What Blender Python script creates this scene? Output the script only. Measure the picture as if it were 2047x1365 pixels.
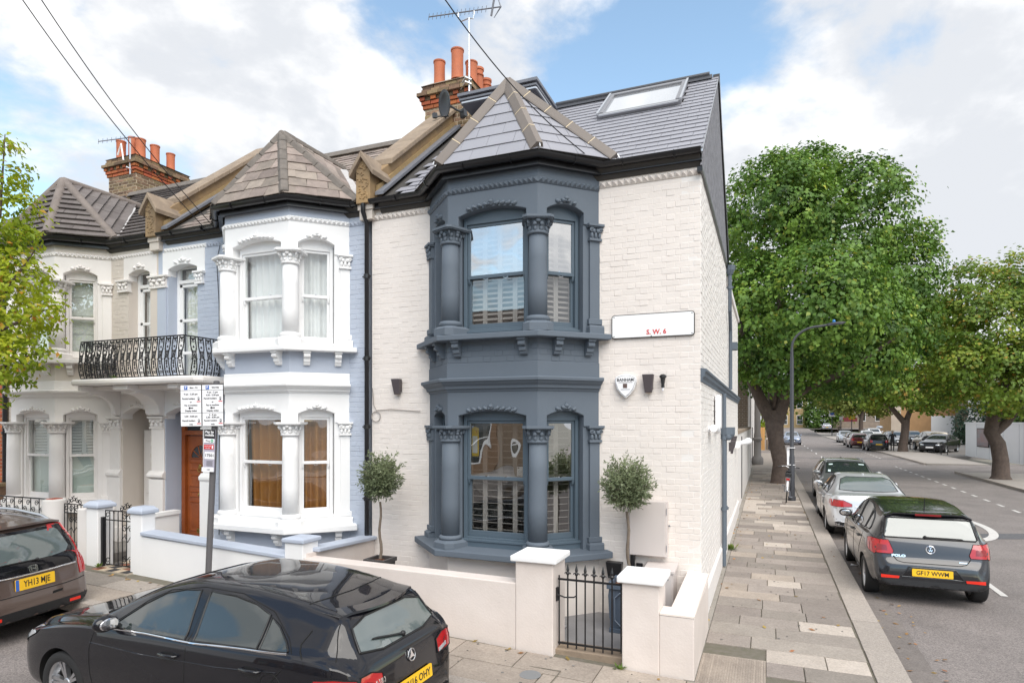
import bpy, bmesh, math, random
import numpy as np
from mathutils import Matrix, Vector
from mathutils.bvhtree import BVHTree
S = bpy.context.scene
for _o in list(bpy.data.objects): bpy.data.objects.remove(_o)
COL = S.collection
R = math.radians
PI = math.pi

# ------------------------------------------------------------------ camera
cam = bpy.data.cameras.new("camera"); camo = bpy.data.objects.new("camera", cam); COL.objects.link(camo)
camo.location = (0.733, -7.745, 2.46); camo.rotation_euler = (R(90), 0, math.atan(510/1252))
cam.sensor_width = 36; cam.lens = 1252/2047*36; cam.shift_y = 159.5/2047
cam.clip_start = 0.05; cam.clip_end = 3000
S.camera = camo

# ------------------------------------------------------------------ sky, sun, exposure
CLOUD_OFF, CLOUD_LO = (2.3, 5.1, .3), .478
SUN_EL, SUN_AZ = 50, 142          # azimuth clockwise from +Y
W = bpy.data.worlds.new("World"); S.world = W; W.use_nodes = True
nt = W.node_tree; nt.nodes.clear()
def wn(t, **k):
    n = nt.nodes.new(t)
    for a, v in k.items(): setattr(n, a, v)
    return n
def wl(a, b): nt.links.new(a, b)
sky = wn('ShaderNodeTexSky', sky_type='NISHITA', sun_disc=False, sun_elevation=R(SUN_EL), sun_rotation=R(SUN_AZ), air_density=1.0, dust_density=0.6, ozone_density=1.6)
tc = wn('ShaderNodeTexCoord'); VEC = tc.outputs['Generated']
def vmath(op, a, b=None, **k):
    n = wn('ShaderNodeVectorMath', operation=op); wl(a, n.inputs[0])
    if b is not None: n.inputs[1].default_value = b
    return n.outputs[0]
def fmath(op, a, b):
    n = wn('ShaderNodeMath', operation=op)
    for i, q in enumerate((a, b)):
        if isinstance(q, (int, float)): n.inputs[i].default_value = q
        else: wl(q, n.inputs[i])
    return n.outputs[0]
def cnoise(vec, scale, detail, rough, dist=0):
    n = wn('ShaderNodeTexNoise'); wl(vec, n.inputs['Vector']); n.inputs['Scale'].default_value = scale; n.inputs['Detail'].default_value = detail; n.inputs['Roughness'].default_value = rough; n.inputs['Distortion'].default_value = dist; return n.outputs['Fac']
def ramp(f, p0, p1, c0=(0, 0, 0, 1), c1=(1, 1, 1, 1)):
    r = wn('ShaderNodeValToRGB'); wl(f, r.inputs[0]); e = r.color_ramp.elements; e[0].position = p0; e[1].position = p1; e[0].color = c0; e[1].color = c1; r.color_ramp.interpolation = 'EASE'; return r.outputs[0]
P_ = vmath('ADD', vmath('MULTIPLY', VEC, (1, 1, 1.7)), CLOUD_OFF)
big = cnoise(P_, 1.6, 2, .5); det = cnoise(P_, 3.4, 12, .58, .15)
dens = fmath('ADD', fmath('MULTIPLY', big, .62), fmath('MULTIPLY', det, .5))
mask = ramp(dens, CLOUD_LO, CLOUD_LO+.085)
up = cnoise(vmath('ADD', P_, (.05, -.02, .13)), 3.4, 8, .55, .15)          # the same field a little higher: lit tops, grey bases
lit = fmath('ADD', fmath('SUBTRACT', det, up), .5); body = ramp(fmath('ADD', fmath('MULTIPLY', lit, .8), fmath('MULTIPLY', dens, -.35)), .15, .33, (4.1, 4.25, 4.5, 1), (6.2, 6.2, 6.2, 1))
skm = wn('ShaderNodeMix', data_type='RGBA', blend_type='MULTIPLY'); skm.inputs[0].default_value = 1; wl(sky.outputs[0], skm.inputs[6]); skm.inputs[7].default_value = (1.75, 1.7, 1.45, 1)
mx = wn('ShaderNodeMix', data_type='RGBA'); wl(mask, mx.inputs[0]); wl(skm.outputs[2], mx.inputs[6]); wl(body, mx.inputs[7])
bg = wn('ShaderNodeBackground'); wl(mx.outputs[2], bg.inputs[0]); bg.inputs[1].default_value = 0.105
wo = wn('ShaderNodeOutputWorld'); wl(bg.outputs[0], wo.inputs[0])
sun = bpy.data.lights.new("sun", 'SUN'); sun.energy = 1.9; sun.angle = R(55); sun.color = (1, .955, .89)
suno = bpy.data.objects.new("sun", sun); COL.objects.link(suno)
_az = R(SUN_AZ); _el = R(SUN_EL)
_sd = Vector((math.sin(_az)*math.cos(_el), math.cos(_az)*math.cos(_el), math.sin(_el)))
suno.rotation_euler = (-_sd).to_track_quat('-Z', 'Y').to_euler(); suno.location = _sd*60
S.view_settings.view_transform = 'Standard'; S.view_settings.look = 'None'
S.view_settings.gamma = 1; S.view_settings.use_curve_mapping = False
S.view_settings.exposure = 0.92

# ------------------------------------------------------------------ materials
MATS = {}
def mat(name, col, rough=.7, var=0., noise=None, bump=None, metal=0., coat=0., spec=.5, col2=None, hue=0., emit=0, alpha=1):
    """noise=(scale, amount) towards col2; bump=(scale, distance m); var = random value shift per object/island"""
    if name in MATS: return MATS[name]
    m = bpy.data.materials.new(name); m.use_nodes = True; MATS[name] = m
    t = m.node_tree; b = t.nodes['Principled BSDF']; L = t.links.new
    b.inputs['Roughness'].default_value = rough; b.inputs['Metallic'].default_value = metal
    b.inputs['Coat Weight'].default_value = coat; b.inputs['Coat Roughness'].default_value = .03
    b.inputs['Specular IOR Level'].default_value = spec
    c = (*col, 1); out = None
    b.inputs['Base Color'].default_value = c
    geo = t.nodes.new('ShaderNodeNewGeometry')
    if noise:
        nz = t.nodes.new('ShaderNodeTexNoise'); nz.inputs['Scale'].default_value = noise[0]; nz.inputs['Detail'].default_value = 6; nz.inputs['Roughness'].default_value = .62
        L(geo.outputs['Position'], nz.inputs['Vector'])
        mr = t.nodes.new('ShaderNodeMapRange'); L(nz.outputs['Fac'], mr.inputs[0]); mr.inputs[1].default_value = .32; mr.inputs[2].default_value = .7; mr.inputs[4].default_value = noise[1]
        mixn = t.nodes.new('ShaderNodeMix'); mixn.data_type = 'RGBA'; L(mr.outputs[0], mixn.inputs[0])
        mixn.inputs[6].default_value = c; c2 = col2 or tuple(x*.55 for x in col); mixn.inputs[7].default_value = (*c2, 1)
        out = mixn.outputs[2]
    if var or hue:
        oi = t.nodes.new('ShaderNodeObjectInfo'); ad = t.nodes.new('ShaderNodeMath'); ad.operation = 'ADD'
        L(oi.outputs['Random'], ad.inputs[0]); L(geo.outputs['Random Per Island'], ad.inputs[1])
        fr = t.nodes.new('ShaderNodeMath'); fr.operation = 'FRACT'; L(ad.outputs[0], fr.inputs[0])
        hs = t.nodes.new('ShaderNodeHueSaturation')
        m1 = t.nodes.new('ShaderNodeMapRange'); L(fr.outputs[0], m1.inputs[0]); m1.inputs[3].default_value = 1-var; m1.inputs[4].default_value = 1+var
        L(m1.outputs[0], hs.inputs['Value'])
        if hue:
            mu = t.nodes.new('ShaderNodeMath'); mu.operation = 'MULTIPLY'; L(fr.outputs[0], mu.inputs[0]); mu.inputs[1].default_value = 7.31
            f2 = t.nodes.new('ShaderNodeMath'); f2.operation = 'FRACT'; L(mu.outputs[0], f2.inputs[0])
            m2 = t.nodes.new('ShaderNodeMapRange'); L(f2.outputs[0], m2.inputs[0]); m2.inputs[3].default_value = .5-hue; m2.inputs[4].default_value = .5+hue
            L(m2.outputs[0], hs.inputs['Hue'])
        if out: L(out, hs.inputs['Color'])
        else: hs.inputs['Color'].default_value = c
        out = hs.outputs[0]
    if out: L(out, b.inputs['Base Color'])
    if bump:
        nb = t.nodes.new('ShaderNodeTexNoise'); nb.inputs['Scale'].default_value = bump[0]; nb.inputs['Detail'].default_value = 5
        L(geo.outputs['Position'], nb.inputs['Vector'])
        bp = t.nodes.new('ShaderNodeBump'); bp.inputs['Distance'].default_value = bump[1]; bp.inputs['Strength'].default_value = 1
        L(nb.outputs['Fac'], bp.inputs['Height']); L(bp.outputs[0], b.inputs['Normal'])
    if emit:
        b.inputs['Emission Color'].default_value = (*col, 1); b.inputs['Emission Strength'].default_value = emit
    return m
def glassmat(name, tint=(.97, .985, .98), refl=.1, wav=0.0):
    if name in MATS: return MATS[name]
    m = bpy.data.materials.new(name); m.use_nodes = True; MATS[name] = m
    t = m.node_tree; t.nodes.clear(); L = t.links.new
    tr = t.nodes.new('ShaderNodeBsdfTransparent'); tr.inputs[0].default_value = (*tint, 1)
    gl = t.nodes.new('ShaderNodeBsdfGlossy'); gl.inputs['Roughness'].default_value = 0.0; gl.inputs[0].default_value = (1, 1, 1, 1)
    fr = t.nodes.new('ShaderNodeFresnel'); fr.inputs[0].default_value = 1.55
    a = t.nodes.new('ShaderNodeMath'); a.operation = 'MULTIPLY_ADD'; L(fr.outputs[0], a.inputs[0]); a.inputs[1].default_value = 1.5; a.inputs[2].default_value = refl
    mxs = t.nodes.new('ShaderNodeMixShader'); a.use_clamp = True
    if wav:
        geo = t.nodes.new('ShaderNodeNewGeometry'); nb = t.nodes.new('ShaderNodeTexNoise'); nb.inputs['Scale'].default_value = 1.7; nb.inputs['Detail'].default_value = 1
        L(geo.outputs['Position'], nb.inputs['Vector']); bp = t.nodes.new('ShaderNodeBump'); bp.inputs['Distance'].default_value = wav
        L(nb.outputs['Fac'], bp.inputs['Height']); L(bp.outputs[0], gl.inputs['Normal'])
    g2 = t.nodes.new('ShaderNodeNewGeometry'); bf = t.nodes.new('ShaderNodeMath'); bf.operation = 'MULTIPLY_ADD'; L(g2.outputs['Backfacing'], bf.inputs[0]); bf.inputs[1].default_value = -1; bf.inputs[2].default_value = 1
    am = t.nodes.new('ShaderNodeMath'); am.operation = 'MULTIPLY'; L(a.outputs[0], am.inputs[0]); L(bf.outputs[0], am.inputs[1])
    L(am.outputs[0], mxs.inputs[0]); L(tr.outputs[0], mxs.inputs[1]); L(gl.outputs[0], mxs.inputs[2])
    o = t.nodes.new('ShaderNodeOutputMaterial'); L(mxs.outputs[0], o.inputs[0])
    return m
def leafmat(name, col, col2, var=.3, hue=.03, trans=.35):
    if name in MATS: return MATS[name]
    m = bpy.data.materials.new(name); m.use_nodes = True; MATS[name] = m
    t = m.node_tree; t.nodes.clear(); L = t.links.new
    geo = t.nodes.new('ShaderNodeNewGeometry')
    rp = t.nodes.new('ShaderNodeValToRGB'); L(geo.outputs['Random Per Island'], rp.inputs[0])
    e = rp.color_ramp.elements; e[0].color = (*[x*.7 for x in col], 1); e[0].position = 0; e[1].position = .86; e[1].color = (*col, 1)
    n = e.new(.97); n.color = (*[(a+b)/2 for a, b in zip(col, col2)], 1); n2_ = e.new(1.0); n2_.color = (*col2, 1)
    nz = t.nodes.new('ShaderNodeTexNoise'); nz.inputs['Scale'].default_value = .9; nz.inputs['Detail'].default_value = 3; L(geo.outputs['Position'], nz.inputs['Vector'])
    mr = t.nodes.new('ShaderNodeMapRange'); L(nz.outputs['Fac'], mr.inputs[0]); mr.inputs[1].default_value = .3; mr.inputs[2].default_value = .7; mr.inputs[3].default_value = 1-var; mr.inputs[4].default_value = 1+var
    hs = t.nodes.new('ShaderNodeHueSaturation'); L(rp.outputs[0], hs.inputs['Color']); L(mr.outputs[0], hs.inputs['Value'])
    m2 = t.nodes.new('ShaderNodeMapRange'); L(nz.outputs['Fac'], m2.inputs[0]); m2.inputs[1].default_value = .3; m2.inputs[2].default_value = .7; m2.inputs[3].default_value = .5+hue*.4; m2.inputs[4].default_value = .5-hue; L(m2.outputs[0], hs.inputs['Hue'])
    d = t.nodes.new('ShaderNodeBsdfPrincipled'); d.inputs['Roughness'].default_value = .5; d.inputs['Specular IOR Level'].default_value = .4; L(hs.outputs[0], d.inputs['Base Color'])
    tl = t.nodes.new('ShaderNodeBsdfTranslucent'); L(hs.outputs[0], tl.inputs[0])
    ms = t.nodes.new('ShaderNodeMixShader'); ms.inputs[0].default_value = trans; L(d.outputs[0], ms.inputs[1]); L(tl.outputs[0], ms.inputs[2])
    o = t.nodes.new('ShaderNodeOutputMaterial'); L(ms.outputs[0], o.inputs[0])
    return m

M_CREAM = mat('cream_paint', (.775, .715, .67), .65, spec=.3, var=.012, noise=(2.2, .35), col2=(.72, .65, .60), bump=(60, .002))
M_CREAM_SIDE = mat('white_side_paint', (.80, .765, .735), .55, var=.012, noise=(1.1, .4), col2=(.73, .69, .66), bump=(60, .002))
M_GWALL = mat('cream_render', (.74, .665, .62), .75, noise=(1.3, .8), col2=(.60, .53, .485), bump=(45, .002))
M_WHITE = mat('white_paint', (.84, .84, .84), .75, spec=.2, noise=(3, .25), col2=(.76, .76, .77), bump=(50, .001))
M_WHITE2 = mat('aged_white_paint', (.78, .75, .73), .75, spec=.2, noise=(2.2, .5), col2=(.70, .66, .63), bump=(40, .0015))
M_BLUE = mat('pale_blue_paint', (.455, .50, .585), .7, spec=.25, var=.015, noise=(2, .3), col2=(.385, .44, .545), bump=(60, .002))
M_SLATEBLUE = mat('dark_blue_grey_paint', (.125, .150, .182), .65, noise=(2.5, .3), col2=(.105, .128, .158), bump=(70, .001), spec=.25)
M_FRAMEBLUE = mat('dark_frame_paint', (.085, .118, .15), .35)
M_CREAM3 = mat('stone_paint', (.62, .56, .50), .6, var=.015, noise=(2, .4), col2=(.54, .48, .43), bump=(60, .002))
M_SLATE = mat('new_slate', (.29, .29, .32), .45, var=.035, noise=(6, .3), col2=(.31, .31, .345), spec=.6)
M_OLDSLATE = mat('weathered_slate', (.30, .245, .21), .75, var=.3, hue=.012, noise=(9, .6), col2=(.15, .125, .11), bump=(35, .004))
M_TILE3 = mat('brown_roof_tile', (.118, .098, .094), .8, var=.16, noise=(8, .5), col2=(.20, .185, .17), bump=(40, .003))
M_HIP = mat('hip_tile', (.20, .172, .152), .7, var=.1, noise=(10, .35), col2=(.17, .145, .13))
M_HIP_OLD = mat('old_hip_mortar', (.19, .165, .145), .85, noise=(7, .7), col2=(.10, .09, .08), bump=(30, .006))
M_MORTAR = mat('mortar', (.48, .42, .34), .9, noise=(20, .4))
M_STONE = mat('weathered_coping', (.33, .255, .185), .85, noise=(4, .7), col2=(.17, .13, .10), bump=(25, .006))
M_PARAPET = mat('stained_render', (.37, .245, .12), .85, noise=(2.2, .8), col2=(.16, .12, .085), bump=(25, .004))
M_BLACK = mat('black_gutter', (.014, .014, .016), .28)
M_IRON = mat('black_iron', (.012, .012, .014), .4)
M_LEAD = mat('lead', (.19, .20, .23), .5, noise=(6, .4))
M_CLAY = mat('terracotta', (.52, .155, .068), .7, var=.1, noise=(5, .5), col2=(.33, .10, .055))
M_STOCK = mat('stock_brick', (.25, .165, .095), .85, var=.5, hue=.02, noise=(30, .5), col2=(.07, .055, .045))
M_REDBRICK = mat('red_brick', (.42, .115, .045), .85, var=.3, hue=.012, noise=(30, .4), col2=(.24, .07, .035))
M_JOINT = mat('lime_joint', (.56, .46, .33), .9, noise=(25, .5), col2=(.25, .20, .15))
M_RAG = mat('dark_render', (.24, .24, .265), .8, noise=(9, .9), col2=(.12, .12, .135), bump=(14, .02))
M_GLASS = glassmat('window_glass', refl=.12, wav=.012)
M_GLASS_UP = glassmat('window_glass_upper', refl=.5, wav=.012)
M_DARK = mat('dark_interior', (.06, .055, .05), .9)
M_ROOM = mat('room_wall', (.20, .185, .165), .9)
M_SHUT = mat('shutter_grey', (.30, .27, .255), .5)
M_SHUTW = mat('shutter_white', (.80, .80, .79), .5)
M_NET = mat('net_curtain', (.82, .82, .82), .9)
M_GOLD = mat('gold_curtain', (.34, .14, .022), .7)
M_BLIND = mat('frosted_blind', (.55, .62, .575), .5)
M_CHROME = mat('chrome', (.8, .8, .82), .12, metal=1)
M_STEEL = mat('galvanised', (.62, .64, .67), .35, metal=.8)
M_SIGNW = mat('sign_white', (.86, .86, .88), .35)
M_TXT = mat('sign_black', (.015, .015, .018), .5)
M_RED = mat('sign_red', (.62, .035, .04), .45)
M_BLUESIGN = mat('sign_blue', (.03, .13, .5), .45)
M_GREENSIGN = mat('sign_green', (.04, .42, .22), .45)
M_YEL = mat('plate_yellow', (.88, .52, .015), .4)

# ------------------------------------------------------------------ object helpers
WM = {}
def put(name, data, parent=None, Wm=None, mat=None, **p):
    """link an object; Wm = its world matrix"""
    o = bpy.data.objects.new(name, data); COL.objects.link(o)
    Wm = Wm or Matrix()
    if parent is not None:
        o.parent = parent; o.matrix_basis = WM[parent.name].inverted() @ Wm
    else: o.matrix_basis = Wm
    WM[o.name] = Wm
    if mat is not None and data is not None:
        if len(data.materials) == 0: data.materials.append(None)
        o.material_slots[0].link = 'OBJECT'; o.material_slots[0].material = mat
    for k, v in p.items(): o[k] = v
    return o
def T(x, y, z, rz=0, rx=0, ry=0, s=1):
    return Matrix.Translation((x, y, z)) @ Matrix.Rotation(rz, 4, 'Z') @ Matrix.Rotation(ry, 4, 'Y') @ Matrix.Rotation(rx, 4, 'X') @ Matrix.Diagonal((s, s, s, 1))
def frame(o, u, n):
    """matrix whose x axis runs along u (left to right for a viewer outside), y points inward (-n), z up"""
    u = Vector(u).normalized(); y = -Vector(n); y = (y - u*y.dot(u)).normalized(); z = u.cross(y)
    m = Matrix((u, y, z)).transposed().to_4x4(); m.translation = Vector(o); return m
def thing(name, label, cat, loc=(0, 0, 0), rz=0, group=None, Wm=None):
    p = dict(label=label, category=cat)
    if group: p['group'] = group
    return put(name, None, None, Wm or T(*loc, rz), **p)
def tag(o, label, cat, group=None):
    o['label'] = label; o['category'] = cat
    if group: o['group'] = group
    return o
class MB:
    def __init__(s): s.v = []; s.f = []; s.M = None; s.mi = []; s.cur = 0; s.sm = []; s.smooth = False
    def add(s, vs, fs):
        k = len(s.v)
        s.v += [tuple(s.M @ Vector(q)) for q in vs] if s.M is not None else [tuple(q) for q in vs]
        for f in fs: s.f.append(tuple(i+k for i in f)); s.mi.append(s.cur); s.sm.append(s.smooth)
        return s
    def box(s, x0, y0, z0, x1, y1, z1):
        return s.add([(x0, y0, z0), (x1, y0, z0), (x1, y1, z0), (x0, y1, z0), (x0, y0, z1), (x1, y0, z1), (x1, y1, z1), (x0, y1, z1)],
                     [(3, 2, 1, 0), (4, 5, 6, 7), (0, 1, 5, 4), (1, 2, 6, 5), (2, 3, 7, 6), (3, 0, 4, 7)])
    def prism(s, pts, d, cap=True):
        """pts 3D polygon, extruded by vector d"""
        n = len(pts); d = Vector(d); a = [Vector(q) for q in pts]
        nr = Vector((0, 0, 0))
        for i in range(n): nr += a[i].cross(a[(i+1) % n])
        if nr.dot(d) > 0: a = a[::-1]
        s.add(a+[q+d for q in a], ([tuple(range(n)), tuple(range(2*n-1, n-1, -1))] if cap else []) + [(i, i+n, (i+1) % n+n, (i+1) % n) for i in range(n)])
        return s
    def tube(s, pts, r, n=8, caps=True, closed=False):
        P = [Vector(q) for q in pts]; m = len(P); rs = r if isinstance(r, (list, tuple)) else [r]*m
        t0 = (P[1]-P[0]).normalized(); up = Vector((0, 0, 1)) if abs(t0.z) < .9 else Vector((1, 0, 0))
        a = t0.cross(up).normalized(); vs = []
        for i in range(m):
            if closed: t = (P[(i+1) % m]-P[i-1])
            else: t = P[min(i+1, m-1)]-P[max(i-1, 0)]
            t = t.normalized() if t.length > 1e-9 else t0
            a = a - t*a.dot(t); a = a.normalized() if a.length > 1e-6 else t.orthogonal().normalized(); b = t.cross(a)
            for j in range(n):
                q = 2*PI*j/n; vs.append(P[i]+(a*math.cos(q)+b*math.sin(q))*rs[i])
        fs = []
        for i in range(m if closed else m-1):
            k = (i+1) % m
            for j in range(n): fs.append((i*n+j, k*n+j, k*n+(j+1) % n, i*n+(j+1) % n)[::-1])
        if caps and not closed: fs += [tuple(range(n)), tuple(range(m*n-1, (m-1)*n-1, -1))]
        return s.add(vs, fs)
    def lathe(s, prof, n=20, c=(0, 0, 0), axis='z', cap=True):
        vs = []
        for r, z in prof:
            for j in range(n):
                q = 2*PI*j/n
                p = (r*math.cos(q), r*math.sin(q), z)
                if axis == 'y': p = (p[0], z, -p[1])
                if axis == 'x': p = (z, p[0], p[1])
                vs.append((p[0]+c[0], p[1]+c[1], p[2]+c[2]))
        fs = [(i*n+j, i*n+(j+1) % n, (i+1)*n+(j+1) % n, (i+1)*n+j) for i in range(len(prof)-1) for j in range(n)]
        if cap: fs += [tuple(range(n-1, -1, -1)), tuple(range((len(prof)-1)*n, len(prof)*n))]
        return s.add(vs, fs)
    def ell(s, c, r, rot=None, nu=8, nv=5):
        c = Vector(c); vs = []
        for i in range(nv+1):
            a = -PI/2+PI*i/nv
            for j in range(nu):
                b = 2*PI*j/nu; q = Vector((r[0]*math.cos(a)*math.cos(b), r[1]*math.cos(a)*math.sin(b), r[2]*math.sin(a)))
                vs.append(c+(rot @ q if rot else q))
        return s.add(vs, [(i*nu+j, i*nu+(j+1) % nu, (i+1)*nu+(j+1) % nu, (i+1)*nu+j) for i in range(nv) for j in range(nu)])
    def sweep(s, prof, path, closed=False):
        """prof [(out, z)] swept along XY path with mitred corners; outside is to the right of travel"""
        P = [Vector((q[0], q[1])) for q in path]; m = len(P); k = len(prof); vs = []
        for i in range(m):
            d1 = (P[i]-P[i-1]).normalized() if i > 0 or closed else None
            d2 = (P[(i+1) % m]-P[i]).normalized() if i < m-1 or closed else None
            ns = [Vector((d.y, -d.x)) for d in (d1, d2) if d is not None]
            if len(ns) == 2:
                mm = (ns[0]+ns[1]).normalized(); mm = mm/max(.3, mm.dot(ns[0]))
            else: mm = ns[0]
            for o, z in prof: vs.append((P[i].x+mm.x*o, P[i].y+mm.y*o, z))
        fs = [(i*k+j, i*k+(j+1) % k, ((i+1) % m)*k+(j+1) % k, ((i+1) % m)*k+j) for i in range(m if closed else m-1) for j in range(k)]
        if not closed: fs += [tuple(range(k-1, -1, -1)), tuple(range((m-1)*k, m*k))]
        return s.add(vs, fs)
    def mesh(s, name, mats=()):
        me = bpy.data.meshes.new(name); me.from_pydata(s.v, [], s.f); 
        for q in mats: me.materials.append(q)
        if any(s.mi): me.polygons.foreach_set('material_index', s.mi)
        if any(s.sm): me.polygons.foreach_set('use_smooth', s.sm)
        me.update(); return me
    def build(s, name, m, parent=None, bevel=0, Wm=None, smooth=None, fix=True, **p):
        ms = m if isinstance(m, (list, tuple)) else [m]
        me = s.mesh(name, ms)
        if fix:
            b = bmesh.new(); b.from_mesh(me); bmesh.ops.recalc_face_normals(b, faces=b.faces); b.to_mesh(me); b.free()
        if smooth is not None: smoothen(me, smooth)
        o = put(name, me, parent, Wm, **p)
        if bevel: addbevel(o, bevel)
        return o
def addbevel(o, w, seg=2):
    b = o.modifiers.new('bevel', 'BEVEL'); b.width = w; b.segments = seg; b.limit_method = 'ANGLE'; b.angle_limit = R(40)
def smoothen(me, ang=40):
    me.polygons.foreach_set('use_smooth', [True]*len(me.polygons)); me.set_sharp_from_angle(angle=R(ang))
def text_mesh(txt, size, align='CENTER', ext=.0008, bold=0.0):
    cu = bpy.data.curves.new('lettering', 'FONT'); cu.body = txt; cu.size = size; cu.align_x = align; cu.align_y = 'CENTER'
    cu.extrude = ext; cu.offset = bold; cu.resolution_u = 2
    o = bpy.data.objects.new('lettering', cu); COL.objects.link(o)
    dg = bpy.context.evaluated_depsgraph_get(); me = bpy.data.meshes.new_from_object(o.evaluated_get(dg))
    bpy.data.objects.remove(o); bpy.data.curves.remove(cu); me.materials.clear(); return me
def text(txt, size, parent, Wm, m, align='CENTER', bold=0.0, sx=1, name='lettering', ext=.0008):
    """Wm: frame with local x along the line, local z up, local -y towards the reader"""
    me = text_mesh(txt, size, align, ext, bold); me.transform(Matrix.Diagonal((sx, 1, 1, 1)) @ Matrix.Identity(4)); me.transform(Matrix.Rotation(R(90), 4, 'X'))
    return put(name, me, parent, Wm, mat=m)
rng = random.Random(7)
def U(a, b): return rng.uniform(a, b)
def G(x): return .033*max(0., -x)          # street rises gently to the left
# ================================================================== brickwork, slates, mouldings
BUDGET = {}
def take(root, kind):
    k = (root.name, kind); BUDGET[k] = BUDGET.get(k, 300)-1; return BUDGET[k] >= 0
_bm = {}
def brick_mesh(l, h, t, ch, k=0):
    key = (round(l, 3), round(h, 3), round(t, 3), k)
    if key in _bm: return _bm[key]
    r = random.Random(hash(key) & 0xffff); j = lambda: r.uniform(-.0016, .0016)
    m = MB(); c = ch
    m.add([(0, 0, 0), (l, 0, 0), (l, 0, h), (0, 0, h), (c+j(), -t+j(), c+j()), (l-c+j(), -t+j(), c+j()), (l-c+j(), -t+j(), h-c+j()), (c+j(), -t+j(), h-c+j())],
          [(4, 5, 6, 7), (0, 1, 5, 4), (1, 2, 6, 5), (2, 3, 7, 6), (3, 0, 4, 7)])
    _bm[key] = m.mesh('brick'); return _bm[key]
def bricks(root, parent, F, width, z0, z1, m, holes=(), gauge=.0727, st=.21, hd=.1, jt=.005, t=.003, ch=.0035, ind=True, clip=None, kind='brick', top_first=True, seed=1):
    """Flemish bond on the local frame F (x along, z up, outside at -y); first 300 of the thing are objects, the rest one mesh"""
    r = random.Random(seed); rows = int((z1-z0)/gauge); rest = MB(); bh = gauge-jt
    order = range(rows-1, -1, -1) if top_first else range(rows)
    for k in order:
        z = z0+k*gauge; x = -(0 if k % 2 == 0 else (st+hd)/2+jt) - .03; i = 0
        while x < width:
            l = st if i % 2 == 0 else hd; i += 1
            a, b = max(x, 0), min(x+l, width); x += l+jt
            if b-a < .03: continue
            cx, cz = (a+b)/2, z+bh/2
            if any(h[0] < cx < h[1] and h[2] < cz < h[3] for h in holes): continue
            if clip and not clip(cx, cz): continue
            dy = r.uniform(-.0022, .0016); v = r.randrange(5)
            sx = (b-a)/l; Wl = F @ Matrix.Translation((a, -dy, z+r.uniform(-.001, .001))) @ Matrix.Rotation(r.uniform(-.006, .006), 4, 'Y') @ Matrix.Diagonal((sx, 1, 1, 1))
            me = brick_mesh(l, bh, t, ch, v)
            if ind and take(root, kind): put('brick', me, parent, Wl, m)
            else:
                rest.M = Wl; rest.add([q.co for q in me.vertices], [tuple(p.vertices) for p in me.polygons])
    if rest.v: rest.build('brickwork', m, parent, fix=False, kind='stuff')

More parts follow.
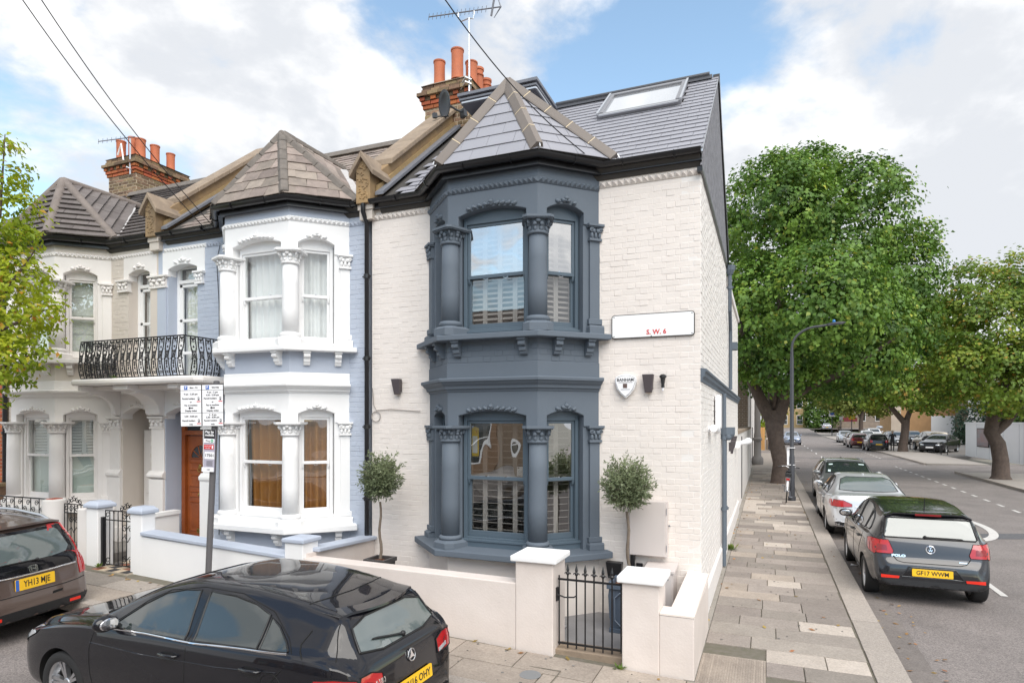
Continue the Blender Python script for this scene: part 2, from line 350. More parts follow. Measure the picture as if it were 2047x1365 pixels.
def clip_poly(poly, cl):
    """Sutherland-Hodgman: poly clipped to the convex ccw polygon cl"""
    for i in range(len(cl)):
        a, b = cl[i], cl[(i+1) % len(cl)]; out = []
        ins = lambda p: (b[0]-a[0])*(p[1]-a[1])-(b[1]-a[1])*(p[0]-a[0]) >= -1e-9
        for j in range(len(poly)):
            p, q = poly[j-1], poly[j]
            if ins(p) != ins(q):
                d = (b[0]-a[0])*(q[1]-p[1])-(b[1]-a[1])*(q[0]-p[0])
                t = ((b[0]-a[0])*(a[1]-p[1])-(b[1]-a[1])*(a[0]-p[0]))/d if abs(d) > 1e-12 else 0
                out.append((p[0]+t*(q[0]-p[0]), p[1]+t*(q[1]-p[1])))
            if ins(q): out.append(q)
        poly = out
        if len(poly) < 3: return []
    return poly
def slates(root, parent, O, u, v, poly, w, g, m, th=.007, gap=.004, rough=0., skip=None, kind='slate', seed=2, name='slate', ind=True):
    """slates on the plane O + a*u + b*v (b up the slope), clipped to the convex ccw polygon poly in (a, b)"""
    r = random.Random(seed); u = Vector(u).normalized(); v = Vector(v).normalized(); nrm = u.cross(v)
    if nrm.z < 0: nrm = -nrm
    F = Matrix((u, v, nrm)).transposed().to_4x4(); F.translation = Vector(O)
    rest = MB(); bs = [p[1] for p in poly]; as_ = [p[0] for p in poly]
    k0, k1 = math.floor(min(bs)/g), math.ceil(max(bs)/g); shared = {}
    for k in range(k0, k1):
        x = math.floor(min(as_)/w)*w - (w/2 if k % 2 else 0) + seed*.037
        while x < max(as_):
            full = [(x+gap/2, k*g), (x+w-gap/2, k*g), (x+w-gap/2, k*g+g*1.16), (x+gap/2, k*g+g*1.16)]
            x += w
            c = clip_poly(full, poly)
            if len(c) < 3: continue
            cx, cy = sum(q[0] for q in c)/len(c), sum(q[1] for q in c)/len(c)
            if skip and skip(cx, cy): continue
            ar = abs(sum(c[i-1][0]*c[i][1]-c[i][0]*c[i-1][1] for i in range(len(c))))/2
            if ar < w*g*.04: continue
            whole = len(c) == 4 and ar > (w-gap)*g*1.16*.9995
            dz = r.uniform(0, .002)+rough*r.uniform(0, .008); rt = r.uniform(-.006, .006)*(1+rough*5)
            Wl = F @ Matrix.Translation((cx, cy, dz)) @ Matrix.Rotation(rt, 4, 'Z')
            key = 'w' if whole and rough == 0 else None
            me = shared.get(key) if key else None
            if me is None:
                q = MB(); n = len(c); lift = lambda y: th*1.9*(1-(y-k*g)/(g*1.16))
                jj = [(a_+r.uniform(-.006, .006)*rough, b_+r.uniform(-.009, .009)*rough) for a_, b_ in c]
                lo = [(a-cx, b-cy, lift(b)) for a, b in jj]; hi = [(a-cx, b-cy, lift(b)+th*(1+rough*.5)) for a, b in jj]
                q.add(lo+hi, [tuple(range(n, 2*n))]+[(i, (i+1) % n, (i+1) % n+n, i+n) for i in range(n)])
                me = q.mesh(name)
                if key: shared[key] = me
            if ind and take(root, kind): put(name, me, parent, Wl, m)
            else:
                rest.M = Wl; rest.add([z.co for z in me.vertices], [tuple(p.vertices) for p in me.polygons])
    if rest.v: rest.build(name+'_field', m, parent, fix=False, kind='stuff')
def hip_tiles(parent, a, b, m, mj, w=.088, l=.36, h=.05, up=(0, 0, 1), name='hip_tile'):
    a, b = Vector(a), Vector(b); d = b-a; n = max(1, round(d.length/l)); l = d.length/n
    x = d.normalized(); y = Vector(up).cross(x).normalized(); z = x.cross(y)
    q = MB(); g = .012
    pr = [(-w, -h*1.2), (-w*.95, -h*1.2+.02), (-w*.42, h), (w*.42, h), (w*.95, -h*1.2+.02), (w, -h*1.2)]
    q.prism([(0, p, s_) for p, s_ in pr], (l-g, 0, 0)); me = q.mesh(name)
    bmm = bmesh.new(); bmm.from_mesh(me); bmesh.ops.recalc_face_normals(bmm, faces=bmm.faces); bmm.to_mesh(me); bmm.free()
    F = Matrix((x, y, z)).transposed().to_4x4()
    for i in range(n):
        Wl = F.copy(); Wl.translation = a+x*(i*l)
        put(name, me, parent, Wl @ Matrix.Rotation(U(-.01, .01), 4, 'X') @ T(0, 0, U(-.003, .003)), m)
    jm = MB(); jm.M = F.copy(); jm.M.translation = a
    for i in range(1, n): jm.prism([(i*l-.02, p*1.02, s_*1.04+.001) for p, s_ in pr], (.014, 0, 0))
    if jm.v: jm.build('mortar_joint', mj, parent)

# ---- classical details ------------------------------------------------------------------
def column_mesh(h, r=.117):
    m = MB(); m.smooth = True
    m.lathe([(r, 0), (r, h*.35), (r*.97, h*.7), (r*.92, h)], 28); m.smooth = False; return m.mesh('column')
def base_mesh(hp, hr, w=.185, r=.117):
    """octagonal plinth hp high, then ogee and ring up to hr; origin at the sill"""
    m = MB(); c = w*.42
    o = lambda k: [(-k+c*k/w, -k), (k-c*k/w, -k), (k, -k+c*k/w), (k, k), (-k, k), (-k, -k+c*k/w)]
    m.prism([(x, y, 0) for x, y in o(w)], (0, 0, hp*.72))
    a, b = o(w), o(w*.74); k = len(a)
    m.add([(x, y, hp*.72) for x, y in a]+[(x, y, hp) for x, y in b], [(i, (i+1) % k, (i+1) % k+k, i+k) for i in range(k)]+[tuple(range(k, 2*k))])
    m.smooth = True; q = (hr-hp); m.lathe([(r*1.0, hp-.01), (r*1.16, hp), (r*1.27, hp+q*.35), (r*1.28, hp+q*.65), (r*1.15, hp+q), (r, hp+q*1.1)], 26); return m.mesh('column_base')
def torus(m, c, R0, r0, rot, n=12, k=6, sweep=2*PI, taper=0):
    pts = []; rr = []
    for i in range(n+1):
        a = sweep*i/n; q = R0*(1-taper*i/n); pts.append(Vector(c)+rot @ Vector((q*math.cos(a), 0, q*math.sin(a)))); rr.append(r0*(1-.5*taper*i/n))
    m.tube(pts, rr, k)
def capital_mesh(h, r=.112, flat=0):
    """foliate capital, origin at the astragal; flat>0: pilaster of that half width"""
    m = MB(); m.smooth = True; ab = .19 if not flat else flat+.035; k = h*.22
    if not flat:
        m.lathe([(r*.99, -.015), (r*1.16, -.012), (r*1.2, .006), (r*1.14, .022), (r*1.0, .027), (r*1.04, h*.45), (r*1.32, h-k)], 22)
        ang = [i*PI/5 for i in range(10)]
        for i, a in enumerate(ang):
            rot = Matrix.Rotation(a-PI/2, 3, 'Z')
            c = Vector((math.cos(a), math.sin(a), 0))
            m.ell(c*r*1.1+Vector((0, 0, h*.25)), (.026, .020, h*.2), rot @ Matrix.Rotation(.25 if i % 2 else -.25, 3, 'Y'), 6, 4)
            m.ell(c*r*1.24+Vector((0, 0, h*.5)), (.03, .022, .03), rot, 6, 4)
        for a in (-PI/4, -3*PI/4, PI/4, 3*PI/4):
            rot = Matrix.Rotation(a+PI/2, 3, 'Z'); c = Vector((math.cos(a), math.sin(a), 0))
            torus(m, c*r*1.42+Vector((0, 0, h*.60)), .034, .012, rot @ Matrix.Rotation(PI/2, 3, 'Z'), 10, 5, 3.2*PI, .75)
            m.ell(c*r*1.46+Vector((0, 0, h*.60)), (.016, .016, .016), None, 6, 4)
        for a in (-PI/2, 0, PI):
            rot = Matrix.Rotation(a+PI/2, 3, 'Z'); c = Vector((math.cos(a), math.sin(a), 0))
            m.ell(c*r*1.3+Vector((0, 0, h*.68)), (.034, .02, .026), rot, 8, 5)
        m.smooth = False; q = .26
        o = [(-ab+q*ab, -ab), (ab-q*ab, -ab), (ab, -ab+q*ab), (ab, ab), (-ab, ab), (-ab, -ab+q*ab)]
        m.prism([(x*.93, y*.93, h-k) for x, y in o], (0, 0, k*.3)); m.prism([(x, y, h-k*.7) for x, y in o], (0, 0, k*.7))
    else:
        f = flat; d = .05; m.smooth = False
        m.prism([(-f-.012, -.03, -.012), (f+.012, -.03, -.012), (f+.012, .06, -.012), (-f-.012, .06, -.012)], (0, 0, .03))
        m.prism([(-f, -.012, .015), (f, -.012, .015), (f, .06, .015), (-f, .06, .015)], (0, 0, h-k)); m.smooth = True
        for i in range(3):
            x = (i-1)*f*.72
            m.ell((x, -.02, h*.28), (f*.3, .022, h*.22), None, 7, 5); m.ell((x+f*.3*(1 if i < 2 else -1), -.03, h*.55), (f*.28, .024, .03), None, 7, 5)
        for sx in (-1, 1): torus(m, (sx*f*.85, -.035, h*.6), .03, .011, Matrix.Identity(3), 9, 5, 3.2*PI, .75)
        m.smooth = False
        m.prism([(-ab*.94, -.035, h-k), (ab*.94, -.035, h-k), (ab*.94, .06, h-k), (-ab*.94, .06, h-k)], (0, 0, k*.35)); m.prism([(-ab, -.055, h-k*.65), (ab, -.055, h-k*.65), (ab, .06, h-k*.65), (-ab, .06, h-k*.65)], (0, 0, k*.65))
    return m.mesh('capital')
def arc_pts(x0, x1, z, rise, n=10):
    w = (x1-x0)/2; Rr = (w*w+rise*rise)/(2*rise); cx = (x0+x1)/2; cz = z+rise-Rr; a = math.asin(w/Rr)
    return [(cx+Rr*math.sin(t), cz+Rr*math.cos(t)) for t in [a*(1-2*i/n) for i in range(n+1)]]
def spandrel(m, F, L, zc, zt, openings, th=.17, y0=0., u0=0.):
    """wall strip u0..L, zc..zt with arched openings (a, b, spring, rise) cut from below"""
    m.M = F; pts = [(u0, zc), (u0, zt), (L, zt), (L, zc)]
    for a, b, sp, ri in sorted(openings, reverse=True): pts += [(b, zc)] + arc_pts(a, b, sp, ri) + [(a, zc)]
    m.prism([(x, y0, z) for x, z in pts], (0, th, 0)); m.M = None
def garland(m, F, a, b, sp, ri, n, h=.06):
    m.M = F; m.smooth = True; P = arc_pts(a, b, sp, ri, 40); cx = (a+b)/2
    for i in range(n):
        t = (i+.5)/n; x, z = P[int(round((1-(.06+.88*t))*40))]; sd = 1 if t < .5 else -1; rot = Matrix.Rotation(sd*.55, 3, 'Y')
        m.ell((x, -.008, z+h*.55), (.5*(b-a)/n*.92, .032, h*.40), rot, 8, 5)
        m.ell((x+sd*.02, -.03, z+h*.42), (.22*(b-a)/n, .022, h*.2), rot, 6, 4)
        torus(m, (x, -.012, z+h*.7), h*.36, h*.09, Matrix.Rotation(sd*.3, 3, 'Y'), 8, 5, PI)
    x, z = P[20]; m.ell((x, -.02, z+h*.9), (h*.55, .035, h*.42), None, 8, 5)
    m.smooth = False; m.M = F; m.tube([(x, -.012, z+h*1.1), (x, -.012, z+h*1.75)], [h*.2, .002], 5); m.M = None
def corbel_mesh(h=.2, w=.09, d=.13):
    p = [(0, 0), (-d, 0), (-d, -h*.16), (-d*.86, -h*.2), (-d*.98, -h*.3), (-d*.95, -h*.42), (-d*.72, -h*.5), (-d*.56, -h*.52), (-d*.66, -h*.62), (-d*.62, -h*.76), (-d*.42, -h*.84), (-d*.42, -h*.92), (-d*.3, -h), (0, -h)]
    m = MB(); m.prism([(-w/2, y, z) for y, z in p], (w, 0, 0)); m.prism([(-w/2-.008, .0, -.001), (-w/2-.008, -d-.01, -.001), (-w/2-.008, -d-.01, -h*.13), (-w/2-.008, 0, -h*.13)], (w+.016, 0, 0))
    me = m.mesh('corbel'); b = bmesh.new(); b.from_mesh(me); bmesh.ops.recalc_face_normals(b, faces=b.faces); b.to_mesh(me); b.free(); return me
_stud = MB().add([(-.5, 0, 0), (.5, 0, 0), (.5, 0, 1), (-.5, 0, 1), (0, -.6, .5)], [(0, 1, 4), (1, 2, 4), (2, 3, 4), (3, 0, 4)]).mesh('frieze_stud')
def studs(parent, F, L, z, h, m, margin=.0):
    n = max(1, round((L-2*margin)/(h*1.15))); w = (L-2*margin)/n
    for i in range(n): put('frieze_stud', _stud, parent, F @ T(margin+(i+.5)*w, 0, z) @ Matrix.Diagonal((w*.96, h*1.0, h, 1)), m)

def sash(root, F, u0, u1, z0, zr, z1, mf, mg, arch=0, zs=0, lifts=2, y=.12, mg_up=None, horns=True, fw=.05):
    """sliding sash window between u0..u1, z0..z1 with the meeting rail at zr, set y behind the wall face"""
    w = MB(); w.M = F; t = .045
    zt = z1+arch
    w.box(u0-t, y, z0-.06, u0, y+.12, zt+.05); w.box(u1, y, z0-.06, u1+t, y+.12, zt+.05); w.box(u0, y, z1, u1, y+.12, zt+.05); w.box(u0-t-.02, y-.035, z0-.085, u1+t+.02, y+.13, z0-.055)
    w.box(u0, y+.001, z0-.06, u1, y+.12, z0-.03); w.box(u0-t-.03, y-.02, zs-.02, u1+t+.03, y+.14, z0-.086)
    win = w.build('sash_window', mf, root, bevel=.004)
    f = MB(); f.M = F; b = fw*.72
    ya, yb = y+.022, y+.06                     # upper sash outside, lower sash inside
    f.box(u0+.001, ya, zr-.02, u1-.001, ya+.04, zr+.024); f.box(u0+.001, ya, z1-b, u1-.001, ya+.04, z1-.001); f.box(u0+.001, ya, zr+.024, u0+b, ya+.04, z1-b); f.box(u1-b, ya, zr+.024, u1-.001, ya+.04, z1-b)
    f.box(u0+.001, yb, z0-.03, u1-.001, yb+.04, z0+b*1.2); f.box(u0+.001, yb, zr-.022, u1-.001, yb+.04, zr+.018); f.box(u0+.001, yb, z0+b*1.2, u0+b, yb+.04, zr-.022); f.box(u1-b, yb, z0+b*1.2, u1-.001, yb+.04, zr-.022)
    if horns:
        for x in (u0+.003, u1-.003-b*.8): f.prism([(x, ya+.002, zr-.02), (x, ya+.036, zr-.02), (x, ya+.036, zr-.06), (x, ya+.022, zr-.085), (x, ya+.01, zr-.06)], (b*.8, 0, 0))
    f.build('sash_frame', mf, win, bevel=.003)
    g = MB(); g.M = F; g.box(u0+b-.004, ya+.017, zr+.02, u1-b+.004, ya+.023, z1-b+.004); g.build('pane', mg_up or mg, win)
    g = MB(); g.M = F; g.box(u0+b-.004, yb+.017, z0+b*1.2-.004, u1-b+.004, yb+.023, zr-.018); g.build('pane', mg, win)
    if lifts:
        l = MB(); l.M = F
        for i in range(lifts):
            x = u0+(u1-u0)*((i+.5)/lifts if lifts > 1 else .5); x += (.08*(u1-u0) if i == 0 else -.08*(u1-u0)) if lifts > 1 else 0
            l.tube([(x+.03*math.cos(q), ya-.008, zr-.026-.016*math.sin(q)) for q in [PI*k/6 for k in range(7)]], .0035, 5)
            l.box(x-.012, ya-.004, zr+.024, x+.012, ya+.02, zr+.034)
        l.build('sash_lift', M_CHROME, win)
    return win
_slatm = {}
def shutter(root, F, u0, u1, z0, z1, m, panels, tiers=2, y=.27, tilt=.35, sl=.052, group=None):
    """plantation shutter behind a window: stiles and rails, every louvre its own piece"""
    fr = MB(); fr.M = F; pw = (u1-u0)/panels; s = .032; d = .024
    sh = None; lv = []
    for i in range(panels):
        a, b = u0+i*pw, u0+(i+1)*pw
        for x in (a, b-s): fr.box(x, y, z0, x+s-.002, y+d, z1)
        th = (z1-z0)/tiers
        for k in range(tiers):
            za, zb = z0+k*th, z0+(k+1)*th
            fr.box(a+s-.002, y+.001, za, b-s, y+d-.001, za+.045); fr.box(a+s-.002, y+.001, zb-.045, b-s, y+d-.001, zb-.001)
            n = int((zb-za-.09)/sl)
            for j in range(n): lv.append((a+s, b-s-.002, za+.045+(j+.5)*(zb-za-.09)/n))
    sh = fr.build('plantation_shutter', m, root)
    for a, b, z in lv:
        key = round(b-a, 3)
        if key not in _slatm: _slatm[key] = MB().box(0, -.027, -.0035, b-a, .027, .0035).mesh('slat')
        put('slat', _slatm[key], sh, F @ T(a, y+d/2, z, 0, tilt), m)
    return sh
def curtain(root, F, u0, u1, z0, z1, m, y=.30, fold=.09, amp=.022, name='curtain', gather=0):
    n = int((u1-u0)/.006); q = MB(); q.M = F; q.smooth = True; vs = []; K = 7; r = random.Random(int(u0*100)+n)
    ph = 0; phs = []
    for i in range(n+1): ph += 2*PI*.006/(fold*(1+.5*math.sin(i*.021+r.random()*.1))); phs.append(ph)
    for k in range(K+1):
        for i in range(n+1):
            t = k/K; x = u0+(u1-u0)*i/n; x += gather*(1-t)*(x-(u0+u1)/2)*-.3
            vs.append((x, y+amp*math.sin(phs[i]+.25*t)*(1-.25*t)+.008*math.sin(phs[i]*.37), z0+(z1-z0)*t))
    q.add(vs, [(k*(n+1)+i, k*(n+1)+i+1, (k+1)*(n+1)+i+1, (k+1)*(n+1)+i) for k in range(K) for i in range(n)])
    return q.build(name, m, root, fix=False)

PATH = [(-1.22, 0.), (-.615, -.6), (.615, -.6), (1.22, 0.)]
def bay(root, cx, lv, mw, mtrim, mframe, mg, mg_up, mbase, inner, mband=None, mtopband=None, brickband=None):
    """two-storey canted bay; lv = levels of ground and first floor"""
    P = [(cx+x, y) for x, y in PATH]
    faces = []
    for i in range(3):
        a, b = Vector((*P[i], 0)), Vector((*P[i+1], 0)); u = (b-a).normalized(); faces.append((frame(a, u, (u.y, -u.x, 0)), (b-a).length))
    g, f = lv['g'], lv['f']; bw = None
    # --- walls
    m = MB(); m.sweep([(0, lv['z0']), (0, g['sillb']+.02), (-.2, g['sillb']+.02), (-.2, lv['z0'])], P); body = m.build('bay_base', mbase, root, bevel=.006)
    band = MB(); band.sweep([(0, lv['corn_t']-.02), (0, f['sillb']+.01), (-.2, f['sillb']+.01), (-.2, lv['corn_t']-.02)], P); bnd = band.build('bay_band', mband or mw, root, bevel=.006)
    if brickband:
        for F, L in faces: bricks(root, bnd, F, L, lv['step']+.012, f['sillb']-.01, brickband, t=.004, kind='bandbrick', seed=5, ind=True)
        st = MB(); st.sweep([(-.02, lv['corn_t']-.02), (.012, lv['corn_t']-.02), (.012, lv['step']), (-.02, lv['step']+.012)], P); st.build('band_course', mw, root, bevel=.004)
    ops = {}
    for q, top in ((g, lv['corn_b']+.02), (f, lv['frz_b'])):
        m = MB()
        for i, (F, L) in enumerate(faces):
            o = (L/2-.462, L/2+.462) if i == 1 else ((.125, .635) if i == 2 else (L-.635, L-.125)); ops[i] = o
            spandrel(m, F, L, q['aba_t']-.01, top, [(o[0], o[1], q['spr'], q['rise'])], th=.16)
        sp = m.build('bay_wall', mw, root, bevel=.008)
        # core piers behind the columns and at the house wall
        m = MB()
        for i in (1, 2):
            c = Vector((*P[i], 0)); F0, L0 = faces[i-1]; F1, L1 = faces[i]
            ua = -(F0.to_3x3() @ Vector((1, 0, 0))); ub = F1.to_3x3() @ Vector((1, 0, 0)); na = F0.to_3x3() @ Vector((0, 1, 0)); nb = F1.to_3x3() @ Vector((0, 1, 0))
            la = L0-ops[i-1][1]; lb = ops[i][0]; ins = .09; z = Vector((0, 0, q['sillt']-.01)); hh = q['aba_t']-q['sillt']
            mi = (na+nb).normalized()/(((na+nb).normalized()).dot(na))
            pts = [c+ua*la+na*ins, c+mi*ins, c+ub*lb+nb*ins, c+ub*lb+nb*.17, c+mi*.17, c+ua*la+na*.17]
            m.prism([p+z for p in pts], (0, 0, hh)); m.build('bay_pier', mw, root, bevel=.006); m = MB()
        for i, sgn in ((0, 0), (2, 1)):
            F, L = faces[i]; m.M = F; a, b = (.0, ops[0][0]) if i == 0 else (ops[2][1], L)
            m.box(a, .02, q['sillt']-.01, b, .16, q['aba_t']-.005); m.M = None; m.build('bay_pier', mw, root, bevel=.006); m = MB()
        # columns, bases, capitals
        hs = q['ast']-q['ring']
        cm, bm_, km = column_mesh(hs+.04), base_mesh(q['pl']-q['sillt'], q['ring']-q['sillt']), capital_mesh(q['aba_t']-q['ast'])
        for me in (bm_, km): 
            bb = bmesh.new(); bb.from_mesh(me); bmesh.ops.recalc_face_normals(bb, faces=bb.faces); bb.to_mesh(me); bb.free()
        for i, rot in ((1, -R(22.4)), (2, R(22.4))):
            x, y = P[i]; x += .016 if i == 1 else -.016; y += .045
            co = put('column', cm, root, T(x, y, q['ring']-.02, rot), mtrim)
            put('column_base', bm_, co, T(x, y, q['sillt'], rot), mtrim); put('capital', km, co, T(x, y, q['ast'], rot), mtrim)
        kp = capital_mesh(q['aba_t']-q['ast'], flat=.075); bp_ = MB()
        bb = bmesh.new(); bb.from_mesh(kp); bmesh.ops.recalc_face_normals(bb, faces=bb.faces); bb.to_mesh(kp); bb.free()
        for i in (0, 2):
            F, L = faces[i]; uc = .066 if i == 0 else L-.066
            pil = MB(); pil.M = F @ T(uc, 0, 0); pil.box(-.07, -.012, q['ring']-.02, .07, .05, q['ast']+.02); po = pil.build('pilaster', mtrim, root, bevel=.004)
            put('capital', kp, po, F @ T(uc, -.012, q['ast']), mtrim)
            b2 = MB(); b2.M = F @ T(uc, 0, 0); hp = q['pl']-q['sillt']
            b2.box(-.105, -.07, q['sillt'], .105, .05, q['sillt']+hp*.72); b2.prism([(-.105, -.07, q['sillt']+hp*.72), (-.078, -.02, q['pl']), (-.078, .05, q['pl']), (-.105, .05, q['sillt']+hp*.72)], (.21, 0, 0)); b2.prism([(-.095, -.035, q['pl']), (-.095, .05, q['pl']), (-.095, .05, q['ring']+.01), (-.095, -.035, q['ring']+.01)], (.19, 0, 0))
            b2.build('pilaster_base', mtrim, po, bevel=.006)
        for i, (F, L) in enumerate(faces):
            o = ops[i]; gm = MB(); n = 9 if i == 1 else 4; ww = o[1]-o[0]
            garland(gm, F, o[0]+ww*(.08 if i == 1 else .17), o[1]-ww*(.08 if i == 1 else .17), q['spr']+q['rise']*(.35 if i == 1 else .45), q['rise']*.65, n, .062); gm.build('arch_ornament', mtrim, root, fix=False)
        # windows
        for i, (F, L) in enumerate(faces):
            o = ops[i]; ins = .062 if i == 1 else .055
            sash(root, F, o[0]+ins, o[1]-ins, q['glb'], q['rail'], q['glt'], mframe, mg, zs=q['sillt'], arch=q['spr']+q['rise']-q['glt']+.02, lifts=2 if i == 1 else 1, mg_up=mg_up)
            inner(q is f, i, F, o[0]+ins, o[1]-ins, q)
        # sill slab
        pr = .17 if q is f else .2
        s = MB(); s.sweep([(pr, q['sillb']), (pr, q['sillt']-.006), (-.19, q['sillt']+.012), (-.19, q['sillb'])], [(cx-1.22-.06, .06)]+[(cx-.615, -.6), (cx+.615, -.6)]+[(cx+1.22+.06, .06)]); s.build('window_sill', mtrim, root, bevel=.01)
    cm = corbel_mesh()
    for z, lst in ((f['sillb'], [(0, .28), (0, .68), (1, .16), (1, 1.06), (2, .24), (2, .68)]), (g['sillb'], [(0, .28), (1, .16), (1, 1.06), (2, .24), (2, .68)] if lv.get('lowcorb') else [])):
        for i, uu in lst: put('corbel', cm, root, faces[i][0] @ T(uu, 0, z), mtrim)
    # cornice between the storeys
    c = MB(); t_, b_ = lv['corn_t'], lv['corn_b']; h = t_-b_
    c.sweep([(-.03, b_), (.012, b_), (.02, b_+h*.18), (.045, b_+h*.2), (.05, b_+h*.36), (.055, b_+h*.42), (.085, b_+h*.55), (.105, b_+h*.7), (.125, b_+h*.74), (.13, t_-.01), (.12, t_), (-.03, t_+.012)], P); c.build('cornice', mtrim, root, bevel=.003)
    # frieze of studs and wall up to the eaves
    fz = MB(); fz.sweep([(-.16, lv['frz_b']), (.004, lv['frz_b']), (.012, lv['frz_b']+.008), (.012, lv['frz_t']-.008), (.004, lv['frz_t']), (-.16, lv['frz_t'])], P); fo = fz.build('frieze', mtrim if not mtopband else mtrim, root, bevel=.003)
    for F, L in faces: studs(fo, F @ T(0, -.012, 0), L, lv['frz_b']+.008, lv['frz_t']-lv['frz_b']-.016, mtrim)
    tp = MB(); tp.sweep([(0, lv['frz_t']), (0, 5.64), (-.16, 5.64), (-.16, lv['frz_t'])], P); tp.build('bay_head', mtopband or mw, root)
    return faces, ops
LV1 = dict(z0=-.05, corn_b=2.836, corn_t=3.005, step=3.19, frz_b=5.357, frz_t=5.43,
    g=dict(sillb=.765, sillt=.85, pl=.945, ring=.998, ast=2.21, aba_t=2.405, spr=2.53, rise=.062, glb=1.01, rail=1.735, glt=2.47),
    f=dict(sillb=3.475, sillt=3.55, pl=3.672, ring=3.735, ast=4.735, aba_t=4.93, spr=5.06, rise=.08, glb=3.67, rail=4.31, glt=4.985))
def copylv(d, **g):
    e = {k: (dict(v) if isinstance(v, dict) else v) for k, v in d.items()}; e['g'].update(g); return e
LV2 = copylv(LV1, sillb=.86, sillt=.95, pl=1.05, ring=1.115, ast=2.265, aba_t=2.45, spr=2.575, glb=1.13, rail=1.85, glt=2.52); LV2['lowcorb'] = True; LV2['z0'] = .05; LV2['corn_b'] = 2.87
LV3 = copylv(LV2); LV3['z0'] = .2; LV3['lowcorb'] = False
# ================================================================== the corner house
EAVE_Y, EAVE_Z, SLOPE, RIDGE_Y = -.12, 5.69, .824, 2.5
RIDGE_Z = EAVE_Z+SLOPE*(RIDGE_Y-EAVE_Y)
SV = Vector((0, 1, SLOPE)).normalized(); SLEN = math.hypot(RIDGE_Y-EAVE_Y, RIDGE_Z-EAVE_Z)
def roofz(y): return EAVE_Z+SLOPE*(y-EAVE_Y)
BAY_EAVE = .17
def bay_roof(root, cx, m_sl, m_hip, m_joint, w, g, rough=0, hipfn=None, name='slate', apexz=6.92, th=.007):
    """hipped roof over the bay; three hips, a ridge back into the main slope and side returns"""
    zE = 5.67; e = BAY_EAVE
    A = Vector((cx, -.06, apexz)); yv = EAVE_Y+(apexz-EAVE_Z)/SLOPE; V = Vector((cx, yv, apexz))
    q = .707*e
    C = [Vector((cx-1.22-q*1.9, -.1, zE)), Vector((cx-.615-.07, -.6-e, zE)), Vector((cx+.615+.07, -.6-e, zE)), Vector((cx+1.22+q*1.9, -.1, zE))]
    sh = MB(); sh.add([A, V]+C, [(0, 2, 3), (0, 3, 4), (0, 4, 5), (0, 5, 1), (1, 2, 0), (1, 5, 2), (2, 5, 4, 3)])
    br = sh.build('bay_roof', M_DARK, root)
    def face(a, b, c, d=None, sd=1):
        u = (b-a).normalized(); n = (b-a).cross(c-a); n.normalize(); v = n.cross(u); 
        P2 = [(0, 0), ((b-a).dot(u), 0), ((c-a).dot(u), (c-a).dot(v))] + ([((d-a).dot(u), (d-a).dot(v))] if d is not None else [])
        slates(root, br, a+n*.004, u, v, P2, w, g, m_sl, seed=sd, rough=rough, kind='bayslate', name=name, th=th)
    face(C[1], C[2], A, sd=3); face(C[2], C[3], A, sd=4); face(C[0], C[1], A, sd=5)
    # side returns run from the hip back to the valley
    face(C[3], V, A, sd=6); face(C[0], A, V, sd=7)
    for c in C[1:]:
        hipfn(br, c+(A-c)*.0, A)
    hipfn(br, A, V+Vector((0, .1, 0)))
    return br, A, V, C
def gutter(root, path, m, z=5.60, name='gutter', r=.06):
    g = MB(); pr = [(.0+r*math.cos(a)+r, z+r+r*math.sin(a)) for a in [PI+PI*i/8 for i in range(9)]]
    pr = pr + [(p[0]*.0+(2*r-.006 if i == 0 else 0), 0) for i, p in enumerate([])]
    inner = [(r+(r-.006)*math.cos(a), z+r+(r-.006)*math.sin(a)) for a in [2*PI-PI*i/8 for i in range(9)]]
    g.sweep([(a+.035, b) for a, b in pr+inner], path); o = g.build(name, m, root, smooth=40)
    fa = MB(); fa.sweep([(0, z-.05), (.03, z-.05), (.03, z+.09), (0, z+.09)], path); fa.build('fascia', m, root)
    so = MB(); so.sweep([(-.01, z-.062), (.05, z-.062), (.05, z-.05), (-.01, z-.05)], path); so.build('soffit', m, root)
    br = MB()
    for i in range(len(path)-1):
        a, b = Vector((*path[i], 0)), Vector((*path[i+1], 0)); d = (b-a); n = max(1, int(d.length/.55)); u = d.normalized(); o2 = Vector((u.y, -u.x, 0))
        for k in range(n):
            c = a+d*((k+.5)/n); br.M = frame(c, u, o2); br.tube([(0, -(r+(r+.008)*math.cos(t))-.035, z+r+(r+.008)*math.sin(t)) for t in [PI+PI*j/8 for j in range(9)]], .008, 5)
    br.build('gutter_bracket', m, root, fix=False)
    return o

H1 = thing('terraced_house', 'cream brick corner house with a dark blue grey two storey bay', 'house', (-2.35, 2.5, 0))
XL, XR, CX1 = -4.69, 0., -2.455
# walls (structural shell)
m = MB()
m.box(XL+.05, 0, -.1, CX1-1.22+.1, .22, 5.62); m.box(CX1+1.22-.1, 0, -.1, XR-.22, .22, 5.62)
wf = m.build('front_wall', M_CREAM, H1)
m = MB(); m.box(-.22, 0, -.1, 0, 5.02, 5.62)
m.prism([(-.22, 0, 5.62), (-.22, 5.02, 5.62), (-.22, 2.5, 7.6)], (.215, 0, 0)); ws = m.build('side_wall', M_CREAM_SIDE, H1)
m = MB(); m.box(-.25, 5.02, -.1, -.003, 10.2, 5.12); m.box(-4.5, 5.02, 0, -.25, 5.2, 5.6); m.box(-2.6, 10.0, 0, -.25, 10.18, 5.1)
wr = m.build('rear_addition', M_CREAM_SIDE, H1)
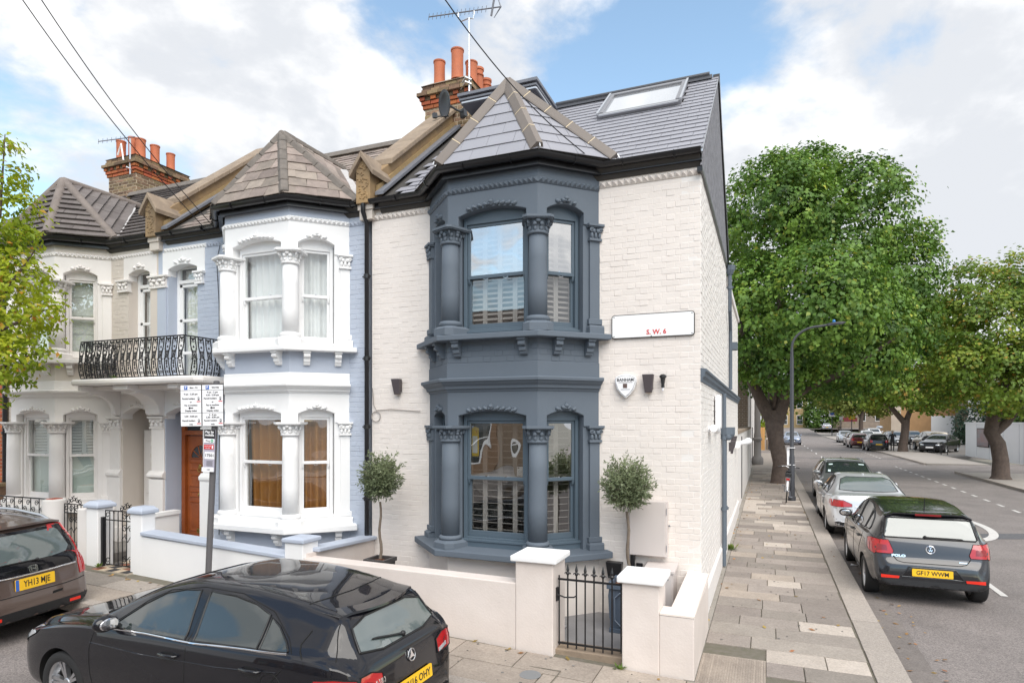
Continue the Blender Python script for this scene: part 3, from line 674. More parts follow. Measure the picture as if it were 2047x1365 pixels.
# brick relief
bricks(H1, wf, frame((CX1+1.22+.012, 0, 0), (1, 0, 0), (0, -1, 0)), -(CX1+1.22+.012)-.001, .1, 5.39, M_CREAM, seed=11)
bricks(H1, wf, frame((XL+.06, 0, 0), (1, 0, 0), (0, -1, 0)), CX1-1.22-.012-XL-.06, .1, 5.39, M_CREAM, seed=12)
bricks(H1, ws, frame((0, 0, 0), (0, 1, 0), (1, 0, 0)), 5.0, .36, 5.48, M_CREAM_SIDE, seed=13, ind=False, t=.006)
bricks(H1, wr, frame((-.003, 5.02, 0), (0, 1, 0), (1, 0, 0)), 5.17, .36, 5.1, M_CREAM_SIDE, seed=14, ind=False, t=.005)
# base plinth, string course, studs
m = MB(); m.sweep([(-.02, -.1), (.035, -.1), (.035, .31), (.0, .36), (-.02, .36)], [(0, .0), (0, 10.2)]); m.build('plinth', M_WHITE2, H1, bevel=.006)
m = MB(); m.sweep([(-.02, 2.93), (.012, 2.93), (.016, 2.97), (.04, 3.0), (.045, 3.04), (.065, 3.055), (.065, 3.085), (-.02, 3.1)], [(0.004, .0), (0.004, 10.2)]); m.build('string_course', M_SLATEBLUE, H1, bevel=.003)
for a, b in ((CX1+1.22+.01, -.005), (XL+.09, CX1-1.22-.01)):
    fr_ = MB(); fr_.box(a, -.012, 5.395, b, .01, 5.475); fo = fr_.build('frieze', M_CREAM3, H1)
    studs(fo, T(a, -.012, 0), b-a, 5.402, .066, M_CREAM)
# room behind the bay so the windows look into a house
m = MB(); m.add([(-4.6, 0.2, 0), (-.25, .2, 0), (-.25, 3.2, 0), (-4.6, 3.2, 0), (-4.6, .2, 5.6), (-.25, .2, 5.6), (-.25, 3.2, 5.6), (-4.6, 3.2, 5.6)], [(0, 1, 2, 3), (7, 6, 5, 4), (1, 5, 6, 2), (2, 6, 7, 3), (3, 7, 4, 0)])
m.build('interior', M_ROOM, H1, fix=False)
m = MB(); m.box(-4.59, .05, 2.85, -.26, 3.1, 3.2); m.box(-3.0, -.4, 2.86, -1.9, .05, 3.19); m.build('floor_slab', M_ROOM, H1)
def in1(up, i, F, a, b, q):
    shutter(H1, F, a-.02, b+.02, q['glb']-.03, q['glt']+.03, M_SHUT, 4 if i == 1 else 2, tilt=.7 if up else -.16, sl=.075 if not up else .06)
bay(H1, CX1, LV1, M_SLATEBLUE, M_SLATEBLUE, M_FRAMEBLUE, M_GLASS, M_GLASS_UP, M_CREAM, in1, brickband=M_SLATEBLUE)
# main roof
rf = MB(); rf.prism([(-.0, EAVE_Y, EAVE_Z-.06), (0, RIDGE_Y, RIDGE_Z-.06), (0, 5.1, EAVE_Z-.06), (0, 5.05, EAVE_Z-.2), (0, -.02, EAVE_Z-.2)], (XL+.22, 0, 0)); roof = rf.build('roof', M_DARK, H1)
SK = (-1.643, -.41, 1.5, 2.42)    # roof light x0 x1 y0 y1
cosS = 1/math.hypot(1, SLOPE)
def skip1(a, b):
    x = XL+.25+a; y = EAVE_Y+b*cosS
    if SK[0]+.1 < x < SK[1]-.1 and SK[2]+.05 < y < SK[3]-.1: return True
    yv = EAVE_Y+(6.92-EAVE_Z)/SLOPE
    return abs(x-CX1) < 1.25*(1-(y-EAVE_Y)/(yv-EAVE_Y))-.1
Wd = -XL-.25+.035
slates(H1, roof, (XL+.25, EAVE_Y-.01, EAVE_Z-.045), (1, 0, 0), (0, 1, SLOPE), [(0, 0), (Wd, 0), (Wd, SLEN), (0, SLEN)], .275, .172, M_SLATE, skip=skip1, seed=9)
m = MB(); m.tube([(-2.62, RIDGE_Y, RIDGE_Z+.03), (-.1, RIDGE_Y, RIDGE_Z+.03)], .045, 10); m.M = T(0, RIDGE_Y, RIDGE_Z); m.prism([(-4.4, -.13, -.09), (-4.4, 0, .035), (-4.4, .13, -.09)], (4.34, 0, 0)); m.build('ridge_capping', mat('ridge_grey', (.05, .052, .06), .4), H1)
# gable cheek in dark render with its barge boards
m = MB(); m.prism([(.004, -.1, EAVE_Z-.22), (.004, RIDGE_Y, RIDGE_Z-.09), (.004, 5.1, EAVE_Z-.24)], (.02, 0, 0)); m.build('gable_cheek', M_RAG, H1)
m = MB(); m.prism([(-.02, EAVE_Y, EAVE_Z-.07), (-.02, RIDGE_Y, RIDGE_Z-.06), (-.02, RIDGE_Y, RIDGE_Z-.03), (-.02, EAVE_Y, EAVE_Z-.035)], (.055, 0, 0)); m.build('verge_strip', M_STEEL, H1)
m = MB(); m.prism([(-.05, RIDGE_Y, RIDGE_Z+.02), (-.05, 5.15, EAVE_Z-.2), (-.05, 5.15, EAVE_Z-.32), (-.05, RIDGE_Y-.02, RIDGE_Z-.13)], (.1, 0, 0)); m.box(-.03, -.1, EAVE_Z-.29, .03, 5.1, EAVE_Z-.235); m.build('barge_board', M_BLACK, H1)
m = MB(); m.prism([(XL+.3, RIDGE_Y, RIDGE_Z-.02), (XL+.3, 5.15, EAVE_Z), (XL+.3, 5.15, EAVE_Z-.05), (XL+.3, RIDGE_Y, RIDGE_Z-.07)], (-XL-.25, 0, 0)); m.build('rear_slope', M_SLATE, H1)
def hip_new(p, a, b): hip_tiles(p, Vector(a)+Vector((0, 0, .045)), Vector(b)+Vector((0, 0, .055)), M_HIP, mat('pale_mortar', (.60, .50, .36), .9))
br1, A1, V1, C1 = bay_roof(H1, CX1, M_SLATE, M_HIP, None, .36, .205, hipfn=hip_new)
for c in C1[1:]:
    h = MB(); d = (Vector(c)-A1).normalized(); p = Vector(c)+Vector((0, 0, .03)); h.tube([p-d*.1, p+d*.03, p+d*.07+Vector((0, 0, .05)), p+d*.04+Vector((0, 0, .08))], .008, 6); h.build('hip_iron', M_STEEL, H1)
eave_path = lambda x0, x1, cx: [(x0, -.03), (cx-1.22-.03, -.03), (cx-.615-.02, -.64), (cx+.615+.02, -.64), (cx+1.22+.03, -.03), (x1, -.03)]
gutter(H1, eave_path(XL+.1, .02, CX1), M_BLACK)
# roof light
def onroof(x, y, lift=0): 
    n = Vector((0, -SLOPE, 1)).normalized(); return Vector((x, y, roofz(y)-.03))+n*lift
Fr = Matrix((Vector((1, 0, 0)), SV, Vector((0, -SLOPE, 1)).normalized())).transposed().to_4x4(); Fr.translation = onroof(SK[0], SK[2])
w_, h_ = SK[1]-SK[0], (SK[3]-SK[2])/cosS
m = MB(); m.M = Fr; t = .085
m.box(0, 0, 0, w_, t, .075); m.box(0, h_-t*1.3, 0, w_, h_, .085); m.box(0, t, 0, t, h_-t*1.3, .085); m.box(w_-t, t, 0, w_, h_-t*1.3, .085); sl_ = m.build('roof_light', mat('roof_light_frame', (.26, .26, .275), .3, metal=.5), H1, bevel=.01)
m = MB(); m.M = Fr; m.box(t, t, .045, w_-t, h_-t*1.3, .055); m.build('pane', mat('roof_light_glass', (.86, .88, .9), .05, metal=.85), sl_)
m = MB(); m.M = Fr; m.box(t*.4, -.03, .06, w_-t*.4, 0, .078); m.box(-.01, .02, .076, .02, h_-.02, .1); m.box(w_-.02, .02, .076, w_+.01, h_-.02, .1); m.build('roof_light_trim', M_STEEL, sl_)
# flat roofed dormer
dm = MB(); dm.box(-3.9, 1.42, 7.62, -2.6, 2.75, 7.76); do = dm.build('dormer', mat('dormer_grey', (.10, .10, .115), .5), H1, bevel=.01)
m = MB(); m.box(-3.94, 1.36, 7.74, -2.56, 2.8, 7.785); m.box(-3.92, 1.385, 7.68, -2.58, 2.78, 7.71); m.build('dormer_fascia', M_LEAD, do)
m = MB(); m.box(-3.88, 1.40, 7.635, -2.595, 1.42, 7.66); m.box(-2.6, 1.42, 7.635, -2.585, 2.4, 7.66); m.build('dormer_trim', M_STEEL, do)
m = MB(); m.box(-3.85, 1.75, 6.9, -2.65, 2.6, 7.62); m.build('dormer_wall', mat('dormer_grey', (.1, .1, .115), .5), do)
# party parapet, kneeler, lead flashing
def parapet(root, X, z0=0, mcap=M_STONE, mface=M_PARAPET):
    y0, y1 = -.02, 2.45; f = lambda y, d: roofz(y)+d
    m = MB(); m.prism([(X-.13, y0, f(y0, -.1)), (X-.13, y1, f(y1, -.1)), (X-.13, y1, f(y1, .30)), (X-.13, y0+.1, f(y0+.1, .30))], (.26, 0, 0)); pa = m.build('party_parapet', mface, root, bevel=.01)
    m = MB(); n = 6
    for i in range(n):
        a = y0+.32+(y1-y0-.32)*i/n; b = y0+.32+(y1-y0-.32)*(i+1)/n-.008
        m = MB(); m.prism([(X-.2, a, f(a, .30)), (X-.2, b, f(b, .30)), (X-.2, b, f(b, .385)), (X, b, f(b, .41)), (X+.2, b, f(b, .385)), (X+.2, b, f(b, .30)), ][:2]+[(X-.2, b, f(b, .39)), (X-.2, a, f(a, .39))], (.4, 0, 0)); m.build('coping_stone', mcap, pa, bevel=.012)
    m = MB(); m.prism([(X+.13, y0, f(y0, -.02)), (X+.13, y1, f(y1, -.02)), (X+.13, y1, f(y1, .13)), (X+.13, y0, f(y0, .13))], (.035, 0, 0)); m.build('mortar_fillet', mat('sandy_fillet', (.36, .25, .12), .9, noise=(9, .6)), pa)
    m = MB(); m.prism([(X+.15, y0-.05, f(y0-.05, .012)), (X+.15, y1, f(y1, .012)), (X+.15, y1, f(y1, .06)), (X+.15, y0-.05, f(y0-.05, .06))], (.14, 0, 0)); m.build('lead_flashing', M_LEAD, pa)
    # gabled kneeler block
    m = MB(); m.box(X-.12, -.16, 5.62, X+.12, .16, 6.12); m.prism([(X-.12, -.16, 6.12), (X+.12, -.16, 6.12), (X, -.16, 6.28)], (0, .5, 0)); kn = m.build('kneeler', mface if mface is M_PARAPET else mface, pa, bevel=.008)
    m = MB()
    for s_ in (-1, 1): m.prism([(X, -.22, 6.27), (X, -.22, 6.36), (X+s_*.21, -.22, 6.06), (X+s_*.2, -.22, 5.99)], (0, .52, 0))
    m.build('kneeler_cap', mcap, pa, bevel=.006)
    m = MB(); r = random.Random(3)
    for i in range(60): x, z = r.uniform(-.095, .095), r.uniform(5.68, 6.16); m.ell((X+x, -.162, z), (.02, .014, .016), None, 5, 3)
    m.build('kneeler_carving', mface, pa, fix=False)
    m = MB(); m.box(X-.11, -.09, 5.40, X+.11, .02, 5.62); m.box(X-.13, -.11, 5.54, X+.13, .02, 5.62); m.build('corbel_block', M_CREAM3, root, bevel=.008)
parapet(H1, XL)
# ------------------------------------------------------------------ chimneys
def chimney(root, x0, x1, y0, y1, z0, zb, zt, pots):
    """brick stack with oversailing red courses; pots = [(x, y, height, radius, kind)]"""
    core = MB(); core.box(x0, y0, z0, x1, y1, zt-.12); ck = core.build('chimney', M_JOINT, root)
    fs = [(frame((x0, y0, 0), (1, 0, 0), (0, -1, 0)), x1-x0), (frame((x1, y0, 0), (0, 1, 0), (1, 0, 0)), y1-y0), (frame((x1, y1, 0), (-1, 0, 0), (0, 1, 0)), x1-x0), (frame((x0, y1, 0), (0, -1, 0), (-1, 0, 0)), y1-y0)]
    gz = .0727
    for i, (F, L) in enumerate(fs):
        bricks(root, ck, F, L, z0, zb, M_STOCK, t=.006, ch=.0025, jt=.013, gauge=gz, st=.205, hd=.095, kind='stack', seed=20+i, ind=i < 2)
    def course(z, e, mm, gap=0, h=.06):
        for F, L in fs:
            n = max(2, round((L+2*e)/(.11 if gap else .215))); w = (L+2*e)/n
            for k in range(n):
                if gap and k % 2 == 1: continue
                q = MB(); q.box(0, -e, 0, w-.012, .02, h); me = q.mesh('brick')
                put('brick', me, ck, F @ T(-e+k*w, U(-.004, .004), z), mm)
    course(zb, .03, M_REDBRICK); course(zb+gz, .05, M_REDBRICK); course(zb+2*gz, .075, M_REDBRICK, 1); 
    sl = MB(); sl.box(x0-.05, y0-.05, zb+2*gz, x1+.05, y1+.05, zb+3*gz-.01); sl.build('oversail', M_STOCK, ck)
    course(zb+3*gz, .115, M_STOCK); course(zb+4*gz, .05, M_STOCK); course(zb+5*gz, .035, M_STOCK)
    fl = MB(); a = zb+6*gz-.02; fl.add([(x0-.06, y0-.06, a), (x1+.06, y0-.06, a), (x1+.06, y1+.06, a), (x0-.06, y1+.06, a), (x0+.1, y0+.1, zt+.03), (x1-.1, y0+.1, zt+.03), (x1-.1, y1-.1, zt+.03), (x0+.1, y1-.1, zt+.03)], [(0, 1, 5, 4), (1, 2, 6, 5), (2, 3, 7, 6), (3, 0, 4, 7), (4, 5, 6, 7)]); fl.build('flaunching', M_STONE, ck)
    for x, y, h, r, kd in pots:
        p = MB(); p.smooth = True
        pr = [(r*1.08, 0), (r*1.0, .03), (r*.97, h*.6), (r*1.0, h-.03), (r*1.1, h-.025), (r*1.1, h), (r*.88, h), (r*.85, h*.6)] if not kd else [(r*1.05, 0), (r*.95, h*.5), (r*.9, h*.72), (r*1.1, h*.73), (r*1.1, h*.77), (r*.95, h*.78), (r*.95, h-.05), (r*1.12, h-.04), (r*1.12, h), (r*.8, h)]
        p.lathe(pr, 18, (x, y, zt-.02)); p.build('chimney_pot', M_CLAY, ck, smooth=50)
    return ck
chimney(H1, -5.14, -4.25, 2.4, 3.75, 6.3, 8.22, 8.72, [(-4.93, 2.57, .46, .105, 0), (-4.52, 2.5, .55, .112, 0), (-4.84, 3.1, .34, .1, 0), (-4.42, 2.88, .50, .11, 0), (-4.42, 3.18, .54, .1, 1), (-4.4, 3.5, .48, .1, 1)])
# drain pipes on the front and the side
def pipe(root, pts, r, m, name='downpipe', collars=()):
    q = MB(); q.tube(pts, r, 10); o = q.build(name, m, root, smooth=50)
    if collars:
        for (x, y, z) in collars: c = MB(); c.lathe([(r*1.35, z), (r*1.35, z+.06)], 10, (x, y, 0)); c.tube([(x-.07, y, z+.03), (x+.07, y, z+.03)], .012, 6); c.build('pipe_collar', m, o)
    return o
pipe(H1, [(-4.70, -.14, 5.62), (-4.70, -.14, 5.50), (-4.70, -.05, 5.36), (-4.70, -.05, .12)], .034, M_BLACK, collars=[(-4.70, -.05, z) for z in (4.55, 3.35, 2.35, 1.3)])
for y, zt_, zb_ in ((3.42, 2.93, .02), (3.62, 2.3, .25)):
    pipe(H1, [(.06, y, zt_), (.06, y, zb_)], .034, M_SLATEBLUE, collars=[(.06, y, z) for z in (.95, 2.15) if z < zt_])
m = MB(); m.lathe([(.05, 2.14), (.11, 2.2), (.13, 2.24), (.13, 2.36)], 8, (.1, 3.5, 0)); m.ell((.12, 3.42, 2.2), (.06, .05, .06)); m.ell((.14, 3.56, 2.22), (.06, .05, .06)); m.build('rainwater_hopper', M_SLATEBLUE, H1)
pipe(H1, [(.07, 5.0, 5.35), (.07, 5.0, 4.6), (.05, 5.6, 4.3), (.05, 5.6, 3.1)], .035, M_SLATEBLUE, collars=[(.07, 5.0, 5.0)])
m = MB(); m.lathe([(.05, 5.28), (.09, 5.36), (.1, 5.45)], 10, (.07, 5.0, 0)); m.build('rainwater_hopper', M_SLATEBLUE, H1)
m = MB(); m.box(.0, 6.0, 3.95, .16, 6.25, 4.1); m.build('overflow_box', M_SLATEBLUE, H1)
m = MB(); m.prism([(-.25, 5.1, 5.12), (-.25, 10.2, 5.12), (-.25, 10.2, 5.2), (-.25, 5.1, 5.28)], (.29, 0, 0)); m.build('parapet_coping', M_WHITE2, H1)
# cable loop and phone cable at the party line
m = MB(); m.tube([(-4.62, -.02, 2.95), (-4.6, -.02, 2.7), (-4.55, -.02, 2.62), (-4.3, -.02, 2.635), (-3.82, -.02, 2.60)], .006, 5); m.tube([(-4.56+.075*math.cos(a), -.02, 2.53+.075*math.sin(a)) for a in [2*PI*i/16 for i in range(16)]], .006, 5, closed=True); m.build('loose_cable', mat('cable_grey', (.3, .27, .25), .6), H1)
# ================================================================== the pale blue house and the stone coloured house
XB = -9.04; XE = -13.2
H2 = thing('terraced_house', 'pale blue terraced house with white bay trim and brown panelled front door', 'house', (-6.9, 2.5, .1))
H3 = thing('terraced_house', 'stone coloured terraced house with white bay and brown tiled roof behind the leafy street tree', 'house', (-11.2, 2.5, .2))
CX2, CX3 = -6.26, -11.45
def front(root, x0, x1, holes, m, th=.22, z0=-.1, z1=5.62):
    """front wall with rectangular holes [(a, b, z0, z1)]"""
    xs = sorted({x0, x1} | {h[0] for h in holes} | {h[1] for h in holes}); q = MB()
    for a, b in zip(xs, xs[1:]):
        zs = [(z0, z1)]
        for h in holes:
            if h[0] <= a+1e-6 and h[1] >= b-1e-6:
                zs = [s for z in zs for s in ((z[0], min(z[1], h[2])), (max(z[0], h[3]), z[1])) if s[1]-s[0] > 1e-4]
        for s in zs: q.box(a, 0, s[0], b, th, s[1])
    return q.build('front_wall', m, root)
P2U, P3U = (-8.80, -8.12), (-9.78, -9.24)       # first floor openings
P2D, P3D = (-8.86, -7.98), (-9.93, -9.22)       # porches
hol2 = [(*P2U, 3.15, 5.20), (*P2D, .15, 2.72), (CX2-1.12, CX2+1.12, -.1, 5.62)]
hol3 = [(*P3U, 3.15, 5.20), (*P3D, .25, 2.74), (CX3-1.12, CX3+1.12, -.1, 5.62)]
w2 = front(H2, XB, XL-.05, hol2, M_BLUE); w3 = front(H3, XE, XB-.002, hol3, M_CREAM3)
ex2 = [(a-.02, b+.02, c, d) for a, b, c, d in hol2]+[(CX2-1.24, CX2+1.24, -1, 9), (-8.98, -7.9, 4.78, 5.6), (-9.2, -7.7, 2.3, 3.0), (-8.3, -7.7, -.2, 2.4)]
ex3 = [(a-.02, b+.02, c, d) for a, b, c, d in hol3]+[(CX3-1.24, CX3+1.24, -1, 9), (-9.9, -9.04, 4.78, 5.6), (-10.4, -9.04, 2.3, 3.0)]
bricks(H2, w2, frame((XB, 0, 0), (1, 0, 0), (0, -1, 0)), XL-.06-XB, .2, 5.36, M_BLUE, holes=[(a-XB, b-XB, c, d) for a, b, c, d in ex2], seed=31, t=.004)
bricks(H3, w3, frame((XE, 0, 0), (1, 0, 0), (0, -1, 0)), XB-.03-XE, .3, 5.36, M_CREAM3, holes=[(a-XE, b-XE, c, d) for a, b, c, d in ex3], seed=32, t=.004)
for root, x0, x1 in ((H2, XB+.02, XL-.1), (H3, XE+.05, XB-.05)):
    m = MB(); m.add([(x0, .6, .1), (x1, .6, .1), (x1, 2.6, .1), (x0, 2.6, .1), (x0, .6, 5.6), (x1, .6, 5.6), (x1, 2.6, 5.6), (x0, 2.6, 5.6)], [(0, 1, 2, 3), (7, 6, 5, 4), (1, 5, 6, 2), (2, 6, 7, 3), (3, 7, 4, 0)])
    m.box(x0+.02, .3, 2.85, x1-.02, 2.5, 3.1); m.build('interior', M_ROOM, root, fix=False)
def in2(up, i, F, a, b, q):
    if up: curtain(H2, F, a-.02, b+.02, q['glb']-.03, q['glt']+.02, M_NET, fold=.085, amp=.028)
    else: curtain(H2, F, a-.02, b+.02, q['glb']-.03, q['glt']+.02, M_GOLD, fold=.12, amp=.05, gather=.5 if i == 1 else 0)
def in3(up, i, F, a, b, q):
    if up:
        m = MB(); m.M = F
        for k in range(4):
            z = q['glb']+(q['glt']-q['glb'])*k/4; m.prism([(a-.02, .27, z), (a-.02, .275, z+.02), (a-.02, .262, z+.05), (a-.02, .27, z+.34), (a-.02, .28, z+.34), (a-.02, .285, z)], (b-a+.04, 0, 0))
        m.build('roman_blind', mat('blind_white', (.66, .67, .665), .8), H3)
    else:
        shutter(H3, F, a-.02, b+.02, q['rail']-.02, q['glt']+.03, M_SHUTW, 2, tiers=1, tilt=.9, sl=.05)
        m = MB(); m.M = F; m.box(a-.02, .27, q['glb']-.03, b+.02, .28, q['rail']); m.build('frosted_blind', M_BLIND, H3)
bay(H2, CX2, LV2, M_WHITE, M_WHITE, M_WHITE, M_GLASS, M_GLASS, M_BLUE, in2, mband=M_BLUE, mtopband=M_BLUE, brickband=None)
bay(H3, CX3, LV3, M_WHITE2, M_WHITE2, M_WHITE2, M_GLASS, M_GLASS, M_CREAM3, in3, mband=M_CREAM3, mtopband=M_CREAM3)
# white band above the cornice of the blue bay
m = MB(); m.sweep([(.004, 3.0), (.012, 3.0), (.012, 3.16), (.004, 3.17)], [(CX2+x, y) for x, y in PATH]); m.build('band_course', M_WHITE, H2)
m = MB(); m.sweep([(.004, 3.0), (.012, 3.0), (.012, 3.16), (.004, 3.17)], [(CX3+x, y) for x, y in PATH]); m.build('band_course', M_WHITE2, H3)
for root, a, b, mm in ((H2, CX2+1.23, XL-.06, M_BLUE), (H2, -7.9, CX2-1.23, M_BLUE), (H2, XB+.15, -7.92, M_WHITE), (H3, XB-1.0, XB-.12, M_WHITE2), (H3, CX3+1.24, XB-1.02, M_WHITE2)):
    q = MB(); q.box(a, -.012, 5.36, b, .01, 5.43); fo = q.build('frieze', mm, root); studs(fo, T(a, -.012, 0), b-a, 5.365, .06, mm)
# ---- openings above the balcony and the porches
def entrance(root, mtrim, mw, U0, D0, caps_u, caps_d, panel, s):
    a, b = panel; m = MB(); F = frame((a, 0, 0), (1, 0, 0), (0, -1, 0))
    spandrel(m, F, b-a, 4.96, 5.36, [(U0[0]-a+.004, U0[1]-a-.004, 5.06, .07)], th=.17, y0=-.012); m.build('door_surround', mtrim, root, bevel=.005)
    g = MB(); garland(g, F, U0[0]-a+.1, U0[1]-a-.1, 5.11, .05, 4, .06); g.build('arch_ornament', mtrim, root, fix=False)
    m = MB(); spandrel(m, frame((D0[0]-.3, 0, 0), (1, 0, 0), (0, -1, 0)), D0[1]-D0[0]+.6, 2.5, 3.05, [(.304, D0[1]-D0[0]+.296, 2.58, .12)], th=.2, y0=-.015); m.build('porch_arch', mtrim, root, bevel=.005)
    g = MB(); garland(g, frame((D0[0], 0, 0), (1, 0, 0), (0, -1, 0)), .16, D0[1]-D0[0]-.16, 2.68, .05, 7, .065); g.build('arch_ornament', mtrim, root, fix=False)
    for x0, x1, z0, z1 in caps_u+caps_d:
        k = capital_mesh(z1-z0, flat=(x1-x0)/2-.03); bb = bmesh.new(); bb.from_mesh(k); bmesh.ops.recalc_face_normals(bb, faces=bb.faces); bb.to_mesh(k); bb.free()
        put('capital', k, root, T((x0+x1)/2, -.02, z0), mtrim)
    for x0, x1, z0, z1 in caps_d:
        p = MB(); zb = G((x0+x1)/2)-.05; p.box(x0+.05, -.03, 1.55, x1-.05, .3, z0+.01); p.box(x0+.01, -.06, zb, x1-.01, .3, 1.46); p.prism([(x0+.01, -.06, 1.46), (x0+.01, -.085, 1.50), (x0+.01, -.085, 1.54), (x0+.01, -.03, 1.60), (x0+.01, .3, 1.60), (x0+.01, .3, 1.46)], (x1-x0-.02, 0, 0)); p.box(x0-.02, -.09, zb, x1+.02, .3, zb+.3); p.build('porch_pier', mtrim, root, bevel=.006)
    # first floor glazed door
    y = .17; u0, u1 = U0; f = MB(); f.box(u0, y, 3.15, u0+.06, y+.06, 5.2); f.box(u1-.06, y, 3.15, u1, y+.06, 5.2); f.box(u0+.06, y, 5.1, u1-.06, y+.06, 5.2); f.box(u0+.06, y-.01, 4.84, u1-.06, y+.06, 4.90)
    for z in (3.15, 3.62, 4.18, 4.78): f.box(u0+.06, y+.01, z, u1-.06, y+.05, z+(.05 if z > 3.2 else .1))
    f.box(u0+.06, y+.01, 3.25, u0+.12, y+.05, 4.84); f.box(u1-.12, y+.01, 3.25, u1-.06, y+.05, 4.84)
    fo = f.build('balcony_door', M_WHITE, root, bevel=.004)
    g = MB(); g.box(u0+.1, y+.028, 3.2, u1-.1, y+.034, 4.82); g.box(u0+.05, y+.028, 4.9, u1-.05, y+.034, 5.12); g.build('pane', M_GLASS, fo)
    curtain(root, frame((0, 0, 0), (1, 0, 0), (0, -1, 0)), u0+.06, u1-.06, 3.2, 5.1, M_NET, y=.30, fold=.08, amp=.012)
    # porch recess
    d0, d1 = D0; d0 -= .004; d1 += .004; yb = .42; zf = G(d0)+.12
    r = MB(); r.add([(d0, .0, zf), (d1, .0, zf), (d1, yb+.1, zf), (d0, yb+.1, zf), (d0, 0, 2.8), (d1, 0, 2.8), (d1, yb+.1, 2.8), (d0, yb+.1, 2.8)], [(0, 1, 2, 3), (7, 6, 5, 4), (1, 5, 6, 2), (3, 7, 4, 0), (2, 6, 7, 3)]); r.build('porch', mw, root, fix=False)
    return zf, yb
zf2, yb2 = entrance(H2, M_WHITE, M_BLUE, P2U, P2D, [(-8.16, -7.94, 4.77, 4.97)], [(-8.02, -7.74, 2.34, 2.54)], (-8.93, -7.95), 1)
zf3, yb3 = entrance(H3, M_WHITE2, M_CREAM3, P3U, P3D, [(-10.04, -9.74, 4.77, 4.97)], [(-10.29, -9.93, 2.34, 2.54)], (-9.9, -9.08), -1)
for z0, z1, x0, x1, r in ((4.77, 4.975, -9.24, -8.80, H3), (2.345, 2.545, -9.23, -8.86, H3)):
    k = capital_mesh(z1-z0, flat=(x1-x0)/2-.03); bb = bmesh.new(); bb.from_mesh(k); bmesh.ops.recalc_face_normals(bb, faces=bb.faces); bb.to_mesh(k); bb.free(); put('capital', k, r, T((x0+x1)/2, -.02, z0), M_WHITE2)
p = MB(); x0, x1, z0 = -9.23, -8.87, 2.345; zb = G(x0)-.05; p.box(x0+.05, -.03, 1.55, x1, -.001, z0+.01); p.box(x0+.02, -.06, zb, x1, -.001, 1.46); p.prism([(x0-.01, -.001, 1.46), (x0-.01, -.085, 1.50), (x0-.01, -.085, 1.54), (x0-.01, -.03, 1.60), (x0-.01, -.001, 1.60)], (x1-x0+.02, 0, 0)); p.build('porch_pier', M_WHITE2, H3, bevel=.006)
p = MB(); p.box(-9.20, -.025, 3.1, -9.04, -.001, 4.78); p.build('pier_strip', M_CREAM3, H3); p = MB(); p.box(-9.038, -.025, 3.1, -8.83, -.001, 4.78); p.build('pier_strip', M_BLUE, H2)
# ---- brown panelled door of the blue house
M_WOOD = mat('varnished_door', (.33, .085, .018), .35, noise=(5, .7), col2=(.19, .042, .010), coat=.4)
d0, d1 = P2D; y = yb2-.1; fr = MB(); fr.box(d0+.02, y-.03, zf2, d0+.1, y+.08, 2.72); fr.box(d1-.1, y-.03, zf2, d1-.02, y+.08, 2.72); fr.box(d0+.1, y-.03, 2.22, d1-.1, y+.08, 2.30); fr.box(d0+.1, y-.02, 2.66, d1-.1, y+.08, 2.72); fro = fr.build('door_frame', M_WOOD, H2, bevel=.006)
g = MB(); g.box(d0+.09, y+.03, 2.29, d1-.09, y+.04, 2.67); g.build('fanlight', mat('dark_glass', (.05, .052, .055), .05), fro)
a, b = d0+.11, d1-.11; w = b-a; dm = MB(); dm.box(a, y+.02, zf2+.01, b, y+.07, 2.21); door = dm.build('door', M_WOOD, H2)
H_ = 2.21-zf2; pm = MB()
for (u0, u1, v0, v1) in ((.1, .46, .07, .36), (.54, .9, .07, .36), (.1, .46, .40, .46), (.54, .9, .40, .46), (.1, .46, .50, .62), (.54, .9, .50, .62), (.1, .46, .66, .74), (.54, .9, .66, .74)):
    x0, x1, z0, z1 = a+w*u0, a+w*u1, zf2+H_*v0, zf2+H_*v1; i = .03
    pm.add([(x0, y+.02, z0), (x1, y+.02, z0), (x1, y+.02, z1), (x0, y+.02, z1), (x0+i*.4, y+.005, z0+i*.4), (x1-i*.4, y+.005, z0+i*.4), (x1-i*.4, y+.005, z1-i*.4), (x0+i*.4, y+.005, z1-i*.4), (x0+i, y+.017, z0+i), (x1-i, y+.017, z0+i), (x1-i, y+.017, z1-i), (x0+i, y+.017, z1-i)], [(k, (k+1) % 4, (k+1) % 4+4, k+4) for k in range(4)]+[(k+4, (k+1) % 4+4, (k+1) % 4+8, k+8) for k in range(4)]+[(8, 9, 10, 11)])
pm.build('door_panel', M_WOOD, door)
fl = MB(); cx, cz, rr = (a+b)/2, zf2+H_*.78, w*.36
fl.prism([(cx+rr*math.cos(t), y+.018, cz+rr*math.sin(t)) for t in [PI*k/12 for k in range(13)]], (0, .004, 0)); fl.build('fan_pane', MATS['dark_glass'], door)
ry = MB()
for k in range(1, 5): t = PI*k/5; ry.tube([(cx, y+.014, cz), (cx+rr*math.cos(t), y+.014, cz+rr*math.sin(t))], .008, 5)
ry.tube([(cx+rr*math.cos(t), y+.014, cz+rr*math.sin(t)) for t in [PI*k/12 for k in range(13)]], .012, 5); ry.tube([(cx-rr, y+.014, cz), (cx+rr, y+.014, cz)], .012, 5); ry.build('fan_glazing_bar', M_WOOD, door)
M_BRASS = mat('brass', (.55, .38, .12), .3, metal=1)
k = MB(); k.ell((cx, y-.005, zf2+H_*.70), (.035, .02, .05)); torus(k, (cx, y-.02, zf2+H_*.67), .035, .008, Matrix.Identity(3), 12, 5); k.build('door_knocker', M_BRASS, door)
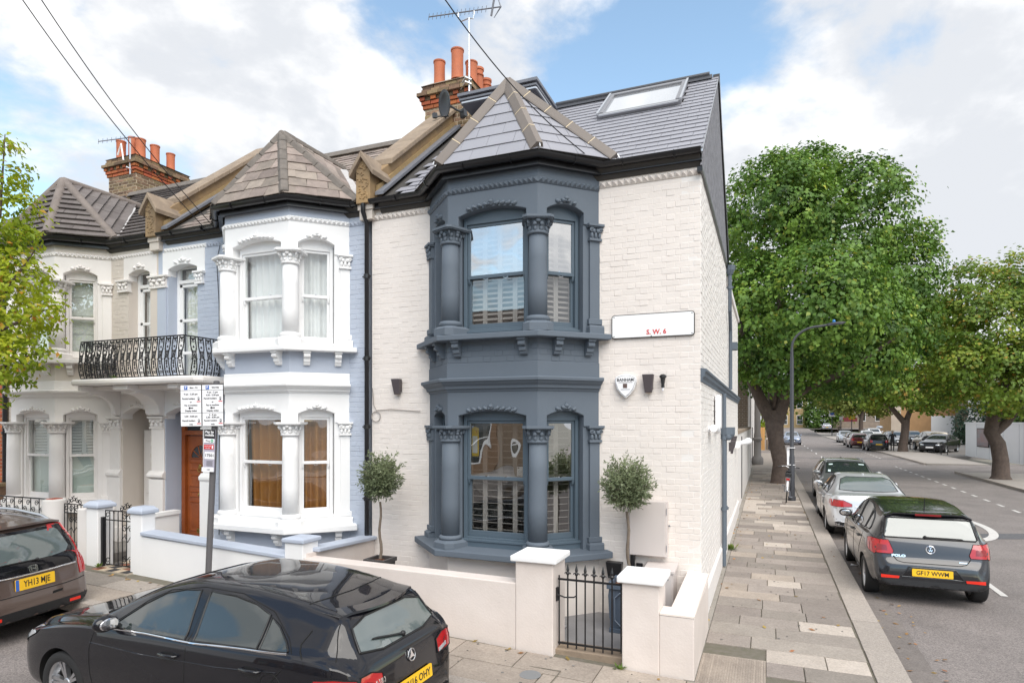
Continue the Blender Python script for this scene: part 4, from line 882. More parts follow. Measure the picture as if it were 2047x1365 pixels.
k = MB(); k.ell((cx+.0, y-.02, zf2+H_*.43), (.03, .03, .03)); k.lathe([(.045, 0), (.045, .01)], 14, (cx, y+.008, zf2+H_*.43), 'y'); k.build('door_knob', M_BRASS, door)
k = MB(); k.box(cx-.09, y+.005, zf2+.1, cx+.09, y+.019, zf2+.18); k.box(cx-.075, y-.002, zf2+.125, cx+.075, y+.004, zf2+.155); k.build('letter_box', M_BRASS, door)
st = MB(); st.box(P2D[0]-.1, -.25, G(-8.4)-.1, P2D[1]+.1, yb2+.1, zf2-.005); st.build('door_step', M_STONE, H2, bevel=.01)
# plain door of the stone coloured house
m = MB(); d0, d1 = P3D; m.box(d0+.06, yb3-.06, zf3, d1-.06, yb3+.02, 2.3); m.box(d0+.12, yb3-.075, zf3+.15, d1-.12, yb3-.05, 1.0); m.box(d0+.12, yb3-.075, 1.15, d1-.12, yb3-.05, 2.1); m.build('door', M_WHITE2, H3, bevel=.01)
m = MB(); m.box(-9.24, .14, 1.92, -9.225, .17, 2.0); m.build('door_bell', M_BRASS, H3)
# ---- roofs
def main_roof(root, x0, x1, cx, ms, w, g, rough, sd, name, th=.007):
    rf = MB(); rf.prism([(x1, EAVE_Y, EAVE_Z-.06), (x1, RIDGE_Y, RIDGE_Z-.16), (x1, 5.1, EAVE_Z-.06), (x1, 5.05, EAVE_Z-.2), (x1, -.02, EAVE_Z-.2)], (x0-x1, 0, 0)); ro = rf.build('roof', M_DARK, root)
    def skip(a, b):
        x = x0+a; y = EAVE_Y+b*cosS; yv = EAVE_Y+(6.92-EAVE_Z)/SLOPE
        return abs(x-cx) < 1.25*(1-(y-EAVE_Y)/(yv-EAVE_Y))-.12
    s2 = (RIDGE_Z-.1-EAVE_Z)/(RIDGE_Y-EAVE_Y)
    slates(root, ro, (x0, EAVE_Y-.01, EAVE_Z-.045), (1, 0, 0), (0, 1, s2), [(0, 0), (x1-x0, 0), (x1-x0, SLEN-.05), (0, SLEN-.05)], w, g, ms, skip=skip, seed=sd, rough=rough, name=name, th=th)
    r = MB(); r.M = T(0, RIDGE_Y, RIDGE_Z-.08); r.prism([(x0, -.14, -.08), (x0, -.05, .05), (x0, .05, .05), (x0, .14, -.08)], (x1-x0, 0, 0)); r.build('ridge_tile', M_HIP_OLD, root, bevel=.02)
    return ro
main_roof(H2, XB+.22, XL-.13, CX2, M_OLDSLATE, .27, .17, 1.0, 12, 'slate')
main_roof(H3, XE+.1, XB-.13, CX3, M_TILE3, .24, .21, .5, 13, 'roof_tile', th=.022)
def hip_old(p, a, b):
    a, b = Vector(a)+Vector((0, 0, .03)), Vector(b)+Vector((0, 0, .04)); x = (b-a).normalized(); y = Vector((0, 0, 1)).cross(x).normalized(); z = x.cross(y); n = 6
    q = MB(); F = Matrix((x, y, z)).transposed().to_4x4(); F.translation = a; q.M = F; L = (b-a).length
    for i in range(n): q.prism([(i*L/n, p_, s_+U(-.004, .004)) for p_, s_ in ((-.085, -.06), (-.05, .03), (.05, .03), (.085, -.06))], (L/n-.004, 0, 0))
    q.build('hip_capping', M_HIP_OLD, p, bevel=.015)
def hip_round(p, a, b):
    a, b = Vector(a)+Vector((0, 0, .02)), Vector(b)+Vector((0, 0, .03)); q = MB(); n = 8
    q.tube([a+(b-a)*(i/n) for i in range(n+1)], .08, 10); q.build('hip_tile', mat('hip_brown', (.22, .185, .165), .85, noise=(6, .6), col2=(.12, .10, .09), bump=(20, .006)), p, smooth=60)
br2, A2, V2, C2 = bay_roof(H2, CX2, M_OLDSLATE, M_HIP_OLD, None, .30, .20, rough=1.0, hipfn=hip_old)
br3, A3, V3, C3 = bay_roof(H3, CX3, M_TILE3, M_HIP_OLD, None, .42, .145, rough=.4, hipfn=hip_round, name='roof_tile', th=.022)
for r, C, V in ((H2, C2, V2), (H3, C3, V3)):
    c, v = Vector(C[3]), Vector(V); d = (v-c); s_ = Vector((0, 0, .05)); q = MB(); e = Vector((.07, .02, 0))
    pts = []
    for i in range(9):
        p = c+d*(i/8)*.85; pts.append((p-e+s_+Vector((0, 0, U(0, .03))), p+e+s_+Vector((0, 0, U(0, .02)))))
    for i in range(8): q.add([pts[i][0], pts[i][1], pts[i+1][1], pts[i+1][0]]+[p-Vector((0, 0, .06)) for p in (pts[i][0], pts[i][1], pts[i+1][1], pts[i+1][0])], [(0, 1, 2, 3), (0, 4, 5, 1), (2, 6, 7, 3), (1, 5, 6, 2), (3, 7, 4, 0)])
    q.build('valley_flashing', mat('pale_flashing', (.52, .50, .49), .6, noise=(12, .5)), r, fix=False)
parapet(H2, XB, mcap=M_STONE)
chimney(H3, -13.93, -13.0, 2.55, 3.95, 6.4, 8.30, 8.74, [(-13.78, 2.75, .52, .105, 0), (-13.5, 2.85, .6, .105, 0), (-13.24, 2.85, .52, .11, 0), (-13.2, 3.2, .5, .105, 0), (-13.18, 3.62, .46, .1, 0)])
gutter(H2, eave_path(XB+.14, XL-.14, CX2), M_BLACK); gutter(H3, eave_path(XE, XB-.12, CX3), M_BLACK)
for r, x0, x1 in ((H2, XB, XL), (H3, XE, XB)):
    m = MB(); m.box(x0+.01, 4.9, 0, x1-.01, 5.1, 5.6); m.build('rear_wall', M_STOCK, r)
# loose cables down the blue front
m = MB(); m.tube([(-7.6, -.02, 5.35), (-7.66, -.03, 5.1), (-7.62, -.02, 4.4), (-7.61, -.02, 3.0), (-7.62, -.02, .6)], .006, 5); m.build('loose_cable', M_TXT, H2)
# ------------------------------------------------------------------ balcony with cast iron railing
BAL = thing('balcony', 'white balcony with black cast iron railing above the paired front doors', 'balcony', (XB, -.4, 3.06))
m = MB(); m.sweep([(-.02, 3.06), (0, 3.055), (.02, 3.09), (.02, 3.13), (0, 3.16), (-.6, 3.16), (-.6, 3.06)], [(-10.08, -.02), (-10.08, -.78), (-7.3, -.78), (-7.22, -.70), (-7.22, -.02)]); m.box(-10.05, -.5, 3.065, -7.25, -.02, 3.155); m.build('slab', M_WHITE2, BAL, bevel=.006)
def console(x, w, m_):
    p = [(-.015, 2.55), (-.10, 2.57)]+[(-.12-.40*(1-math.cos(t)), 2.60+.32*math.sin(t)*1.0) for t in [PI/2*k/7 for k in range(8)]]+[(-.56, 2.92), (-.56, 2.96), (-.70, 2.98), (-.70, 3.055), (-.015, 3.055)]
    q = MB(); q.prism([(x-w/2, y, z) for y, z in p], (w, 0, 0)); q.build('bracket', m_, BAL, bevel=.006)
for x, w in ((-10.02, .1), (-9.04, .34), (-7.86, .2)): console(x, w, M_WHITE2)
q = MB(); q.box(-9.99, -.5, 2.99, -7.9, -.02, 3.05); q.build('soffit', M_WHITE2, BAL)
bal = MB(); bow = lambda z: -.04*math.sin(PI*min(1, max(0, 1-z/.62))**1.4)-.01
for sx in (-1, 1): bal.tube([(sx*(.042+.010*math.sin(z/.62*PI*3)), bow(z), z) for z in [.62*k/14 for k in range(15)]], .0085, 5)
for z in (.12, .27, .43, .52): bal.ell((-.045, bow(z), z), (.014, .012, .014), None, 6, 4); bal.ell((.045, bow(z), z), (.014, .012, .014), None, 6, 4)
for z, rr in ((.07, .026), (.30, .024), (.385, .022)): 
    for sx in (-1, 1): torus(bal, (sx*.02, bow(z), z), rr*.7, .007, Matrix.Identity(3), 9, 4)
for z in (.15, .20, .235, .34, .46, .565): bal.ell((0, bow(z), z), (.020, .01, .019), None, 6, 4)
bal.tube([(0, bow(z), z) for z in (.12, .2, .26)], .006, 4); bal.tube([(-.04, bow(.27), .27), (.04, bow(.42), .42)], .006, 4); bal.tube([(.04, bow(.27), .27), (-.04, bow(.42), .42)], .006, 4)
bal.tube([(-.05, bow(.56), .56), (0, bow(.53), .53), (.05, bow(.56), .56)], .006, 4); bal.box(-.05, bow(.6)-.008, .575, .05, bow(.6)+.008, .60)
bal_me = bal.mesh('baluster'); bz = 3.165
for i in range(17): put('baluster', bal_me, BAL, T(-9.93+i*(2.30/16)+U(-.004, .004), -.70, bz), M_IRON)
for i in range(1, 5): put('baluster', bal_me, BAL, T(-7.60, -.70+i*.145, bz, PI/2), M_IRON); put('baluster', bal_me, BAL, T(-9.97, -.70+i*.145, bz, -PI/2), M_IRON)
for nm, z, r in (('top_rail', bz+.625, .012), ('bottom_rail', bz+.012, .008)):
    q = MB(); q.tube([(-9.97, -.02, z), (-9.97, -.71, z), (-7.60, -.71, z), (-7.60, -.02, z)], r, 6); q.build(nm, M_IRON, BAL)
# ------------------------------------------------------------------ red brick house at the left edge
H4 = thing('terraced_house', 'red brick house at the far left beyond the black drainpipe', 'house', (-15.4, 2.5, .3))
m = MB(); m.box(-17.5, .0, -.1, XE-.14, .25, 5.62); m.box(-17.5, 4.9, 0, XE-.1, 5.1, 5.6); w4 = m.build('front_wall', M_JOINT, H4)
bricks(H4, w4, frame((-15.0, 0, 0), (1, 0, 0), (0, -1, 0)), 15.0+XE-.14, .5, 5.5, M_REDBRICK, t=.008, jt=.011, ch=.0025, seed=41, st=.205, hd=.095)
m = MB(); m.prism([(XE-.1, EAVE_Y, EAVE_Z-.06), (XE-.1, RIDGE_Y, RIDGE_Z-.06), (XE-.1, 5.1, EAVE_Z-.06)], (-4.3, 0, 0)); m.build('roof', M_TILE3, H4)
m = MB(); m.box(-14.8, -.03, 2.3, -13.6, .02, 2.52); m.build('stone_band', M_STONE, H4)
pipe(H4, [(XE-.02, -.06, 5.5), (XE-.02, -.06, .3)], .045, M_BLACK, collars=[(XE-.02, -.06, z) for z in (3.4, 2.2)])
# ================================================================== ground, roads, pavements
M_ROAD = mat('asphalt', (.235, .208, .196), .85, noise=(.9, .9), col2=(.165, .146, .138), bump=(120, .004))
M_ROAD.node_tree  # fine aggregate
def aggregate(m, scale=230, amt=.35):
    t = m.node_tree; L = t.links.new; b = t.nodes['Principled BSDF']; src = b.inputs['Base Color'].links[0].from_socket
    g = t.nodes.new('ShaderNodeNewGeometry'); v = t.nodes.new('ShaderNodeTexVoronoi'); v.inputs['Scale'].default_value = scale*.4; L(g.outputs['Position'], v.inputs['Vector'])
    hs = t.nodes.new('ShaderNodeHueSaturation'); sp = t.nodes.new('ShaderNodeSeparateColor'); L(v.outputs['Color'], sp.inputs[0])
    mr = t.nodes.new('ShaderNodeMapRange'); L(sp.outputs[0], mr.inputs[0]); mr.inputs[3].default_value = 1-amt; mr.inputs[4].default_value = 1+amt
    L(mr.outputs[0], hs.inputs['Value']); L(src, hs.inputs['Color']); L(hs.outputs[0], b.inputs['Base Color'])
aggregate(M_ROAD)
M_SLAB = mat('paving_stone', (.30, .262, .232), .85, var=.2, hue=.008, noise=(3.5, .55), col2=(.215, .185, .162), bump=(40, .003)); aggregate(M_SLAB, 160, .12)
M_SLABL = mat('pale_paving_stone', (.50, .44, .385), .85, var=.1, noise=(4, .5), col2=(.38, .33, .28), bump=(40, .003)); aggregate(M_SLABL, 160, .12)
M_SLABF = mat('buff_paving_stone', (.39, .332, .28), .85, var=.13, noise=(2.5, .7), col2=(.26, .218, .185), bump=(40, .003)); aggregate(M_SLABF, 160, .12)
M_PJOINT = mat('paving_joint', (.17, .15, .125), .95, noise=(15, .7), col2=(.10, .10, .06))
M_KERB = mat('granite_kerb', (.36, .318, .28), .8, var=.08, noise=(7, .5), col2=(.31, .275, .25), bump=(50, .003)); aggregate(M_KERB, 250, .2)
M_CHAN = mat('channel_stone', (.20, .176, .162), .85, var=.12, noise=(6, .5), bump=(50, .003)); aggregate(M_CHAN, 250, .2)
M_LINE = mat('road_paint', (.66, .64, .61), .7, noise=(25, .6), col2=(.40, .38, .365))
M_CONC = mat('grey_concrete', (.27, .262, .265), .85, noise=(3, .5), bump=(40, .003))
M_PATCH = mat('tarmac_patch', (.118, .118, .125), .85, noise=(8, .4)); aggregate(M_PATCH, 230, .3)
def struct(o): o['kind'] = 'structure'; return o
m = MB(); m.add([(-900, -900, -.2), (900, -900, -.2), (900, 1500, -.2), (-900, 1500, -.2)], [(0, 1, 2, 3)]); struct(m.build('ground', mat('far_ground', (.2, .19, .16), .9, noise=(.05, .5))))
hill = lambda y: max(0, y-108)*.022
m = MB(); xs = [-80, -40, -20, -10, -5, 0, 2.0, 9.4, 40, 80]
vs = []; fs = []
for x in xs:
    for y in (-13.6, -8.9, -2.6): vs.append((x, y, .012*max(0, -x)-.1))
for i in range(len(xs)-1):
    for j in range(2): k = i*3+j; fs.append((k, k+3, k+4, k+1))
m.add(vs, fs)
ys = [-2.6, 30, 70, 108, 120, 135, 150, 152]
m.add([(x, y, -.1+hill(y)) for y in ys for x in (1.99, 9.41)], [(2*i, 2*i+1, 2*i+3, 2*i+2) for i in range(len(ys)-1)])
m.add([(-60, 147, hill(147)-.104), (80, 147, hill(147)-.104), (80, 156, hill(156)-.104), (-60, 156, hill(156)-.104)], [(0, 1, 2, 3)])
m.add([(9.4, 28.6, -.096), (13.4, 28.6, -.02), (13.4, 35.4, -.02), (9.4, 35.4, -.096)], [(0, 1, 2, 3)]); m.add([(13.3, 25, -.02), (40, 25, -.02), (40, 36.2, -.02), (13.3, 36.2, -.02)], [(0, 1, 2, 3)])
m.add([(-30, 45.2, -.106), (2.05, 45.2, -.096), (2.05, 49.3, -.096), (-30, 49.3, -.106)], [(0, 1, 2, 3)])
struct(m.build('road', M_ROAD, fix=False))
# road markings
mk = MB(); zr = -.094
def dash(x0, y0, x1, y1, w):
    d = Vector((x1-x0, y1-y0)).normalized(); n = Vector((d.y, -d.x))*w/2
    mk.add([(x0-n.x, y0-n.y, zr+hill(y0)), (x0+n.x, y0+n.y, zr+hill(y0)), (x1+n.x, y1+n.y, zr+hill(y1)), (x1-n.x, y1-n.y, zr+hill(y1))], [(0, 1, 2, 3)])
for k in range(4): dash(3.95, 1.25+k*2.2, 3.95, 2.1+k*2.2, .09)
for k in range(16): dash(7.28+.012*k, 12.5+k*1.35, 7.29+.012*k, 13.1+k*1.35, .09)
for k in range(6): dash(4.3, 41+k*5.5, 4.4, 43.2+k*5.5, .1)
for k in range(22): dash(8.0+.03*k, 42+k*1.6, 8.01+.03*k, 42.8+k*1.6, .09)
for y in (36.3, 45.0): dash(8.6, y, 9.3, y+.5, .16); dash(2.1, y, 2.7, y+.3, .16)
mo = struct(mk.build('road_marking', M_LINE, fix=False))
def ring(cx, cy, a, b, w, n=48):
    q = MB(); pts = []
    for i in range(n):
        t = 2*PI*i/n; pts += [(cx+a*math.cos(t), cy+b*math.sin(t), zr), (cx+(a-w)*math.cos(t), cy+(b-w*1.6)*math.sin(t), zr)]
    q.add(pts, [(2*i, 2*((i+1) % n), 2*((i+1) % n)+1, 2*i+1) for i in range(n)]); return q
o = ring(4.72, 10.65, .98, 2.35, .17).build('speed_roundel', M_LINE, fix=False); struct(o)
t20 = text_mesh('20', 1.1, ext=0, bold=.02); t20.transform(T(4.72, 10.5, zr+.0) @ Matrix.Diagonal((1, 2.3, 1, 1))); struct(put('speed_number', t20, None, mat=M_LINE))
q = MB(); c_, s_ = math.cos(.3868), math.sin(.3868)
q.add([(3.4, 8.05, -.095), (12, 8.05+8.6*s_/c_, -.095), (12, 8.75+8.6*s_/c_, -.095), (3.4, 8.75, -.095)], [(0, 1, 2, 3)]); q.add([(2.3, 40.5, -.095), (9.3, 41.2, -.095), (9.3, 41.9, -.095), (2.3, 41.1, -.095)], [(0, 1, 2, 3)]); struct(q.build('road_patch', M_PATCH, fix=False))
# ---- pavements: base sheet, then every slab and kerb stone its own piece
pv = MB(); zb = -.014
pv.add([(x, y, G(x)+zb) for x in (-30, -9, 0, 1.7) for y in (-2.5, -1.2)], [(0, 2, 3, 1), (2, 4, 5, 3), (4, 6, 7, 5)])
pv.add([(-.02, -1.2, zb), (1.7, -1.2, zb), (1.7, 45, zb), (-.02, 45, zb)], [(0, 1, 2, 3)])
pv.add([(1.7, -2.5, zb-.09), (2.0, -2.5, zb-.09), (2.0, 45, zb-.09), (1.7, 45, zb-.09)], [(0, 1, 2, 3)])
PAV = struct(pv.build('pavement', M_PJOINT, fix=False))
_slab = {}
def slab(parent, x0, y0, x1, y1, m, name='paving_slab', z=0., h=.03, budget=None):
    key = (round(x1-x0, 2), round(y1-y0, 2))
    w, d = key
    if key not in _slab:
        q = MB(); e = .004
        q.add([(0, 0, -h), (w, 0, -h), (w, d, -h), (0, d, -h), (0, 0, -e), (w, 0, -e), (w, d, -e), (0, d, -e), (e, e, 0), (w-e, e, 0), (w-e, d-e, 0), (e, d-e, 0)],
              [(0, 1, 5, 4), (1, 2, 6, 5), (2, 3, 7, 6), (3, 0, 4, 7), (4, 5, 9, 8), (5, 6, 10, 9), (6, 7, 11, 10), (7, 4, 8, 11), (8, 9, 10, 11)]); _slab[key] = q.mesh(name)
    gx = -math.atan(.033) if x0 < -.2 else 0
    return put(name, _slab[key], parent, T(x0, y0, G(x0)*1.0+z+U(-.002, .002), U(-.004, .004), U(-.0025, .0025), -gx+U(-.0025, .0025)), m)
r = random.Random(21); y = -1.2; k = 0; n_sl = 0
while y < 27:
    d = round(r.choice((.38, .42, .45)), 2); x = .725 if y < -.79 else .10; ws_ = [(.36, .66), (.60, .5), (.44, .9), (.78, 1)][k % 4 if r.random() < .7 else r.randrange(4)]
    j = 0
    while x < 1.66:
        w = ws_[j] if j < 2 else 9; w = min(w+r.uniform(-.05, .05), 1.685-x); j += 1
        if 1.685-(x+w) < .25: w = 1.685-x
        w = round(w, 2)
        pale = (7.0 < y < 8.6 and x > .5 and r.random() < .8) or (10.2 < y < 13.4 and r.random() < .55) or (abs(y+.75) < .4 and x > .8 and r.random() < .6) or r.random() < .06
        slab(PAV, x, y, x+w-.009, y+d-.009, M_SLABL if pale else (M_SLABF if r.random() < .22 else M_SLAB)); n_sl += 1
        x += w
    y += d; k += 1
yr = y; x = 1.71
y = -1.0
while y < 27:
    l = round(r.choice((1.1, 1.4, 1.25, .95)), 2); q = slab(PAV, 1.70, y, 1.995, y+l-.01, M_KERB, 'kerb_stone', z=.003, h=.13); y += l
q = MB(); q.box(.1, yr, -.03, 1.685, 45, 0); q.box(1.70, y, -.12, 1.995, 45.0, .002); struct(q.build('pavement', M_SLAB))
y = -1.0; 
while y < 20:
    l = round(r.choice((.6, .9, .75)), 2); slab(PAV, 2.0, y, 2.31, y+l-.008, M_CHAN, 'channel_stone', z=-.088, h=.03); y += l
q = MB(); q.box(-.001, -1.6, -.03, .095, 30, .0); struct(q.build('pavement', mat('wall_foot_mortar', (.34, .31, .275), .95, noise=(6, .7), col2=(.2, .185, .16), bump=(20, .008))))
# front pavement
for row, (ya, yb) in enumerate(((-2.04, -1.6), (-2.47, -2.05))):
    x = 1.68
    while x > -13:
        l = round(r.uniform(.66, .86), 2); x -= l
        slab(PAV, x, ya, x+l-.01, yb-.008, M_SLABF if x > -3.2 else (M_SLABF if r.random() < .4 else M_SLAB))
x = 1.9
while x > -13:
    l = round(r.uniform(.9, 1.3), 2); x -= l; slab(PAV, x, -2.62, x+l-.01, -2.475, M_KERB, 'kerb_stone', z=.002, h=.13)
# ribbed tactile paving at the corner
q = MB(); q.box(.1, -1.62, -.03, .72, -.79, -.003)
for i in range(26): q.box(.115+i*.0235, -1.6, -.003, .127+i*.0235, -.81, .004)
put('tactile_slab', q.mesh('tactile_slab'), PAV, mat=M_SLABF)
# drain cover set in a slab
q = MB(); q.lathe([(.105, 0), (.105, .006), (.09, .007)], 24, (-1.36, -2.15, G(-1.36)-.001)); tag(q.build('drain_cover', mat('iron_cover', (.20, .205, .21), .6)), 'small round iron drain cover in the front pavement', 'drain cover')
q = MB(); z = G(-1.36)+.0015
for a, b in (((-.24, -.2), (.24, -.2)), ((-.24, .2), (.24, .2)), ((-.24, -.2), (-.24, .2)), ((.24, -.2), (.24, .2))): q.box(-1.36+a[0]-.005, -2.15+a[1]-.005, z-.002, -1.36+b[0]+.005, -2.15+b[1]+.005, z)
put('joint_line', q.mesh('joint_line'), PAV, mat=M_PJOINT)
q = MB(); q.box(1.0, 8.0, -.01, 1.42, 8.32, .003); tag(q.build('drain_cover', M_SLABL, bevel=.003), 'pale square inspection cover in the side pavement', 'drain cover')
# gardens
q = MB(); q.box(-4.62, -1.36, -.1, -.05, -.0, .055); struct(q.build('garden_floor', M_CONC))
q = MB(); q.box(-9.0, -1.3, -.05, -4.65, .0, .2); q.box(-13.2, -1.3, -.05, -9.04, 0, .33); struct(q.build('garden_floor', mat('garden_paving', (.3, .28, .26), .9, noise=(3, .5))))
# checker tiles behind the scrolled gate
cols = [mat('tile_black', (.035, .035, .04), .5), mat('tile_buff', (.55, .45, .33), .5), mat('tile_red', (.30, .10, .05), .5)]
TP = struct(MB().box(-8.58, -1.5, .1, -7.8, -.25, .268).build('tiled_path', M_MORTAR))
i = 0
for a in range(5):
    for b in range(8):
        me = _slab.setdefault('tile', MB().box(0, 0, 0, .146, .146, .006).mesh('tile')); put('tile', me, TP, T(-8.56+a*.152, -1.49+b*.152, .267), cols[(a+b) % 2 if (a*3+b) % 5 else 2]); i += 1

# ================================================================== garden walls, gates
def wy(x): return -1.585+.030*(-x-1.3) if x < -1.3 else -1.585
def wallrun(name, label, cat): return thing(name, label, cat)
GW = thing('garden_wall', 'long cream rendered garden wall with white capped pier left of the black gate', 'wall', (-3.0, -1.5, 0))
def run(parent, x0, x1, z0, z1, th, m, name='wall', ztop2=None, d=0):
    q = MB(); a, b = wy(x0)+d, wy(x1)+d; zt2 = z1 if ztop2 is None else ztop2
    q.add([(x0, a, G(x0)-.1), (x1, b, G(x1)-.1), (x1, b+th, G(x1)-.1), (x0, a+th, G(x0)-.1), (x0, a, z1), (x1, b, zt2), (x1, b+th, zt2), (x0, a+th, z1)], [(3, 2, 1, 0), (4, 5, 6, 7), (0, 1, 5, 4), (1, 2, 6, 5), (2, 3, 7, 6), (3, 0, 4, 7)])
    return q.build(name, m, parent, bevel=.012)
def slabtop(parent, x0, x1, za, zb, h, th, m, name='coping', ov=.03, d=0):
    q = MB(); a, b = wy(x0)+d-ov, wy(x1)+d-ov; t2 = th+2*ov
    q.add([(x0, a, za), (x1, b, zb), (x1, b+t2, zb), (x0, a+t2, za), (x0, a, za+h), (x1, b, zb+h), (x1, b+t2, zb+h), (x0, a+t2, za+h)], [(3, 2, 1, 0), (4, 5, 6, 7), (0, 1, 5, 4), (1, 2, 6, 5), (2, 3, 7, 6), (3, 0, 4, 7)])
    return q.build(name, m, parent, bevel=.01)
run(GW, -4.63, -1.74, .80, .75, .21, M_GWALL, ztop2=.745)
def pier(parent, x0, x1, zt, ch, m, mc, ov=.045, pyr=0, dep=None, name='pier'):
    y = wy((x0+x1)/2); dep = dep or (x1-x0); q = MB(); q.box(x0, y-.004, G(x0)-.1, x1, y+dep, zt); q.build(name, m, parent, bevel=.012)
    c = MB(); a, b, e, f = x0-ov, x1+ov, y-ov, y+dep+ov; xm, ym = (a+b)/2, (e+f)/2; k = .05 if not pyr else .10
    c.add([(a, e, zt), (b, e, zt), (b, f, zt), (a, f, zt), (a, e, zt+ch), (b, e, zt+ch), (b, f, zt+ch), (a, f, zt+ch)]+([(xm-k, ym-k, zt+ch+pyr), (xm+k, ym-k, zt+ch+pyr), (xm+k, ym+k, zt+ch+pyr), (xm-k, ym+k, zt+ch+pyr)] if pyr else []),
          [(3, 2, 1, 0), (0, 1, 5, 4), (1, 2, 6, 5), (2, 3, 7, 6), (3, 0, 4, 7)]+([(4, 5, 9, 8), (5, 6, 10, 9), (6, 7, 11, 10), (7, 4, 8, 11), (8, 9, 10, 11)] if pyr else [(4, 5, 6, 7)]))
    c.build('cap', mc, parent, bevel=.012)
pier(GW, -1.74, -1.32, .985, .06, M_GWALL, M_WHITE)
GW2 = thing('garden_wall', 'cream rendered corner garden wall with low return and white capped pier right of the gate', 'wall', (-.2, -1.5, 0))
pier(GW2, -.60, -.235, .87, .065, M_GWALL, M_WHITE, dep=.40)
q = MB(); q.box(-.236, -1.586, -.1, .09, -1.36, .585); q.box(-.14, -1.361, -.1, .089, -.006, .586); q.build('wall', M_GWALL, GW2, bevel=.01)
q = MB(); q.add([(-.232, -1.59, .588), (.094, -1.59, .588), (.094, 0, .64), (-.15, 0, .64), (-.15, -1.355, .592), (-.232, -1.355, .592)]+[(-.232, -1.59, .604), (.094, -1.59, .604), (.094, 0, .66), (-.15, 0, .66), (-.15, -1.355, .612), (-.232, -1.355, .612)], [(6, 7, 8, 9, 10, 11)]+[(i, (i+1) % 6, (i+1) % 6+6, i+6) for i in range(6)]); q.build('coping', mat('cream_coping', (.80, .72, .66), .6, noise=(5, .4), col2=(.70, .6, .53)), GW2)
q = MB(); q.box(-1.33, -1.5, -.1, -.59, -1.25, .085); tag(q.build('gate_threshold', M_STONE, bevel=.008), 'stained stone threshold under the black gate', 'step')
# black spear topped gate
GT = thing('iron_gate', 'black iron gate with spear finials between the two white capped cream piers', 'gate', (-.97, -1.47, .1))
q = MB(); yg = -1.47; a, b = -1.30, -.62
for z in (.135, .80): q.box(a, yg-.008, z, b, yg+.008, z+.02)
q.build('gate_rail', M_IRON, GT)
bm_ = MB().tube([(0, 0, .1), (0, 0, .83)], .0085, 6).mesh('gate_bar')
for i in range(8): put('gate_bar', bm_, GT, T(a+.012+i*(b-a-.024)/7, yg, .02 if i in (0, 7) else .0), M_IRON)
sp = MB(); sp.tube([(0, 0, 0), (0, 0, .05)], .009, 6); sp.lathe([(.004, .03), (.02, .05), (.022, .062), (.012, .075), (.017, .095), (.001, .16)], 8); 
for s_ in (-1, 1): sp.tube([(0, 0, .04), (s_*.018, 0, .065), (s_*.03, 0, .06), (s_*.032, 0, .048)], [.008, .008, .006, .003], 5)
spm = sp.mesh('spear_finial')
for i in range(1, 7): put('spear_finial', spm, GT, T(a+.012+i*(b-a-.024)/7, yg, .82), M_IRON)
q = MB(); q.box(-1.335, yg-.02, .58, -1.30, yg+.02, .72); q.tube([(-1.3, yg-.02, .65), (-1.22, yg-.025, .63), (-1.12, yg-.025, .64), (-1.1, yg-.025, .655)], .008, 6); q.box(-.62, yg-.015, .22, -.59, yg+.015, .30); q.build('latch', M_IRON, GT)
# white wall with blue coping in front of the blue house
GW3 = thing('garden_wall', 'white garden wall with pale blue coping in front of the blue house', 'wall', (-6.0, -1.4, .2))
run(GW3, -7.64, -4.9, .82, .80, .2, M_WHITE, ztop2=.72); slabtop(GW3, -7.62, -4.92, .82, .72, .05, .2, M_BLUE)
pier(GW3, -7.86, -7.62, 1.12, .05, M_WHITE, M_BLUE, pyr=.05, ov=.035, dep=.22); pier(GW3, -4.93, -4.64, .93, .05, M_WHITE, M_BLUE, pyr=.02, ov=.03)
q = MB(); q.add([(-4.72, -1.42, 0), (-4.60, -1.42, 0), (-4.60, -.01, 0), (-4.72, -.01, 0), (-4.72, -1.42, .80), (-4.60, -1.42, .80), (-4.60, -.01, .74), (-4.72, -.01, .74)], [(3, 2, 1, 0), (4, 5, 6, 7), (0, 1, 5, 4), (1, 2, 6, 5), (2, 3, 7, 6), (3, 0, 4, 7)]); q.build('dividing_wall', M_GWALL, GW3)
q = MB(); q.add([(-4.78, -1.3, .80), (-4.54, -1.3, .80), (-4.54, -.02, .74), (-4.78, -.02, .74), (-4.78, -1.3, .85), (-4.54, -1.3, .85), (-4.54, -.02, .79), (-4.78, -.02, .79)], [(3, 2, 1, 0), (4, 5, 6, 7), (0, 1, 5, 4), (1, 2, 6, 5), (2, 3, 7, 6), (3, 0, 4, 7)]); q.build('coping', M_BLUE, GW3, bevel=.01)
GW4 = thing('garden_wall', 'white blue capped gate pier left of the scrolled gate', 'pier', (-8.45, -1.35, .3))
pier(GW4, -8.86, -8.60, 1.15, .05, M_WHITE, M_BLUE, pyr=.05, ov=.035, dep=.24)
q = MB(); q.box(-9.12, wy(-8.9)+.02, .15, -8.87, wy(-8.9)+.4, 1.12); q.build('pier', M_WHITE2, GW4, bevel=.02)
q = MB(); q.box(-8.62, -.9, .2, -8.52, -.02, .9); q.box(-8.65, -.9, .9, -8.49, -.02, .96); tag(q.build('path_wall', M_WHITE), 'low white path wall behind the scrolled gate', 'wall')
def scroll(q, c, r, s=1, turns=1.4, t=.006, rot=0):
    pts = []
    for i in range(18): f = i/17; a = f*turns*2*PI+rot; rr = r*(1-.75*f); pts.append((c[0]+s*rr*math.cos(a), c[1], c[2]+rr*math.sin(a)))
    q.tube(pts, t, 5)
